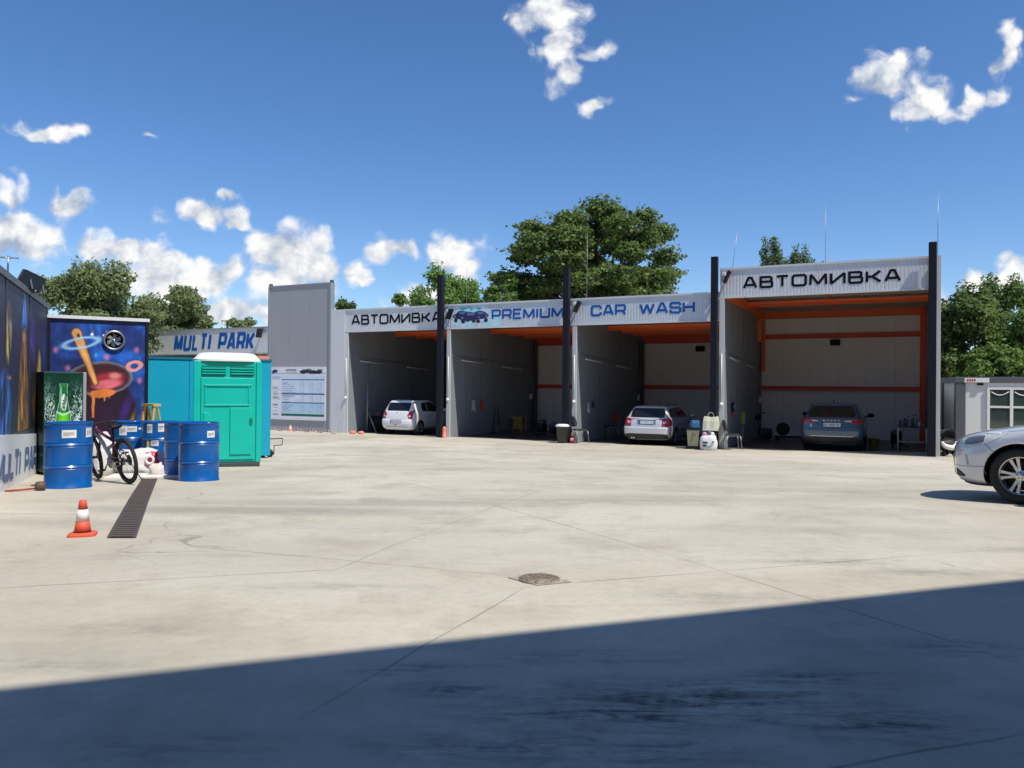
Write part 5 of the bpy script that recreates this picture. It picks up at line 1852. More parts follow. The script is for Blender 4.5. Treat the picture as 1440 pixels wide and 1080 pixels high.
# ------------------------------------------------------------------ silver car at the right edge
def silver_car():
    d = 9.25
    w = gd(1440, d)
    hd = Vector((math.cos(R(180 - 46)), math.sin(R(180 - 46)), 0))
    lf = Vector((-hd.y, hd.x, 0))
    Lc, yw = 4.63, 3.745
    org = w - lf * .79 - hd * yw
    org.z = gz(w.x, w.y) + .012 + .028 * yw
    root = car_root('parked_car', org, hd, 'silver car with swept headlight and alloy wheel cut by the right edge', pitch_=-math.atan(.028))
    paint = mat('paint_silver_blue', (.66, .665, .68), .3, metal=.25, var=.02, coat=1.0)
    keys = [
        (.19, .22, 4.49, .79, .4, .50), (.25, .12, 4.58, .89, .42, .54), (.36, .03, 4.62, .915, .42, .62), (.50, .0, 4.63, .93, .42, .70), (.60, .0, 4.625, .935, .42, .72), (.70, .03, 4.59, .932, .42, .74), (.77, .05, 4.52, .925, .42, .78), (.83, .07, 4.36, .915, .42, .85), (.90, .10, 4.00, .90, .42, .80), (.955, .13, 3.62, .885, .40, .60), (.99, .16, 3.38, .865, .38, .42),
        (1.04, .22, 3.20, .81, .34, .34), (1.20, .40, 2.90, .74, .32, .3), (1.36, .60, 2.55, .67, .3, .3), (1.43, .72, 2.34, .62, .3, .3), (1.47, .95, 2.05, .5, .3, .3), (1.48, 1.2, 1.8, .32, .3, .3)]
    c = Car('silver', keys, paint, root, [(.99, .335, .385), (yw, .335, .385)], p_rear=3.0, p_front=2.5, sub=8)
    for v in ('right', 'left'):
        c.panel('side_window', v, [(.85, 1.06, 1.14), (1.05, 1.03, 1.34), (1.55, 1.0, 1.39)], M_glass)
        c.panel('side_window', v, [(1.60, 1.0, 1.39), (2.3, .99, 1.39), (3.1, .985, 1.03)], M_glass)
        c.line('panel_gap', v, [(1.57, 1.0), (1.55, .28), (2.75, .28), (2.98, .6), (3.0, .95)], GAP)
        c.line('panel_gap', v, [(3.0, .925), (3.5, .90), (4.0, .84), (4.28, .79)], GAP, .004)
        c.line('panel_gap', v, [(4.02, .62), (4.10, .70), (4.22, .73)], GAP, .004)
        for y in (1.35, 2.3):
            h, nn = c.hit(v, y, .88)
            MB().obox(h + nn * .014, (.03, .2, .032)).build('door_handle', paint, root, bevel=.008)
        # swept headlight that wraps the corner
        mb = MB()
        c.patch(mb, v, [(3.86, .835, .85), (3.98, .765, .86), (4.15, .69, .845), (4.32, .64, .81), (4.46, .625, .775)], n=30, m_=10, off=.005)
        l = mb.build('headlight', mat('headlight_lens', (.52, .56, .54), .06, var=.4, scale=16, coat=1.0), root, fix=False)
        mb = MB()
        c.patch(mb, v, [(4.12, .735, .80), (4.20, .705, .80), (4.28, .69, .78), (4.36, .69, .76)], n=14, m_=8, off=.009)
        mb.build('projector', mat('lamp_inner', (.11, .12, .13), .1, var=.3, coat=.6), l, fix=False)
        mb = MB()
        c.patch(mb, v, [(3.95, .822, .85), (4.12, .825, .842)], n=10, m_=3, off=.010)
        mb.build('indicator', mat('lamp_pale', (.70, .72, .66), .15, coat=.8), l, fix=False)
        mb = MB()
        c.patch(mb, v, [(4.36, .285, .31), (4.44, .28, .36), (4.50, .29, .38)], n=8, m_=4, off=.004)
        mb.build('fog_slot', M_trim, root, fix=False)
        mb = MB()
        c.patch(mb, v, [(4.315, .44, .46), (4.335, .43, .56), (4.350, .55, .565)], n=6, m_=6, off=.012)
        mb.build('running_light', M_lampclear, root, fix=False)
        c.line('crease', v, [(4.52, .415), (4.30, .42), (4.14, .43), (4.10, .33)], mat('shut_line', (.16, .165, .17), .5), .004)
        mb = MB()
        c.patch(mb, v, [(4.05, .19, .215), (4.42, .19, .212)], n=14, m_=3, off=.012)
        mb.build('lip_strip', M_trim, root, fix=False)
        c.panel('sill_strip', v, [(1.45, .195, .23), (3.30, .195, .23)], M_trim, off=.008)
    c.panel('windscreen', 'front', [(-.70, 1.03, 1.10), (-.58, 1.01, 1.38), (.58, 1.01, 1.38), (.70, 1.03, 1.10)], M_glass)
    c.panel('rear_window', 'rear', [(-.62, 1.06, 1.14), (-.54, 1.05, 1.37), (.54, 1.05, 1.37), (.62, 1.06, 1.14)], M_glass)
    g = c.panel('grille', 'front', [(-.42, .58, .70), (-.36, .50, .74), (.36, .50, .74), (.42, .58, .70)], M_trim, off=.006)
    c.line('grille_bar', 'front', [(-.36, .52), (.36, .73)], M_chrome, .010, g, sink=-.008)
    c.panel('lower_grille', 'front', [(-.5, .28, .36), (.5, .28, .36)], M_trim, off=.006)
    c.plate(.43, front=True)
    c.plate(.80)
    for sx in (-1, 1):
        pr = [(.66, .62, 1.0), (.80, .62, 1.0)]
        if sx < 0: pr = [(-a, l_, h_) for a, l_, h_ in pr][::-1]
        c.panel('tail_light', 'rear', pr, M_lampred, n=8, m_=8, off=.008)
    for y in (.99, yw):
        for sx in (-1, 1):
            c.wheel(y, sx, .335, .222, .225, .805, spokes=5, double=True)
    c.mirror(3.02, 1.04, paint)
    # arch lips
    for y in (.99, yw):
        for v in ('left', 'right'):
            pts = []
            for k in range(25):
                an = math.pi * (-.06 + 1.12 * k / 24)
                pts.append((y + .392 * math.cos(an), .335 + .392 * math.sin(an)))
            c.line('arch_lip', v, pts, paint, .007, sink=.002)
silver_car()
# ================================================================== LOOSE THINGS
def lump(mb, c, size, seed, amp=.12, freq=2.2, flat=.25, n=20, p=2.6, mi=0, smooth=True):
    """crumpled or slack soft shape standing with its base at c"""
    from mathutils import noise as mn
    vs, fs = [], []
    m_ = n // 2
    for i in range(m_ + 1):
        ph = -math.pi / 2 + math.pi * i / m_
        for k in range(n):
            th = 2 * math.pi * k / n
            cx, cy, cz = math.cos(ph) * math.cos(th), math.cos(ph) * math.sin(th), math.sin(ph)
            r = (abs(cx) ** p + abs(cy) ** p + abs(cz) ** p) ** (-1 / p)
            v = Vector((cx * r, cy * r, cz * r))
            d = 1 + amp * mn.fractal(v * freq + Vector((seed, seed * 2.3, 0)), 1.0, 2.0, 3)
            v *= d
            z = max(v.z, -1 + flat)
            z = (z + 1 - flat) / (2 - flat)
            vs.append((c[0] + v.x * size[0] / 2, c[1] + v.y * size[1] / 2, c[2] + z * size[2]))
    for i in range(m_):
        for k in range(n):
            fs.append((i * n + k, i * n + (k + 1) % n, (i + 1) * n + (k + 1) % n, (i + 1) * n + k))
    mb.add(vs, fs, mi, smooth)
    return mb

# ------------------------------------------------------------------ blue steel drums
M_drum = mat('drum_blue', lin(0, 86, 160), .34, var=.07, scale=4, coat=.15, dirt=(lin(8, 60, 115), .35))
def make_drum():
    root = empty('oil_drum')
    r, H = .285, .88
    prof = [(r - .012, 0), (r + .006, .004), (r + .006, .022), (r - .002, .03)]
    for zc in (.29, .585):
        prof += [(r, zc - .045), (r + .004, zc - .03), (r - .002, zc - .022), (r + .012, zc), (r - .002, zc + .022), (r + .004, zc + .03), (r, zc + .045)]
    prof += [(r, .79), (r + .003, .80), (r, .81), (r - .001, .85), (r + .006, .858), (r + .007, .874), (r, H), (r - .012, .876), (r - .014, .855)]
    MB().lathe(prof, 48).build('shell', M_drum, root, autosmooth=R(50))
    lid = MB().lathe([(r - .0145, .853), (.2, .853), (.19, .849), (.001, .849)], 48, smooth=False).build('lid', M_drum, root)
    mb = MB()
    mb.lathe([(.04, .85), (.04, .868), (.03, .872), (.001, .872)], 14, (.17, .0, 0))
    mb.lathe([(.022, .85), (.022, .865), (.001, .867)], 12, (-.19, .03, 0))
    mb.build('bung', M_steel, lid)
    return root

def drum_sticker(root, an, z, w, h, mt, bars=True):
    """paper label bent round the drum; an = compass angle on the drum"""
    r = .2865
    mb, mk = MB(), MB()
    n = 8
    def strip(m_, a0, a1, z0, z1, rr, mi=0):
        vs = []
        for k in range(n + 1):
            a = a0 + (a1 - a0) * k / n
            vs += [(rr * math.cos(a), rr * math.sin(a), z0), (rr * math.cos(a), rr * math.sin(a), z1)]
        m_.add(vs, [(2 * k, 2 * k + 2, 2 * k + 3, 2 * k + 1) for k in range(n)], mi, True)
    half = w / 2 / r
    strip(mb, an - half, an + half, z, z + h, r)
    s = mb.build('paper_label', mt, root, fix=False)
    if bars:
        for t in (.62, .5, .38, .26):
            strip(mk, an - half * .8, an + half * (.7 if t != .26 else .1), z + h * t, z + h * (t + .06), r + .0012)
        mk.build('label_print', mat('print_grey', (.30, .30, .30), .6), s, fix=False)

def drums():
    proto = make_drum()
    spots = [  # pixel column, distance, turn, label
        (97.5, 10.35, .3, 'blue steel drum standing alone in front of the green drink cooler'),
        (281, 11.65, 1.1, 'front right blue steel drum beside the portable toilet with label near its rim'),
        (259, 12.3, 2.0, 'blue steel drum tucked just behind the front right drum'),
        (226, 13.4, .7, 'blue steel drum with three paper labels under the wooden steps'),
        (184, 13.7, 1.6, 'leftmost blue steel drum of the back row behind the bicycle saddle')]
    out = []
    for i, (px, d, rz, lb) in enumerate(spots):
        o = proto if i == 0 else copy_tree(proto)
        o.location = gd(px, d)
        o.rotation_euler = (0, 0, rz)
        tag(o, lb, 'drum', 'blue drums beside the painted booth')
        out.append(o)
    paper = mat('paper_white', (.72, .72, .69), .6, var=.04)
    def face(o, dx=0.0):
        a = math.atan2(-o.location.y, -o.location.x) - o.rotation_euler[2]
        return a + dx
    for k, dx, z, w, h in ((0, .02, .68, .17, .105), (0, .98, .68, .12, .13), (1, .62, .66, .13, .10), (3, -.62, .69, .10, .15), (3, .05, .71, .095, .15), (3, -.30, .47, .13, .10), (4, .08, .70, .17, .10), (4, -.42, .64, .13, .17), (4, .55, .735, .05, .035)):
        drum_sticker(out[k], face(out[k], dx), z, w, h, paper, bars=w > .06)
    drum_sticker(out[3], face(out[3], -.72), .40, .05, .20, mat('paper_yellow', (.72, .58, .06), .6), False)
drums()

# ------------------------------------------------------------------ drink cooler
def bottle_art(U, V):
    h = np.zeros(U.shape + (3,)) + np.array((.03, .20, .15))
    n = fbm(U, V, 5, 8, 31)
    h = over(h, n - .3, (.02, .27, .19))
    warp = (fbm(U, V, 7, 10, 5) - .5) * .5
    r1 = np.abs(fbm(U + warp, V + warp, 9, 16, 17) - .5)
    r2 = np.abs(fbm(U - warp, V + warp * .6, 14, 24, 27) - .5)
    dcen = np.abs(U - .5)
    zone = np.clip((dcen - .12) * 6, 0, 1) * np.clip(1.2 - np.abs(V - .42) * 2.1, 0, 1)
    h = over(h, (.055 - r1) * 40 * zone, (.78, .90, .86))
    h = over(h, (.035 - r2) * 50 * zone, (.88, .96, .92))
    lo = np.clip((.22 - V) * 6, 0, 1) * np.clip(1 - (dcen - .1) * 1.5, 0, 1)
    h = over(h, (.06 - r1) * 22 * lo, (.85, .93, .88))
    # bottle outline: body, shoulder, neck
    half = np.interp(V, [0, .50, .58, .66, .72, .86, .865, .90, .905], [.20, .20, .185, .135, .105, .09, .105, .105, 0])
    d = half - dcen
    body = np.clip(d * 40, 0, 1) * (V < .905)
    h = over(h, body, (.10, .42, .24))
    h = over(h, body * (V < .60) * np.clip(d * 14, .25, 1), (.36, .74, .12))
    h = over(h, body * (V < .58) * np.clip(1 - dcen / .1, 0, 1) * .8, (.52, .86, .20))
    h = over(h, body * (V > .60) * np.clip(1 - np.abs(U - .43) / .03, 0, 1), (.62, .88, .70))
    h = over(h, np.clip((.012 - np.abs(d)) * 120, 0, 1) * (V < .9), (.66, .86, .70))
    h = over(h, np.clip((.014 - np.abs(V - .605 + .03 * np.cos((U - .5) * 9))) * 90, 0, 1) * (d > -.02), (.80, .92, .84))
    h = over(h, body * (V > .86), (.16, .50, .30))
    h = over(h, np.clip(1 - np.hypot((U - .51) / .085, (V - .70) / .10), 0, 1) * 6, (.86, .90, .88))
    return h

def text_mesh(name, body, size, mt, parent, M, shear=0.0, ext=.002):
    cu = bpy.data.curves.new(name, 'FONT')
    cu.body = body
    cu.size = size
    cu.extrude = ext
    cu.shear = shear
    cu.align_x = 'CENTER'; cu.align_y = 'CENTER'
    t = bpy.data.objects.new('tmp_text', cu)
    COL.objects.link(t)
    bpy.context.view_layer.update()
    me = bpy.data.meshes.new_from_object(t.evaluated_get(bpy.context.evaluated_depsgraph_get()))
    bpy.data.objects.remove(t)
    me.name = name
    me.materials.clear(); me.materials.append(mt)
    o = bpy.data.objects.new(name, me)
    COL.objects.link(o)
    o.parent = parent
    o.matrix_local = M
    return o

def drink_cooler():
    a, b = gd(61, 12.35), gd(116.5, 12.75)
    ax = Vector((b.x - a.x, b.y - a.y, 0))
    W = ax.length
    root = empty('drink_cooler', a, math.atan2(ax.y, ax.x), 'tall dark green drink cooler showing a green bottle in white splashes', 'cooler')
    H = pt(90, 523, 12.55).z - a.z
    mg = mat('cooler_green', lin(14, 60, 48), .4, var=.08)
    MB().box(0, W, .03, .62, .04, H).build('cabinet', mg, root, bevel=.01)
    MB().box(W + .001, W + .05, -.02, .60, .03, H).build('side_frame', mat('cooler_grey', (.32, .33, .34), .4, var=.08), root, bevel=.008)
    d = MB().box(0, W, -.02, .029, .05, H - .0).build('door', mg, root, bevel=.008)
    artwork('printed_bottle', W - .03, H - .10, 110, 250, bottle_art, d, (.015, -.0235, .07), (1, 0, 0), (0, 0, 1), paint_mat('print_cooler', .3, .3))
    M = Matrix.Translation((W * .515, -.029, .07 + (H - .10) * .70)) @ Matrix.Rotation(R(90), 4, 'X') @ Matrix.Rotation(R(80), 4, 'Z')
    text_mesh('lettering', 'Carlsberg', .082, mat('logo_green', (.01, .14, .06), .5), d, M, .25)
    for x in (.06, W - .1):
        for y in (.05, .5):
            MB().box(x, x + .06, y, y + .06, -.03, .04).build('foot', M_black, root)
    MB().box(W + .052, W + .075, .1, .16, .7, 1.15).build('handle', M_steel, root)
drink_cooler()

# ------------------------------------------------------------------ cones
def make_cone(label, pos, H, base, red, cat='traffic cone'):
    root = empty('traffic_cone', pos, .35, label, cat)
    b2 = base / 2
    mb = MB()
    n = 40
    prof = [(b2, .0, 6), (b2, .018, 6), (b2 * .86, .026, 5), (b2 * .66, .032, 2.2)]
    vs, fs = [], []
    for (r, z, p) in prof:
        for k in range(n):
            t = 2 * math.pi * k / n
            cx, sy = math.cos(t), math.sin(t)
            rr = (abs(cx) ** p + abs(sy) ** p) ** (-1 / p) * r
            vs.append((cx * rr, sy * rr, z))
    for i in range(len(prof) - 1):
        for k in range(n):
            fs.append((i * n + k, i * n + (k + 1) % n, (i + 1) * n + (k + 1) % n, (i + 1) * n + k))
    mb.add(vs, fs, 0, True)
    mb.build('base', red, root, autosmooth=R(40))
    r0, r1 = b2 * .62, .032 * H / .36
    rad = lambda z: r0 + (r1 - r0) * (z - .03) / (H - .03)
    MB().lathe([(rad(.03), .03), (rad(.42 * H), .42 * H)], 32).build('cone_body', red, root)
    MB().lathe([(rad(.42 * H) + .0015, .42 * H), (rad(.74 * H) + .0015, .74 * H)], 32).build('white_band', mat('cone_white', (.78, .77, .74), .5, var=.05, dirt=((.5, .48, .44), .3)), root)
    MB().lathe([(rad(.74 * H), .74 * H), (rad(.985 * H), .985 * H), (rad(H) * .8, H), (rad(H) * .55, H), (rad(H) * .5, H - .03)], 32).build('cone_tip', red, root)
    return root
M_cone = mat('cone_orange', lin(214, 88, 60), .6, var=.1, dirt=(lin(165, 88, 66), .5))
make_cone('orange and white traffic cone standing alone on the yard beside the drain', gp(116, 753), .30, .212, M_cone)
make_cone('small faded white and pink cone by the foot of the tall grey wall', gd(409, 31.3), .27, .24, mat('cone_pink', lin(235, 165, 150), .5))

def barrier_chain():
    p0, p1 = gd(380, 31.9), gd(473, 30.2)
    root = empty('barrier_chain', p0, 0, 'faded red and pale barrier chain lying along the foot of the tall grey wall', 'chain')
    N_ = 44
    mb = MB()
    for i in range(N_):
        a, b = p0.lerp(p1, i / N_) - p0, p0.lerp(p1, (i + .96) / N_) - p0
        za = .06 + .05 * math.sin(i * .7); zb = .06 + .05 * math.sin((i + 1) * .7)
        mb.tube([a + Vector((0, 0, za)), b + Vector((0, 0, zb))], .022, 6, mi=i % 2)
    mb.build('chain', [mat('chain_red', lin(150, 80, 75), .6), mat('chain_pale', (.5, .48, .46), .6)], root)
    return root
barrier_chain()

def kerb_plinth():
    p0, p1 = gd(376, 33.2), gd(462, 31.6)
    ax = p1 - p0
    root = empty('concrete_kerb', p0, math.atan2(ax.y, ax.x), 'pale concrete kerb at the foot of the tall grey wall', 'kerb')
    MB().box(0, ax.length, -.30, .0, -.05, .12).build('kerb_block', mat('kerb_concrete', (.45, .43, .39), .8, var=.12), root, bevel=.015)
kerb_plinth()

# ------------------------------------------------------------------ bicycle
def bicycle():
    rear, front = gd(184, 10.95), gd(137, 11.70)
    h = (front - rear); h.z = 0
    root = empty('bicycle', rear, math.atan2(h.y, h.x), 'dark purple and white mountain bicycle leaning between the drums', 'bicycle')
    root.rotation_euler = (R(-9), R(1), math.atan2(h.y, h.x))
    r = .335
    mp = mat('bike_purple', (.11, .02, .045), .3, var=.1, coat=.5)
    mw = mat('bike_white', (.60, .58, .60), .3, coat=.5)
    def wheel(x, turn=0.0):
        Mx = Matrix.Rotation(R(turn), 3, 'Z')
        V = lambda a, rr, y=0: Mx @ Vector((rr * math.cos(a), y, rr * math.sin(a)))
        t = MB().tube([V(2 * math.pi * k / 48, r - .026) for k in range(48)], .027, 10, closed=True).build('wheel', M_tyre, root, loc=(x, 0, r))
        MB().tube([V(2 * math.pi * k / 48, r - .062) for k in range(48)], .012, 6, closed=True).build('rim', M_black, t)
        s = MB()
        for k in range(28):
            a = 2 * math.pi * k / 28
            s.tube([V(a + (.5 if k % 2 else -.5), .022, .025 * (1 if k % 4 < 2 else -1)), V(a, r - .065)], .0016, 4, smooth=False)
        s.build('spokes', M_steel, t)
        hb = MB(); hb.tube([Mx @ Vector((0, -.06, 0)), Mx @ Vector((0, .06, 0))], .022, 10); hb.tube([Mx @ Vector((0, -.045, 0)), Mx @ Vector((0, -.05, 0))], .08, 16)
        hb.build('hub', M_black, t)
        return t
    wr = wheel(0)
    c = MB()
    for k, rr in enumerate((.055, .048, .040, .033)):
        c.tube([(0, .03 + k * .006, 0), (0, .034 + k * .006, 0)], rr, 18)
    c.build('cassette', M_steel, wr)
    wheel(1.07, -8)
    bb, st, ht, hb_ = Vector((.43, 0, .30)), Vector((.30, 0, .66)), Vector((.86, 0, .79)), Vector((.89, 0, .68))
    f = MB()
    f.tube([bb, st], .019, 10); f.tube([st + Vector((.02, 0, -.05)), ht + Vector((0, 0, -.03))], .022, 10); f.tube([ht + Vector((-.01, 0, .02)), hb_], .025, 10)
    for y in (-.05, .05):
        f.tube([bb + Vector((-.03, y * .6, 0)), (0, y, r)], .012, 8); f.tube([st + Vector((.01, y * .4, -.04)), (0, y, r)], .010, 8)
    f.build('frame', mp, root)
    MB().tube([bb + Vector((.01, 0, .02)), Vector((.66, 0, .55)), hb_ + Vector((-.02, 0, .02))], [.034, .036, .030], 12).build('down_tube', mw, root)
    fk = MB()
    for y in (-.055, .055):
        fk.tube([hb_ + Vector((.01, y, -.03)), (1.07, y, r)], [.018, .014], 8)
    fk.tube([hb_ + Vector((.01, -.06, -.02)), hb_ + Vector((.01, .06, -.02))], .02, 8)
    fk.build('fork', M_black, root)
    sp = MB(); sp.tube([st, Vector((.275, 0, .80))], .014, 8); sp.build('seat_post', M_black, root)
    sd = MB()
    vs, fs = [], []
    prof = [(-.14, .075, .0), (-.12, .085, .012), (-.05, .075, .010), (.04, .035, .004), (.12, .022, .0), (.15, .012, -.012)]
    n = 10
    for (x, w, z) in prof:
        for k in range(n):
            a = 2 * math.pi * k / n
            vs.append((.27 + x, w * math.cos(a), .82 + z + .028 * math.sin(a)))
    for i in range(len(prof) - 1):
        for k in range(n):
            fs.append((i * n + k, i * n + (k + 1) % n, (i + 1) * n + (k + 1) % n, (i + 1) * n + k))
    fs += [tuple(range(n)), tuple((len(prof) - 1) * n + k for k in range(n))]
    sd.add(vs, fs, 0, True); sd.build('saddle', M_black, root)
    b = MB(); b.tube([ht + Vector((0, 0, .0)), ht + Vector((.03, 0, .06))], .016, 8)
    b.tube([Vector((.85, -.29, .84)), Vector((.89, -.12, .85)), Vector((.90, 0, .85)), Vector((.89, .12, .85)), Vector((.85, .29, .84))], .014, 8)
    hbar = b.build('handlebar', M_black, root)
    g = MB()
    for y in (-.31, .31):
        g.tube([Vector((.845, y * .94, .84)), Vector((.87, y * .62, .845))], .019, 8)
    g.build('grip', M_rubber, hbar)
    cr = MB()
    cr.tube([bb + Vector((0, .05, 0)), bb + Vector((0, .056, 0))], .085, 20); cr.tube([bb + Vector((0, -.07, 0)), bb + Vector((0, .08, 0))], .02, 10)
    cr.tube([bb + Vector((0, .08, 0)), bb + Vector((.13, .085, -.11))], .011, 6); cr.tube([bb + Vector((0, -.07, 0)), bb + Vector((-.13, -.08, .11))], .011, 6)
    crank = cr.build('crank', M_steel, root)
    pd = MB(); pd.obox(bb + Vector((.13, .13, -.11)), (.09, .08, .02)); pd.obox(bb + Vector((-.13, -.125, .11)), (.09, .08, .02)); pd.build('pedal', M_black, crank)
    ch = MB(); ch.tube([(0, .045, r + .045), bb + Vector((0, .053, .083)), bb + Vector((.083, .053, 0)), bb + Vector((0, .053, -.083)), (0, .045, r - .045)], .006, 5, closed=True); ch.build('chain', M_steel, root)
    dr = MB(); dr.tube([(0, .06, r), (.03, .065, r - .09), (.06, .06, r - .15)], .014, 6); dr.build('derailleur', M_black, root)
    sh = MB(); sh.tube([Vector((.33, 0, .56)), Vector((.52, 0, .50))], .026, 10); sh.build('shock', M_steel, root)
    ks = MB(); ks.tube([(.06, -.06, r), (.1, -.22, .02 - .03)], .010, 6); ks.build('kick_stand', M_steel, root)
bicycle()

# ------------------------------------------------------------------ bags, sheet, steps around the drums
def left_clutter():
    mwb = mat('bag_white', (.72, .71, .70), .35, var=.08, scale=9, bump=.5, bscale=9)
    p = gd(146, 12.45)
    r_ = empty('plastic_sack', p, .5, 'plump white plastic sack behind the bicycle frame', 'sack')
    mb = lump(MB(), (0, 0, 0), (.50, .40, .60), 3, .16, 2.0, .25, 26)
    mb.build('sack_body', mwb, r_)
    lump(MB(), (.02, 0, .56), (.16, .12, .14), 8, .4, 3, .2, 14).build('tied_neck', mwb, r_)
    p = gd(203, 12.55)
    r_ = empty('rubbish_bag', p, .2, 'slumped white rubbish bag with pink print in front of the back drums', 'bag')
    lump(MB(), (0, 0, 0), (.78, .5, .42), 11, .28, 2.3, .3, 28).build('bag_body', mwb, r_)
    mpk = mat('bag_pink', lin(205, 60, 85), .4, var=.15, scale=8)
    lump(MB(), (.16, -.17, .13), (.24, .16, .27), 5, .2, 2.5, .1, 18).build('pink_print', mpk, r_)
    mb = MB(); mb.tube([Vector((.16, -.256, .27)) + Vector((.055 * math.cos(a), -.006, .06 * math.sin(a))) for a in np.linspace(0, 2 * math.pi, 20, endpoint=False)], .022, 6, closed=True); mb.build('white_ring', M_white, r_)
    p = gd(228, 12.2)
    r_ = empty('plastic_bag', p, .9, 'small pale plastic bag at the right end of the rubbish bag', 'bag')
    lump(MB(), (0, 0, 0), (.34, .28, .22), 23, .3, 2.6, .3, 20).build('bag_body', mat('bag_pale', (.68, .60, .58), .4, var=.12, bump=.4, bscale=10), r_)
    # white board lying flat
    a = gd(150, 11.75)
    r_ = empty('white_board', a, R(12), 'flat white board lying on the ground behind the bicycle wheel', 'board')
    MB().box(0, 1.35, -.12, .42, .0, .035).build('board', mat('board_flat', (.70, .69, .66), .6, var=.06), r_, bevel=.004)
    # wooden steps behind the drums
    p = gd(212, 14.15)
    r_ = empty('wooden_steps', p, R(-30), 'small yellow wooden step frame standing behind the back drums', 'steps')
    mwood = mat('wood_yellow', lin(205, 165, 75), .55, var=.2, scale=3, stretch=(6, 6, .8))
    mb = MB()
    for sx in (-1, 1):
        mb.tube([(sx * .15, -.16, -.02), (sx * .115, -.02, .93)], .026, 4, smooth=False)
    mb.build('front_frame', mwood, r_)
    mb = MB()
    for sx in (-1, 1):
        mb.tube([(sx * .15, .24, -.02), (sx * .115, .04, .90)], .02, 4, smooth=False)
    mb.build('rear_frame', mwood, r_)
    mb = MB().box(-.15, .15, -.06, .08, .93, .965)
    for z, y in ((.62, -.09), (.32, -.13)):
        mb.box(-.13, .13, y - .05, y + .07, z, z + .025)
    mb.build('step_board', mwood, r_)
    r_.scale = (1.15, 1.15, 1.24)
    # small bits beside the front drum
    p = gp(57, 690)
    r_ = empty('hose_coupling', p, .4, 'small brown coupling with a red rod on the ground left of the front drum', 'coupling')
    mb = MB(); mb.lathe([(.0, -.06), (.05, -.055), (.06, -.02), (.06, .02), (.05, .055), (0, .06)], 14, (0, 0, .06), Matrix.Rotation(R(90), 3, 'Y')); mb.build('coupling_body', mat('coupling_brown', (.10, .06, .045), .6, var=.3), r_)
    mb = MB(); mb.tube([(-.38, -.06, .018), (-.06, 0, .03)], .014, 6); mb.build('rod', mat('rod_red', lin(165, 60, 45), .5), r_)
    # folded trolley behind the teal container
    p = gd(384, 18.6)
    r_ = empty('hand_trolley', p, R(-6), 'black tube hand trolley lying beside the teal container', 'trolley')
    mb = MB(); mb.tube([(-.25, 0, .06), (.04, 0, .07), (.04, 0, .28), (.25, -.02, .30), (.26, -.02, .46), (-.06, 0, .44), (-.25, .05, .4)], .013, 6); mb.build('frame', M_black, r_)
    mb = MB()
    mb.lathe([(.03, -.03), (.09, -.03), (.1, 0), (.09, .03), (.03, .03)], 18, (-.05, -.05, .1), Matrix.Rotation(R(90), 3, 'X')); mb.build('wheel', M_rubber, r_)
left_clutter()

# ------------------------------------------------------------------ chairs
def make_chair(label, pos, rz, seat_mt, back_mt, group=None):
    root = empty('metal_chair', pos, rz, label, 'chair', group)
    for sy in (-1, 1):
        mb = MB(); mb.tube([(.24, sy * .23, 0), (.19, sy * .21, .43)], .012, 6); mb.build('leg', M_steel, root)
        mb = MB(); mb.tube([(-.28, sy * .23, 0), (-.19, sy * .21, .43)], .012, 6); mb.build('leg', M_steel, root)
        mb = MB(); mb.tube([(.19, sy * .21, .431), (-.19, sy * .21, .431), (-.24, sy * .2, .62), (-.29, sy * .19, .84)], .012, 6); mb.build('side_frame', M_steel, root)
    mb = MB()
    vs, fs = [], []
    n = 24
    for z, k in ((.44, .97), (.45, 1.0), (.475, 1.0), (.485, .93)):
        for i in range(n):
            t = 2 * math.pi * i / n
            cx, sy = math.cos(t), math.sin(t)
            r = (abs(cx) ** 4 + abs(sy) ** 4) ** -.25
            vs.append((cx * r * .21 * k, sy * r * .215 * k, z))
    for j in range(3):
        for i in range(n):
            fs.append((j * n + i, j * n + (i + 1) % n, (j + 1) * n + (i + 1) % n, (j + 1) * n + i))
    fs += [tuple(range(n)), tuple(3 * n + i for i in range(n))]
    mb.add(vs, fs, 0, False); mb.build('seat', seat_mt, root)
    mb = MB()
    pr = []
    for i in range(20):
        t = 2 * math.pi * i / 20
        cx, sy = math.cos(t), math.sin(t)
        r = (abs(cx) ** 3.2 + abs(sy) ** 3.2) ** (-1 / 3.2)
        pr.append((cx * r * .23, sy * r * .18))
    up_ = Vector((-.05, 0, .22)).normalized()
    mb.prism(pr, (-.262, 0, .74), (0, 1, 0), up_, Vector((up_.z, 0, -up_.x)), .03)
    mb.build('backrest', back_mt, root)
    return root
M_seat = mat('seat_charcoal', (.022, .023, .026), .6, var=.2)
brot = BROT
make_chair('black chair beside the white lidded bin at the second post', gd(816, 26.1), R(20), M_seat, M_seat, 'chairs at the bay fronts')
make_chair('black chair in front of the white trim of the tall bay', gd(1031, 23.9), R(-4), M_seat, M_seat, 'chairs at the bay fronts')
make_chair('orange backed chair in the shade left of the silver estate', gd(859, 28.6), R(200), M_seat, mat('seat_orange', lin(170, 60, 30), .5), 'chairs at the bay fronts')

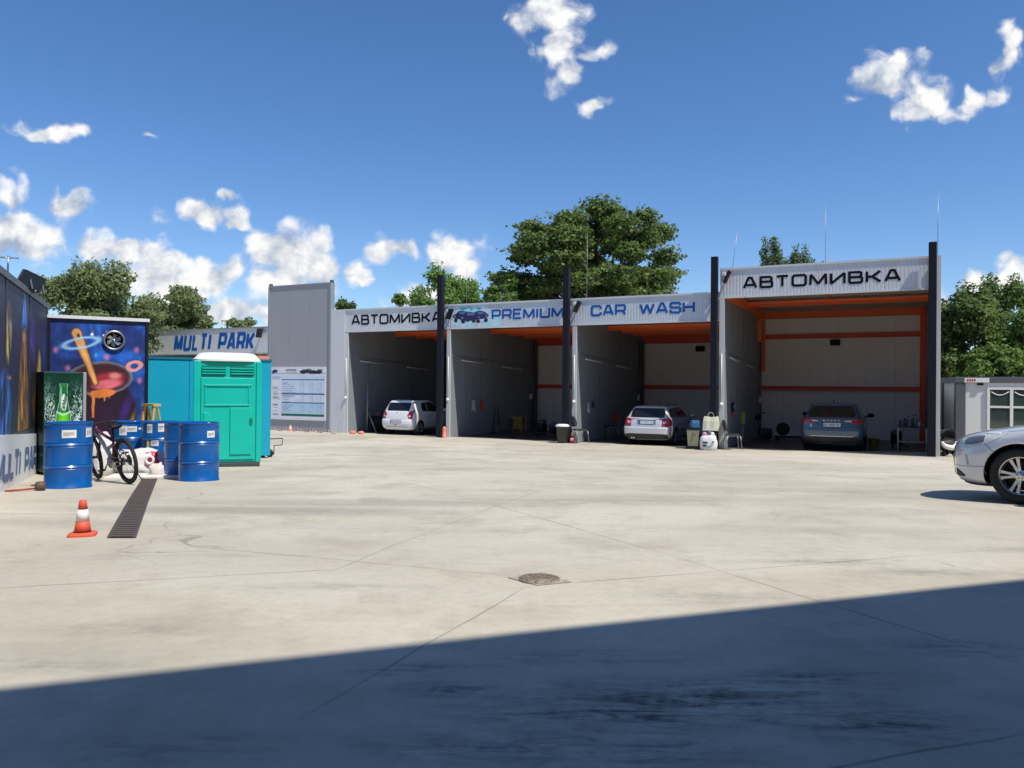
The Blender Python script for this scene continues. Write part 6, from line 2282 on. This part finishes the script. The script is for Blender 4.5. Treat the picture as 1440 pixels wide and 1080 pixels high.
# ------------------------------------------------------------------ bay 1 things
def vacuum(label, pos, s=1.0, rz=0.0, col=None):
    r_ = empty('vacuum_cleaner', pos, rz, label, 'vacuum cleaner')
    m1 = col or M_black
    MB().lathe([(.19 * s, .10), (.22 * s, .12), (.225 * s, .48 * s), (.20 * s, .52 * s)], 24).build('tank', m1, r_)
    MB().lathe([(.215 * s, .521 * s), (.22 * s, .56 * s), (.19 * s, .66 * s), (.10 * s, .71 * s), (.001, .72 * s)], 24).build('motor_head', mat('vac_grey', (.05, .05, .055), .4), r_)
    mb = MB(); mb.tube([(-.13 * s, 0, .69 * s), (-.1 * s, 0, .80 * s), (.1 * s, 0, .80 * s), (.13 * s, 0, .69 * s)], .015, 6); mb.build('handle', M_steel, r_)
    mb = MB(); mb.tube([(.22 * s, 0, .4 * s), (.4 * s, -.05, .42 * s), (.48 * s, -.1, .2), (.36 * s, -.25, .04), (.1, -.36, .03), (-.2, -.3, .03)], .022, 8); mb.build('hose', M_rubber, r_)
    for k in range(4):
        a = k * math.pi / 2 + .78
        MB().lathe([(.0, -.015), (.04, -.015), (.04, .015), (0, .015)], 12, (.19 * s * math.cos(a), .19 * s * math.sin(a), .042), Matrix.Rotation(R(90), 3, 'X')).build('castor', M_rubber, r_)
    return r_
vacuum('black drum vacuum cleaner in the dark left of the white hatchback', bw(-18.9, 1.5, .006) if False else gd(533, 31.7), 1.25, R(150))

def bay_one():
    p = bw(-20.08, .7, .006)
    r_ = empty('hose_stand', p, BROT, 'grey pipe stand with two sloping legs in the leftmost bay', 'stand')
    mb = MB(); mb.tube([(0, 0, 0), (0, 0, 1.95), (.0, .35, 1.95)], .03, 8); mb.build('upright', M_steel, r_)
    for dx, dy in ((.52, -.1), (.26, .3)):
        mb = MB(); mb.tube([(0, 0, .92), (dx, dy, 0)], .02, 8); mb.build('leg', M_steel, r_)
    mb = MB(); mb.tube([(.0, .05, .95), (.25, .05, .86), (.55, .1, .90), (.9, .15, .93)], .018, 8); mb.build('hose', M_rubber, r_)
    for k, (px, d, lb) in enumerate(((497, 30.2, 'salmon rubber lump at the foot of the light end panel'), (508.5, 30.0, 'salmon rubber lump under the grey pipe stand'))):
        r2 = empty('rubber_block', gd(px, d), .3, lb, 'block', 'salmon rubber blocks')
        lump(MB(), (0, 0, 0), (.24, .2, .12), 40 + k, .15, 2, .3, 16).build('block_body', mat('salmon_rubber', lin(225, 130, 105), .6, var=.1), r2)
    r3 = empty('guard_bollard', gd(625.5, 28.25), 0, 'short salmon bollard in front of the post between the first two bays', 'bollard')
    MB().lathe([(.09, 0), (.09, .03), (.07, .04), (.068, .30), (.06, .37), (.035, .41), (.001, .42)], 18).build('bollard_body', mat('salmon_rubber', (.7, .22, .14)), r3)
bay_one()

# ------------------------------------------------------------------ cloths and tools hanging on the bay walls
def hanging(label, cat, name, x, y, z, w, h, mt, seed=1, extra=None):
    """cloth hung from a hook on the wall at hall position x (wall face), y"""
    root = empty(name, bw(x, y, z), BROT, label, cat)
    vs, fs = [], []
    n, m_ = 10, 8
    rs = random.Random(seed)
    ph = rs.random() * 6
    for lay in (0, 1):
        for i in range(n + 1):
            for j in range(m_ + 1):
                u, v = i / n, j / m_
                yy = (u - .5) * w * (.45 + .55 * v ** .6) 
                dep = .025 + .02 * math.sin(u * 11 + ph) * v + (.006 if lay else 0)
                vs.append((dep, yy, -h * v - .03 * math.sin(u * 7 + ph) * v))
    k = (n + 1) * (m_ + 1)
    for lay in (0, 1):
        for i in range(n):
            for j in range(m_):
                a = lay * k + i * (m_ + 1) + j
                fs.append((a, a + 1, a + m_ + 2, a + m_ + 1))
    MB().add(vs, fs, 0, True).build('cloth', mt, root)
    MB().tube([(0.001, 0, .02), (.05, 0, .01), (.055, 0, .04)], .008, 6).build('hook', M_steel, root)
    return root
M_cl_w = mat('cloth_white', (.62, .63, .62), .8, var=.12)
hanging('pale cloth hanging on the left wall of the second bay', 'cloth', 'hanging_cloth', -15.745, 1.70, 1.36, .38, .42, M_cl_w, 3)
hanging('orange cloth hanging beside the pale cloth in the second bay', 'cloth', 'hanging_cloth', -15.745, 2.35, 1.40, .24, .44, mat('cloth_orange', lin(190, 75, 35), .8, var=.15), 5)
hanging('pale gloves hanging on hooks on the left wall of the third bay', 'gloves', 'hanging_gloves', -10.705, 1.05, 1.36, .32, .36, M_cl_w, 7)
hanging('dark cloth hanging beside the pale gloves in the third bay', 'cloth', 'hanging_cloth', -10.705, 1.55, 1.42, .22, .26, mat('cloth_dark', (.05, .05, .06), .8), 9)

def wall_gun():
    r_ = empty('wash_gun', bw(-5.735, 1.25, 1.35), BROT, 'black wash gun with red trigger hanging on the tall bay left wall', 'wash gun')
    MB().obox((.05, 0, -.06), (.09, .13, .30), (0, 0, 0)).build('gun_body', M_black, r_, bevel=.02)
    MB().obox((.06, .04, -.30), (.05, .07, .16), (R(12), 0, 0)).build('trigger', mat('gun_red', lin(160, 25, 30), .4), r_, bevel=.01)
    MB().tube([(0.001, -.12, .14), (.07, -.1, .12), (.07, .2, .12), (.07, .34, .16)], .012, 6).build('hook_bar', M_steel, r_)
    MB().box(.096, .1, -.03, .03, -.1, .04).build('gun_label', M_white, r_)
wall_gun()

# ------------------------------------------------------------------ bay 2 things
def bay_two():
    p = gd(725, 33.2); p.z = FLOOR + .006
    r_ = empty('wooden_table', p, BROT, 'small yellowish wooden table with a side box at the back of the second bay', 'table')
    mw = mat('wood_table', lin(190, 160, 95), .6, var=.2, scale=3)
    MB().box(-.45, .45, -.28, .28, .56, .60).build('table_top', mw, r_)
    for x in (-.42, .0, .38):
        for y in (-.25, .21):
            MB().box(x, x + .045, y, y + .045, 0, .56).build('leg', mw, r_)
    MB().box(.05, .375, -.24, .2, .08, .555).build('side_box', mat('box_yellow', lin(175, 135, 50), .6, var=.15), r_)
    p = gd(697, 31.3); p.z = FLOOR + .006
    r_ = empty('drying_stand', p, BROT, 'thin black stand with bent top near the dark wall of the second bay', 'stand')
    mb = MB(); mb.tube([(-.12, 0, 0), (-.02, 0, .98), (.06, 0, 1.05), (.12, 0, .98), (.18, 0, .3)], .02, 8); mb.build('bent_tube', M_black, r_)
    MB().lathe([(.16, 0), (.16, .02), (.03, .05), (.03, .06), (0.001, .06)], 18, (-.1, 0, 0)).build('base', M_black, r_)
    vacuum('black vacuum cleaner with loose hose at the back of the second bay', Vector(tuple(gd(763, 30.5))[:2] + (FLOOR + .006,)), .85, R(-30))
    vacuum('second black vacuum cleaner standing nearer the navy post of the second bay', Vector(tuple(gd(779, 29.6))[:2] + (FLOOR + .006,)), .72, R(40))
    # bin
    p = gd(792, 26.15)
    r_ = empty('waste_bin', p, BROT, 'black waste bin with white lid in front of the second post', 'bin')
    MB().lathe([(.17, .02), (.18, .03), (.225, .54), (.235, .55), (.235, .565), (.215, .565), (.17, .06)], 28).build('bin_body', mat('bin_black', (.035, .036, .038), .5, var=.1), r_)
    MB().lathe([(.25, .556), (.255, .575), (.245, .61), (.16, .64), (.001, .648)], 28).build('lid', M_white, r_)
    for k in range(4):
        a = k * 1.571 + .4
        MB().lathe([(0, -.014), (.03, -.014), (.03, .014), (0, .014)], 10, (.13 * math.cos(a), .13 * math.sin(a), .03), Matrix.Rotation(R(90), 3, 'X')).build('castor', M_rubber, r_)
    p = gd(805, 26.0)
    r_ = empty('spray_bottle', p, .4, 'red bottle with pink label between the bin and the black chair', 'bottle')
    MB().lathe([(.055, 0), (.065, .01), (.065, .20), (.03, .27), (.022, .30)], 16).build('bottle_body', mat('bottle_red', lin(150, 20, 35), .25), r_)
    MB().lathe([(.026, .301), (.026, .345), (.001, .35)], 12).build('cap', M_white, r_)
    MB().lathe([(.0665, .08), (.0665, .18)], 16).build('bottle_label', mat('label_pink', lin(225, 150, 165), .5), r_)
bay_two()

# ------------------------------------------------------------------ bay 3 things
def bay_three():
    p = gd(975, 24.15)
    r_ = empty('cleaning_trolley', p, BROT + R(12), 'khaki tub cleaning trolley with black handle beside the silver estate', 'trolley')
    mk = mat('tub_khaki', lin(150, 150, 125), .5, var=.08)
    mb = MB()
    vs = []
    for z, a, b in ((.08, .15, .17), (.60, .19, .21)):
        vs += [(-a, -b, z), (a, -b, z), (a, b, z), (-a, b, z)]
    mb.add(vs, [(3, 2, 1, 0), (0, 1, 5, 4), (1, 2, 6, 5), (2, 3, 7, 6), (3, 0, 4, 7), (4, 5, 6, 7)])
    mb.build('tub', mk, r_, bevel=.015)
    MB().box(-.2, .2, -.22, .22, .603, .635).build('tub_rim', M_black, r_, bevel=.008)
    MB().tube([(-.12, .23, .1), (-.12, .25, 1.12), (.02, .25, 1.15)], .014, 8).build('handle', M_black, r_)
    MB().tube([(.0, -.21, .55), (.05, -.24, .40), (.1, -.22, .56)], .012, 6).build('strap', mat('strap_olive', (.12, .12, .05), .6), r_)
    MB().box(-.22, .25, -.24, .24, .04, .079).build('trolley_base', M_black, r_)
    for sx in (-1, 1):
        for sy in (-1, 1):
            MB().lathe([(0, -.014), (.035, -.014), (.035, .014), (0, .014)], 10, (sx * .17, sy * .18, .036), Matrix.Rotation(R(90), 3, 'X')).build('castor', M_rubber, r_)
    p2 = p + Vector((.05, .02, .637))
    r2 = empty('spray_canister', p2, .2, 'blue canister standing on the khaki trolley', 'canister')
    MB().box(-.13, .15, -.1, .1, 0, .21).build('canister_body', mat('canister_blue', lin(45, 95, 140), .35, var=.1), r2, bevel=.03)
    MB().box(-.11, .13, -.08, .08, .211, .245).build('canister_lid', mat('canister_lid', lin(70, 130, 165), .4), r2, bevel=.01)
    # stool with the tote bag, and the white bag in front of it
    p = gd(1000.5, 24.05)
    r3 = empty('white_stool', p, BROT, 'white topped dark stool carrying the pale tote bag', 'stool')
    MB().box(-.23, .23, -.2, .2, .58, .62).build('seat', M_white, r3, bevel=.01)
    for sx in (-1, 1):
        for sy in (-1, 1):
            MB().tube([(sx * .2, sy * .17, 0), (sx * .18, sy * .15, .578)], .016, 6).build('leg', M_black, r3)
    r4 = empty('tote_bag', p + Vector((0, -.0, .6215)), BROT, 'pale green tote bag standing on the white stool', 'bag')
    mt = mat('tote_green', lin(205, 208, 180), .7, var=.06, bump=.3, bscale=12)
    mb = MB()
    vs = []
    for z, a, b in ((0, .23, .13), (.02, .245, .14), (.25, .235, .10), (.40, .215, .05)):
        for (sx, sy) in ((-1, -1), (-.5, -1.15), (0, -1), (.5, -1.12), (1, -1), (1, 1), (0, 1.1), (-1, 1)):
            vs.append((sx * a, sy * b, z))
    fs = [(7, 6, 5, 4, 3, 2, 1, 0), tuple(range(24, 32))]
    for i in range(3):
        for k in range(8):
            fs.append((i * 8 + k, i * 8 + (k + 1) % 8, (i + 1) * 8 + (k + 1) % 8, (i + 1) * 8 + k))
    mb.add(vs, fs, 0, False); mb.build('bag_body', mt, r4, bevel=.01)
    for y in (-.045, .045):
        MB().tube([(-.09, y, .37), (-.085, y, .46), (-.04, y, .52), (.04, y, .52), (.085, y, .46), (.09, y, .37)], .016, 6).build('handle', mt, r4)
    p = gd(997, 23.55)
    r5 = empty('shopping_bag', p, BROT + .2, 'white bag full of bottles and packets on the ground below the tote bag', 'bag')
    lump(MB(), (0, 0, 0), (.50, .34, .48), 61, .14, 2.4, .3, 24, p=3.2).build('bag_body', mat('bag_bright', (.74, .75, .76), .4, var=.05, bump=.4, bscale=12), r5)
    rs = random.Random(9)
    for k, (x, z, cname, c) in enumerate(((-.12, .40, 'packet_pink', lin(200, 130, 150)), (.02, .44, 'packet_grey', (.10, .10, .11)), (.10, .40, 'packet_white', (.7, .7, .7)), (-.03, .36, 'packet_teal', lin(120, 165, 170)))):
        lump(MB(), (x, -.05, z), (.15, .12, .16), 70 + k, .1, 2, .1, 12).build('packet', mat(cname, c, .5), r5)
    for x, z, w_, h_, c in ((-.10, .24, .14, .05, 'print_black'), (-.12, .14, .10, .05, 'print_black'), (.0, .12, .16, .06, 'print_teal'), (.14, .26, .05, .06, 'print_pink')):
        MB().obox((x, -.176, z), (w_, .02, h_)).build('bag_print', mat(c, {'print_black': (.03, .03, .03), 'print_teal': lin(120, 165, 170), 'print_pink': lin(190, 120, 130)}[c], .5), r5)
    # green brush leaning behind the chair
    p = gd(1045, 25.2); p.z = FLOOR
    r6 = empty('wash_brush', p, BROT, 'green headed wash brush standing upright behind the black chair of the tall bay', 'brush')
    MB().tube([(0, 0, 0), (.0, .02, .75)], .014, 6).build('handle', M_steel, r6)
    lump(MB(), (0, .02, .72), (.16, .12, .42), 33, .08, 4, .15, 16, p=4).build('brush_head', mat('brush_green', lin(95, 110, 45), .8, var=.2), r6)
bay_three()

# ------------------------------------------------------------------ bay 4 things
def bay_four():
    F_ = FLOOR + .006
    p = gd(1077, 29.0); p.z = F_
    r_ = empty('floor_machine', p, BROT + R(200), 'dark wheeled floor machine with tall handle at the back left of the tall bay', 'floor machine')
    MB().box(-.22, .26, -.18, .18, .12, .42).build('machine_body', mat('machine_dark', (.03, .032, .036), .45), r_, bevel=.04)
    MB().tube([(.2, -.1, .4), (.32, -.12, .9), (.2, -.14, .98), (-.02, -.14, .98)], .018, 8).build('handle', M_black, r_)
    for sy in (-.2, .2):
        MB().lathe([(.04, -.03), (.14, -.03), (.15, 0), (.14, .03), (.04, .03)], 20, (-.06, sy, .152), Matrix.Rotation(R(90), 3, 'X')).build('wheel', M_rubber, r_)
    MB().lathe([(.001, .05), (.1, .0), (.11, -.12), (.001, -.13)], 14, (.26, -.12, .86)).build('control_head', M_black, r_)
    p = gd(1110, 28.2); p.z = F_
    r_ = empty('tool_cart', p, BROT, 'low dark cart with an upright wheel left of the blue hatchback', 'cart')
    MB().box(-.5, .6, -.2, .2, .12, .17).build('deck', M_black, r_)
    MB().lathe([(.10, -.03), (.22, -.03), (.24, 0), (.22, .03), (.10, .03)], 24, (-.2, -.1, .43), Matrix.Rotation(R(90), 3, 'X')).build('wheel', M_rubber, r_)
    for x in (-.4, .5):
        for y in (-.16, .16):
            MB().lathe([(0, -.015), (.058, -.015), (.058, .015), (0, .015)], 12, (x, y, .06), Matrix.Rotation(R(90), 3, 'X')).build('castor', M_rubber, r_)
    MB().tube([(.55, -.18, .17), (.58, -.18, .55), (.58, .18, .55), (.55, .18, .17)], .015, 6).build('push_handle', M_steel, r_)
    p = gd(1229, 24.6); p.z = F_
    r_ = empty('bucket', p, BROT, 'olive yellow bucket on the floor right of the blue hatchback', 'bucket')
    MB().lathe([(.13, 0), (.135, .01), (.17, .32), (.18, .325), (.18, .34), (.165, .335), (.13, .03)], 24).build('bucket_body', mat('bucket_olive', lin(120, 115, 45), .5, var=.1), r_)
    MB().tube([(-.172, 0, .33), (-.15, -.06, .40), (0, -.1, .42), (.15, -.06, .40), (.172, 0, .33)], .006, 6).build('bail', M_steel, r_)
    vacuum('small dark vacuum cleaner between the bucket and the cluttered table', Vector(tuple(gd(1261, 25.4))[:2] + (F_,)), .8, R(70))
    p = gd(1283, 24.3); p.z = F_
    r_ = empty('work_table', p, BROT, 'dark work table crowded with bottles against the right wall of the tall bay', 'table')
    MB().box(-.42, .42, -.3, .3, .70, .74).build('table_top', mat('table_dark', (.05, .045, .04), .5, var=.2), r_)
    MB().box(-.36, .36, -.26, .26, .25, .28).build('shelf', M_steel, r_)
    for sx in (-1, 1):
        for sy in (-1, 1):
            MB().box(sx * .4 - .02, sx * .4 + .02, sy * .28 - .02, sy * .28 + .02, 0, .699).build('leg', M_steel, r_)
    cols = [((.05, .05, .06), 'dark'), (lin(150, 150, 150), 'grey'), (lin(60, 75, 95), 'slate'), (lin(120, 60, 50), 'brown')]
    proto = None
    rs = random.Random(12)
    names = ['tall dark', 'short grey', 'slim slate', 'squat brown', 'leftmost slim grey', 'rear dark', 'rear slate']
    where = ['at the middle front of', 'near the right end of', 'just left of centre on', 'at the far right of', 'at the left end of', 'at the back of', 'behind the others on']
    for k, (x, y, hh, rr) in enumerate(((.0, -.15, .34, .05), (.2, -.1, .22, .06), (-.14, -.12, .30, .04), (.33, -.1, .18, .065), (-.33, -.08, .26, .04), (.1, .12, .36, .055), (-.2, .14, .32, .05))):
        c, cn = cols[k % 4]
        q = p + BX * x + BY * y + Vector((0, 0, .741))
        b = empty('cleaner_bottle', q, rs.random() * 3, f'{names[k]} bottle standing {where[k]} the dark work table', 'bottle', 'bottles on the work table')
        MB().lathe([(rr * .9, 0), (rr, .01), (rr, hh * .62), (rr * .4, hh * .82), (rr * .36, hh * .9)], 14).build('bottle_body', mat('cleaner_' + cn, c, .35), b)
        MB().lathe([(rr * .42, hh * .901), (rr * .42, hh), (.001, hh)], 10).build('cap', M_black if k % 2 else M_white, b)
        if k in (0, 2, 5):
            MB().obox((-.02, 0, hh + .02), (.09, .02, .03)).build('trigger', M_black, b)
    # hooded buggy beside the right post
    p = gd(1332, 21.75)
    r_ = empty('hooded_buggy', p, R(12), 'black hooded buggy with white rim standing between the right post and the cabin', 'buggy')
    mh = mat('hood_black', (.022, .022, .024), .6, var=.15)
    vs, fs = [], []
    n = 18
    for i in range(9):
        a = R(8) + R(104) * i / 8
        for k in range(n + 1):
            t = math.pi * k / n
            vs.append((.27 * math.cos(t), .02 + .26 * math.cos(a) * math.sin(t) ** .8 - .02, .50 + .27 * math.sin(t) * math.sin(a) if False else .48 + .29 * math.sin(t) * max(.18, math.sin(a))))
    for i in range(8):
        for k in range(n):
            fs.append((i * (n + 1) + k, i * (n + 1) + k + 1, (i + 1) * (n + 1) + k + 1, (i + 1) * (n + 1) + k))
    MB().add(vs, fs, 0, True).build('hood', mh, r_)
    ring = []
    for k in range(25):
        t = math.pi * (.96 + 1.08 * k / 24)
        ring.append((.225 * math.cos(t), -.20 + .10 * abs(math.cos(t)), .40 + .15 * math.sin(t)))
    MB().tube(ring, [.035 + .04 * math.sin(math.pi * k / 24) for k in range(25)], 10).build('white_rim', M_white, r_)
    lump(MB(), (0, .06, .20), (.50, .42, .28), 5, .05, 2, .2, 18).build('tub', mh, r_)
    mb = MB()
    for sx in (-1, 1):
        mb.tube([(sx * .17, -.08, .07), (sx * .14, .0, .24)], .02, 6)
        mb.tube([(sx * .17, .2, .07), (sx * .14, .1, .24)], .02, 6)
    mb.build('chassis', M_black, r_)
    for sx in (-1, 1):
        for y in (-.08, .2):
            MB().lathe([(.02, -.022), (.068, -.022), (.075, 0), (.068, .022), (.02, .022)], 18, (sx * .17, y, .076), Matrix.Rotation(R(90), 3, 'Y')).build('wheel', M_rubber, r_)
    p = gd(1321, 22.1)
    r_ = empty('white_block', p, .3, 'small white block on the ground left of the hooded buggy', 'block')
    MB().box(-.13, .13, -.09, .09, 0, .12).build('block_body', M_white, r_, bevel=.012)
bay_four()

# ================================================================== TREES
def leaf_mat(name, dark, light, trans=.35):
    mt = bpy.data.materials.new(name)
    mt.use_nodes = True
    nt = mt.node_tree
    N, L = nt.nodes, nt.links
    N.clear()
    out = N.new('ShaderNodeOutputMaterial')
    geo = N.new('ShaderNodeNewGeometry')
    tc = N.new('ShaderNodeTexCoord')
    nz = N.new('ShaderNodeTexNoise'); nz.inputs['Scale'].default_value = .7; nz.inputs['Detail'].default_value = 3
    L.new(tc.outputs['Object'], nz.inputs['Vector'])
    ad = N.new('ShaderNodeMath'); ad.operation = 'MULTIPLY_ADD'; ad.inputs[1].default_value = .6
    L.new(geo.outputs['Random Per Island'], ad.inputs[0])
    sb = N.new('ShaderNodeMapRange'); sb.inputs['From Min'].default_value = .3; sb.inputs['From Max'].default_value = .7; sb.inputs['To Max'].default_value = .4
    L.new(nz.outputs['Fac'], sb.inputs['Value']); L.new(sb.outputs[0], ad.inputs[2])
    mx = N.new('ShaderNodeMix'); mx.data_type = 'RGBA'
    mx.inputs['A'].default_value = dark + (1,); mx.inputs['B'].default_value = light + (1,)
    L.new(ad.outputs[0], mx.inputs['Factor'])
    df = N.new('ShaderNodeBsdfPrincipled'); df.inputs['Roughness'].default_value = .55; df.inputs['Specular IOR Level'].default_value = .35
    tr = N.new('ShaderNodeBsdfTranslucent')
    L.new(mx.outputs['Result'], df.inputs['Base Color']); L.new(mx.outputs['Result'], tr.inputs['Color'])
    ms = N.new('ShaderNodeMixShader'); ms.inputs[0].default_value = trans
    L.new(df.outputs[0], ms.inputs[1]); L.new(tr.outputs[0], ms.inputs[2]); L.new(ms.outputs[0], out.inputs[0])
    MATS[name] = mt
    return mt
M_bark = mat('bark', (.10, .075, .055), .9, var=.35, scale=8, stretch=(1, 1, .25), bump=.6, bscale=14)
LEAF = {
    'olive': leaf_mat('leaf_olive', (.13, .18, .065), (.32, .38, .17), .5),
    'deep': leaf_mat('leaf_deep', (.055, .10, .028), (.26, .35, .10), .5),
    'mid': leaf_mat('leaf_mid', (.07, .14, .035), (.26, .39, .10), .5),
    'bright': leaf_mat('leaf_bright', (.08, .17, .03), (.28, .44, .10), .5),
    'pine': leaf_mat('leaf_pine', (.06, .11, .04), (.19, .27, .10), .45),
}

def tree(label, px, d, H, cw, ch, leaf, seed, nl, lsize, base=None, depth=None, blobs=26, name='leafy_tree', droop=0.0, stretch=1.0, holes=.0, rad=(.2, .34), group='trees behind the yard', cat='tree', pos=None, narrow=0.0, zs=.7, limbs=14):
    """H height of the top above ground, cw x depth crown width, ch crown height"""
    rs = np.random.RandomState(seed)
    p = pos if pos is not None else gd(px, d)
    root = empty(name, p, 0, label, cat, group)
    cd_ = depth or cw
    zc = H - ch / 2
    C_, Rr = [], []
    for k in range(blobs):
        for _ in range(40):
            v = rs.normal(size=3); v /= np.linalg.norm(v)
            rr = rs.rand() ** .33 * .84
            q = v * rr
            if narrow and abs(q[0]) > 1 - narrow * (q[2] + 1) / 2: continue
            if all(np.linalg.norm((q - c)) > .24 for c in C_): break
        C_.append(q); Rr.append(rad[0] + (rad[1] - rad[0]) * rs.rand())
    C_ = np.array(C_); Rr = np.array(Rr)
    sc = np.array([cw / 2, cd_ / 2, ch / 2])
    w = Rr ** 2; w /= w.sum()
    cnt = np.maximum(8, (w * nl).astype(int))
    P, Nrm = [], []
    for c, r, n in zip(C_, Rr, cnt):
        v = rs.normal(size=(n, 3)); v /= np.linalg.norm(v, axis=1)[:, None]
        rad_ = r * (rs.rand(n) ** .38) * (1 + .12 * rs.normal(size=n) * (rs.rand(n) < .3))
        lump_ = 1 + .28 * np.sin(v[:, 0] * 5 + seed + c[0] * 9) * np.sin(v[:, 1] * 4.3 + c[1] * 7) + .2 * np.sin(v[:, 2] * 7 + c[2] * 11)
        q = c + v * (rad_ * lump_)[:, None] * np.array([1, 1, zs])
        P.append(q * sc + np.array([0, 0, zc])); Nrm.append(v)
    P = np.concatenate(P); Nrm = np.concatenate(Nrm)
    # keep the crown's top at H
    over_ = P[:, 2] > H
    P[over_, 2] = H - rs.rand(over_.sum()) * .3
    lowz = .15 if ch > H * .9 else -99
    P[:, 2] = np.maximum(P[:, 2], lowz + rs.rand(len(P)) * .3) if lowz > 0 else P[:, 2]
    n = len(P)
    nd = Nrm * .55 + rs.normal(size=(n, 3)) * .55 + np.array([0, 0, .55])
    nd /= np.linalg.norm(nd, axis=1)[:, None]
    a = np.cross(nd, rs.normal(size=(n, 3))); a /= np.linalg.norm(a, axis=1)[:, None]
    if droop:
        a = a * (1 - droop) + np.array([0, 0, -1.0]) * droop
        a /= np.linalg.norm(a, axis=1)[:, None]
    b = np.cross(nd, a); b /= np.maximum(np.linalg.norm(b, axis=1), 1e-6)[:, None]
    s = lsize * (.6 + .8 * rs.rand(n))[:, None]
    L_ = a * s * stretch; B = b * s * .42
    fold = nd * s * .10
    V = np.stack([P - L_ * .5, P + B - fold - L_ * .05, P + L_ * .5, P - B - fold - L_ * .05], 1).reshape(-1, 3)
    Fc = np.arange(n * 4).reshape(-1, 4)
    me = bpy.data.meshes.new('crown')
    me.vertices.add(len(V)); me.vertices.foreach_set('co', V.astype(np.float32).ravel())
    me.loops.add(n * 4); me.loops.foreach_set('vertex_index', Fc.ravel().astype(np.int32))
    me.polygons.add(n); me.polygons.foreach_set('loop_start', (np.arange(n) * 4).astype(np.int32)); me.polygons.foreach_set('loop_total', np.full(n, 4, np.int32))
    me.update(calc_edges=True)
    me.materials.append(LEAF[leaf])
    o = bpy.data.objects.new('crown', me)
    COL.objects.link(o); o.parent = root
    tr = MB()
    r0 = max(.06, H * .022)
    fork = Vector((.05 * cw * (rs.rand() - .5), 0, max(.4, zc - ch * .36)))
    tr.tube([(0, 0, -.15), (0.02, 0, fork.z * .5), fork], [r0 * 1.25, r0, r0 * .85], 10)
    for c in C_[:limbs]:
        e = Vector(c * sc) * .92 + Vector((0, 0, zc))
        mid = fork.lerp(e, .5) + Vector((rs.normal() * .12, rs.normal() * .12, .18 * (e - fork).length * .5))
        tr.tube([fork - Vector((0, 0, r0)), mid, e], [r0 * .55, r0 * .32, .02], 6)
    tr.build('trunk', M_bark, root)
    return root

def topz(px, py, d):
    return pt(px, py, d).z - gz(0, d)

def build_trees():
    T = tree
    # left, beyond the painted wall
    T('broad olive green tree rising behind the painted booth', 136, 40, topz(136, 366, 40), 5.8, 6.2, 'olive', 3, 36000, .13, zs=.9, blobs=44, droop=.35, stretch=1.5)
    T('lower olive green tree right of the broad one above the lettered fascia', 243, 57, topz(243, 404, 57), 6.0, 6.0, 'olive', 5, 26000, .16, zs=.9, blobs=34, droop=.35, stretch=1.5)
    T('small olive green tree top just behind the left end of the lettered fascia', 205, 62, topz(205, 412, 62), 6.0, 5.5, 'olive', 6, 14000, .18, blobs=20, droop=.3, stretch=1.4)
    T('thin grey green treetop left of the tall grey wall', 348, 62, topz(348, 440, 62), 4.6, 4.0, 'olive', 8, 6000, .18, blobs=14)
    # behind the hall
    T('small dark tree close right of the tall grey wall', 484, 46, topz(484, 410, 46), 2.2, 4.0, 'deep', 11, 5500, .15, blobs=12)
    T('low tree showing above the first black lettered fascia', 524, 50, topz(524, 419, 50), 3.4, 3.6, 'mid', 12, 6000, .15, blobs=12)
    T('low ragged tree right of the one above the first fascia', 566, 48, topz(566, 414, 48), 2.9, 3.6, 'mid', 13, 5500, .15, blobs=11)
    T('fresh green medium tree left of the great tree', 634, 44, topz(634, 360, 44), 5.0, 6.4, 'bright', 14, 26000, .15, zs=.9, blobs=30)
    T('great dark spreading tree towering above the middle bays', 838, 42, topz(838, 274, 42), 13.0, 8.8, 'deep', 21, 72000, .18, blobs=64, rad=(.12, .205), depth=9, zs=.8, limbs=34)
    T('shrubby green tree filling the gap under the great tree', 712, 40, topz(712, 385, 40), 3.2, 4.0, 'mid', 17, 9000, .15, blobs=14)
    T('narrow dark conifer above the tall bay roof', 1082, 54, topz(1082, 333, 54), 2.1, 7.5, 'pine', 23, 16000, .13, blobs=30, zs=.9, name='conifer', narrow=.0, rad=(.25, .4))
    T('second smaller conifer right of the narrow one above the tall bay', 1123, 56, topz(1123, 342, 56), 2.5, 7.0, 'pine', 24, 14000, .13, blobs=28, zs=.9, name='conifer', narrow=.0, rad=(.25, .4))
    T('tiny treetop right of the two conifers', 1158, 60, topz(1158, 362, 60), 1.6, 4.0, 'pine', 25, 3000, .14, blobs=10, name='conifer', narrow=.5)
    # right, behind the cabin
    T('tall leafy tree just right of the right navy post', 1352, 30, topz(1352, 388, 30), 3.4, 6.9, 'deep', 31, 24000, .13, blobs=30)
    T('tall dense tree behind the middle of the site cabin', 1398, 33, topz(1398, 374, 33), 3.6, 7.8, 'deep', 32, 24000, .13, blobs=30)
    T('leafy tree at the right edge behind the cabin roof', 1450, 31, topz(1450, 396, 31), 3.8, 7.0, 'mid', 33, 22000, .13, blobs=28)
    T('light green bush low between the right post and the cabin', 1338, 29.5, topz(1338, 486, 29.5), 2.0, 3.8, 'bright', 34, 13000, .11, blobs=22, name='bush', cat='bush')
    T('dark green bush behind the left end of the site cabin', 1378, 29, topz(1378, 470, 29), 3.0, 4.0, 'mid', 35, 14000, .12, blobs=22, name='bush', cat='bush')
    T('dense bush behind the cabin window', 1432, 28.5, topz(1432, 460, 28.5), 3.6, 4.2, 'mid', 36, 13000, .12, blobs=22, name='bush', cat='bush')
    T('dim tree far out at the right beyond the cabin', 1530, 32, 7.2, 4.6, 7.0, 'deep', 37, 9000, .2, blobs=24)
build_trees()
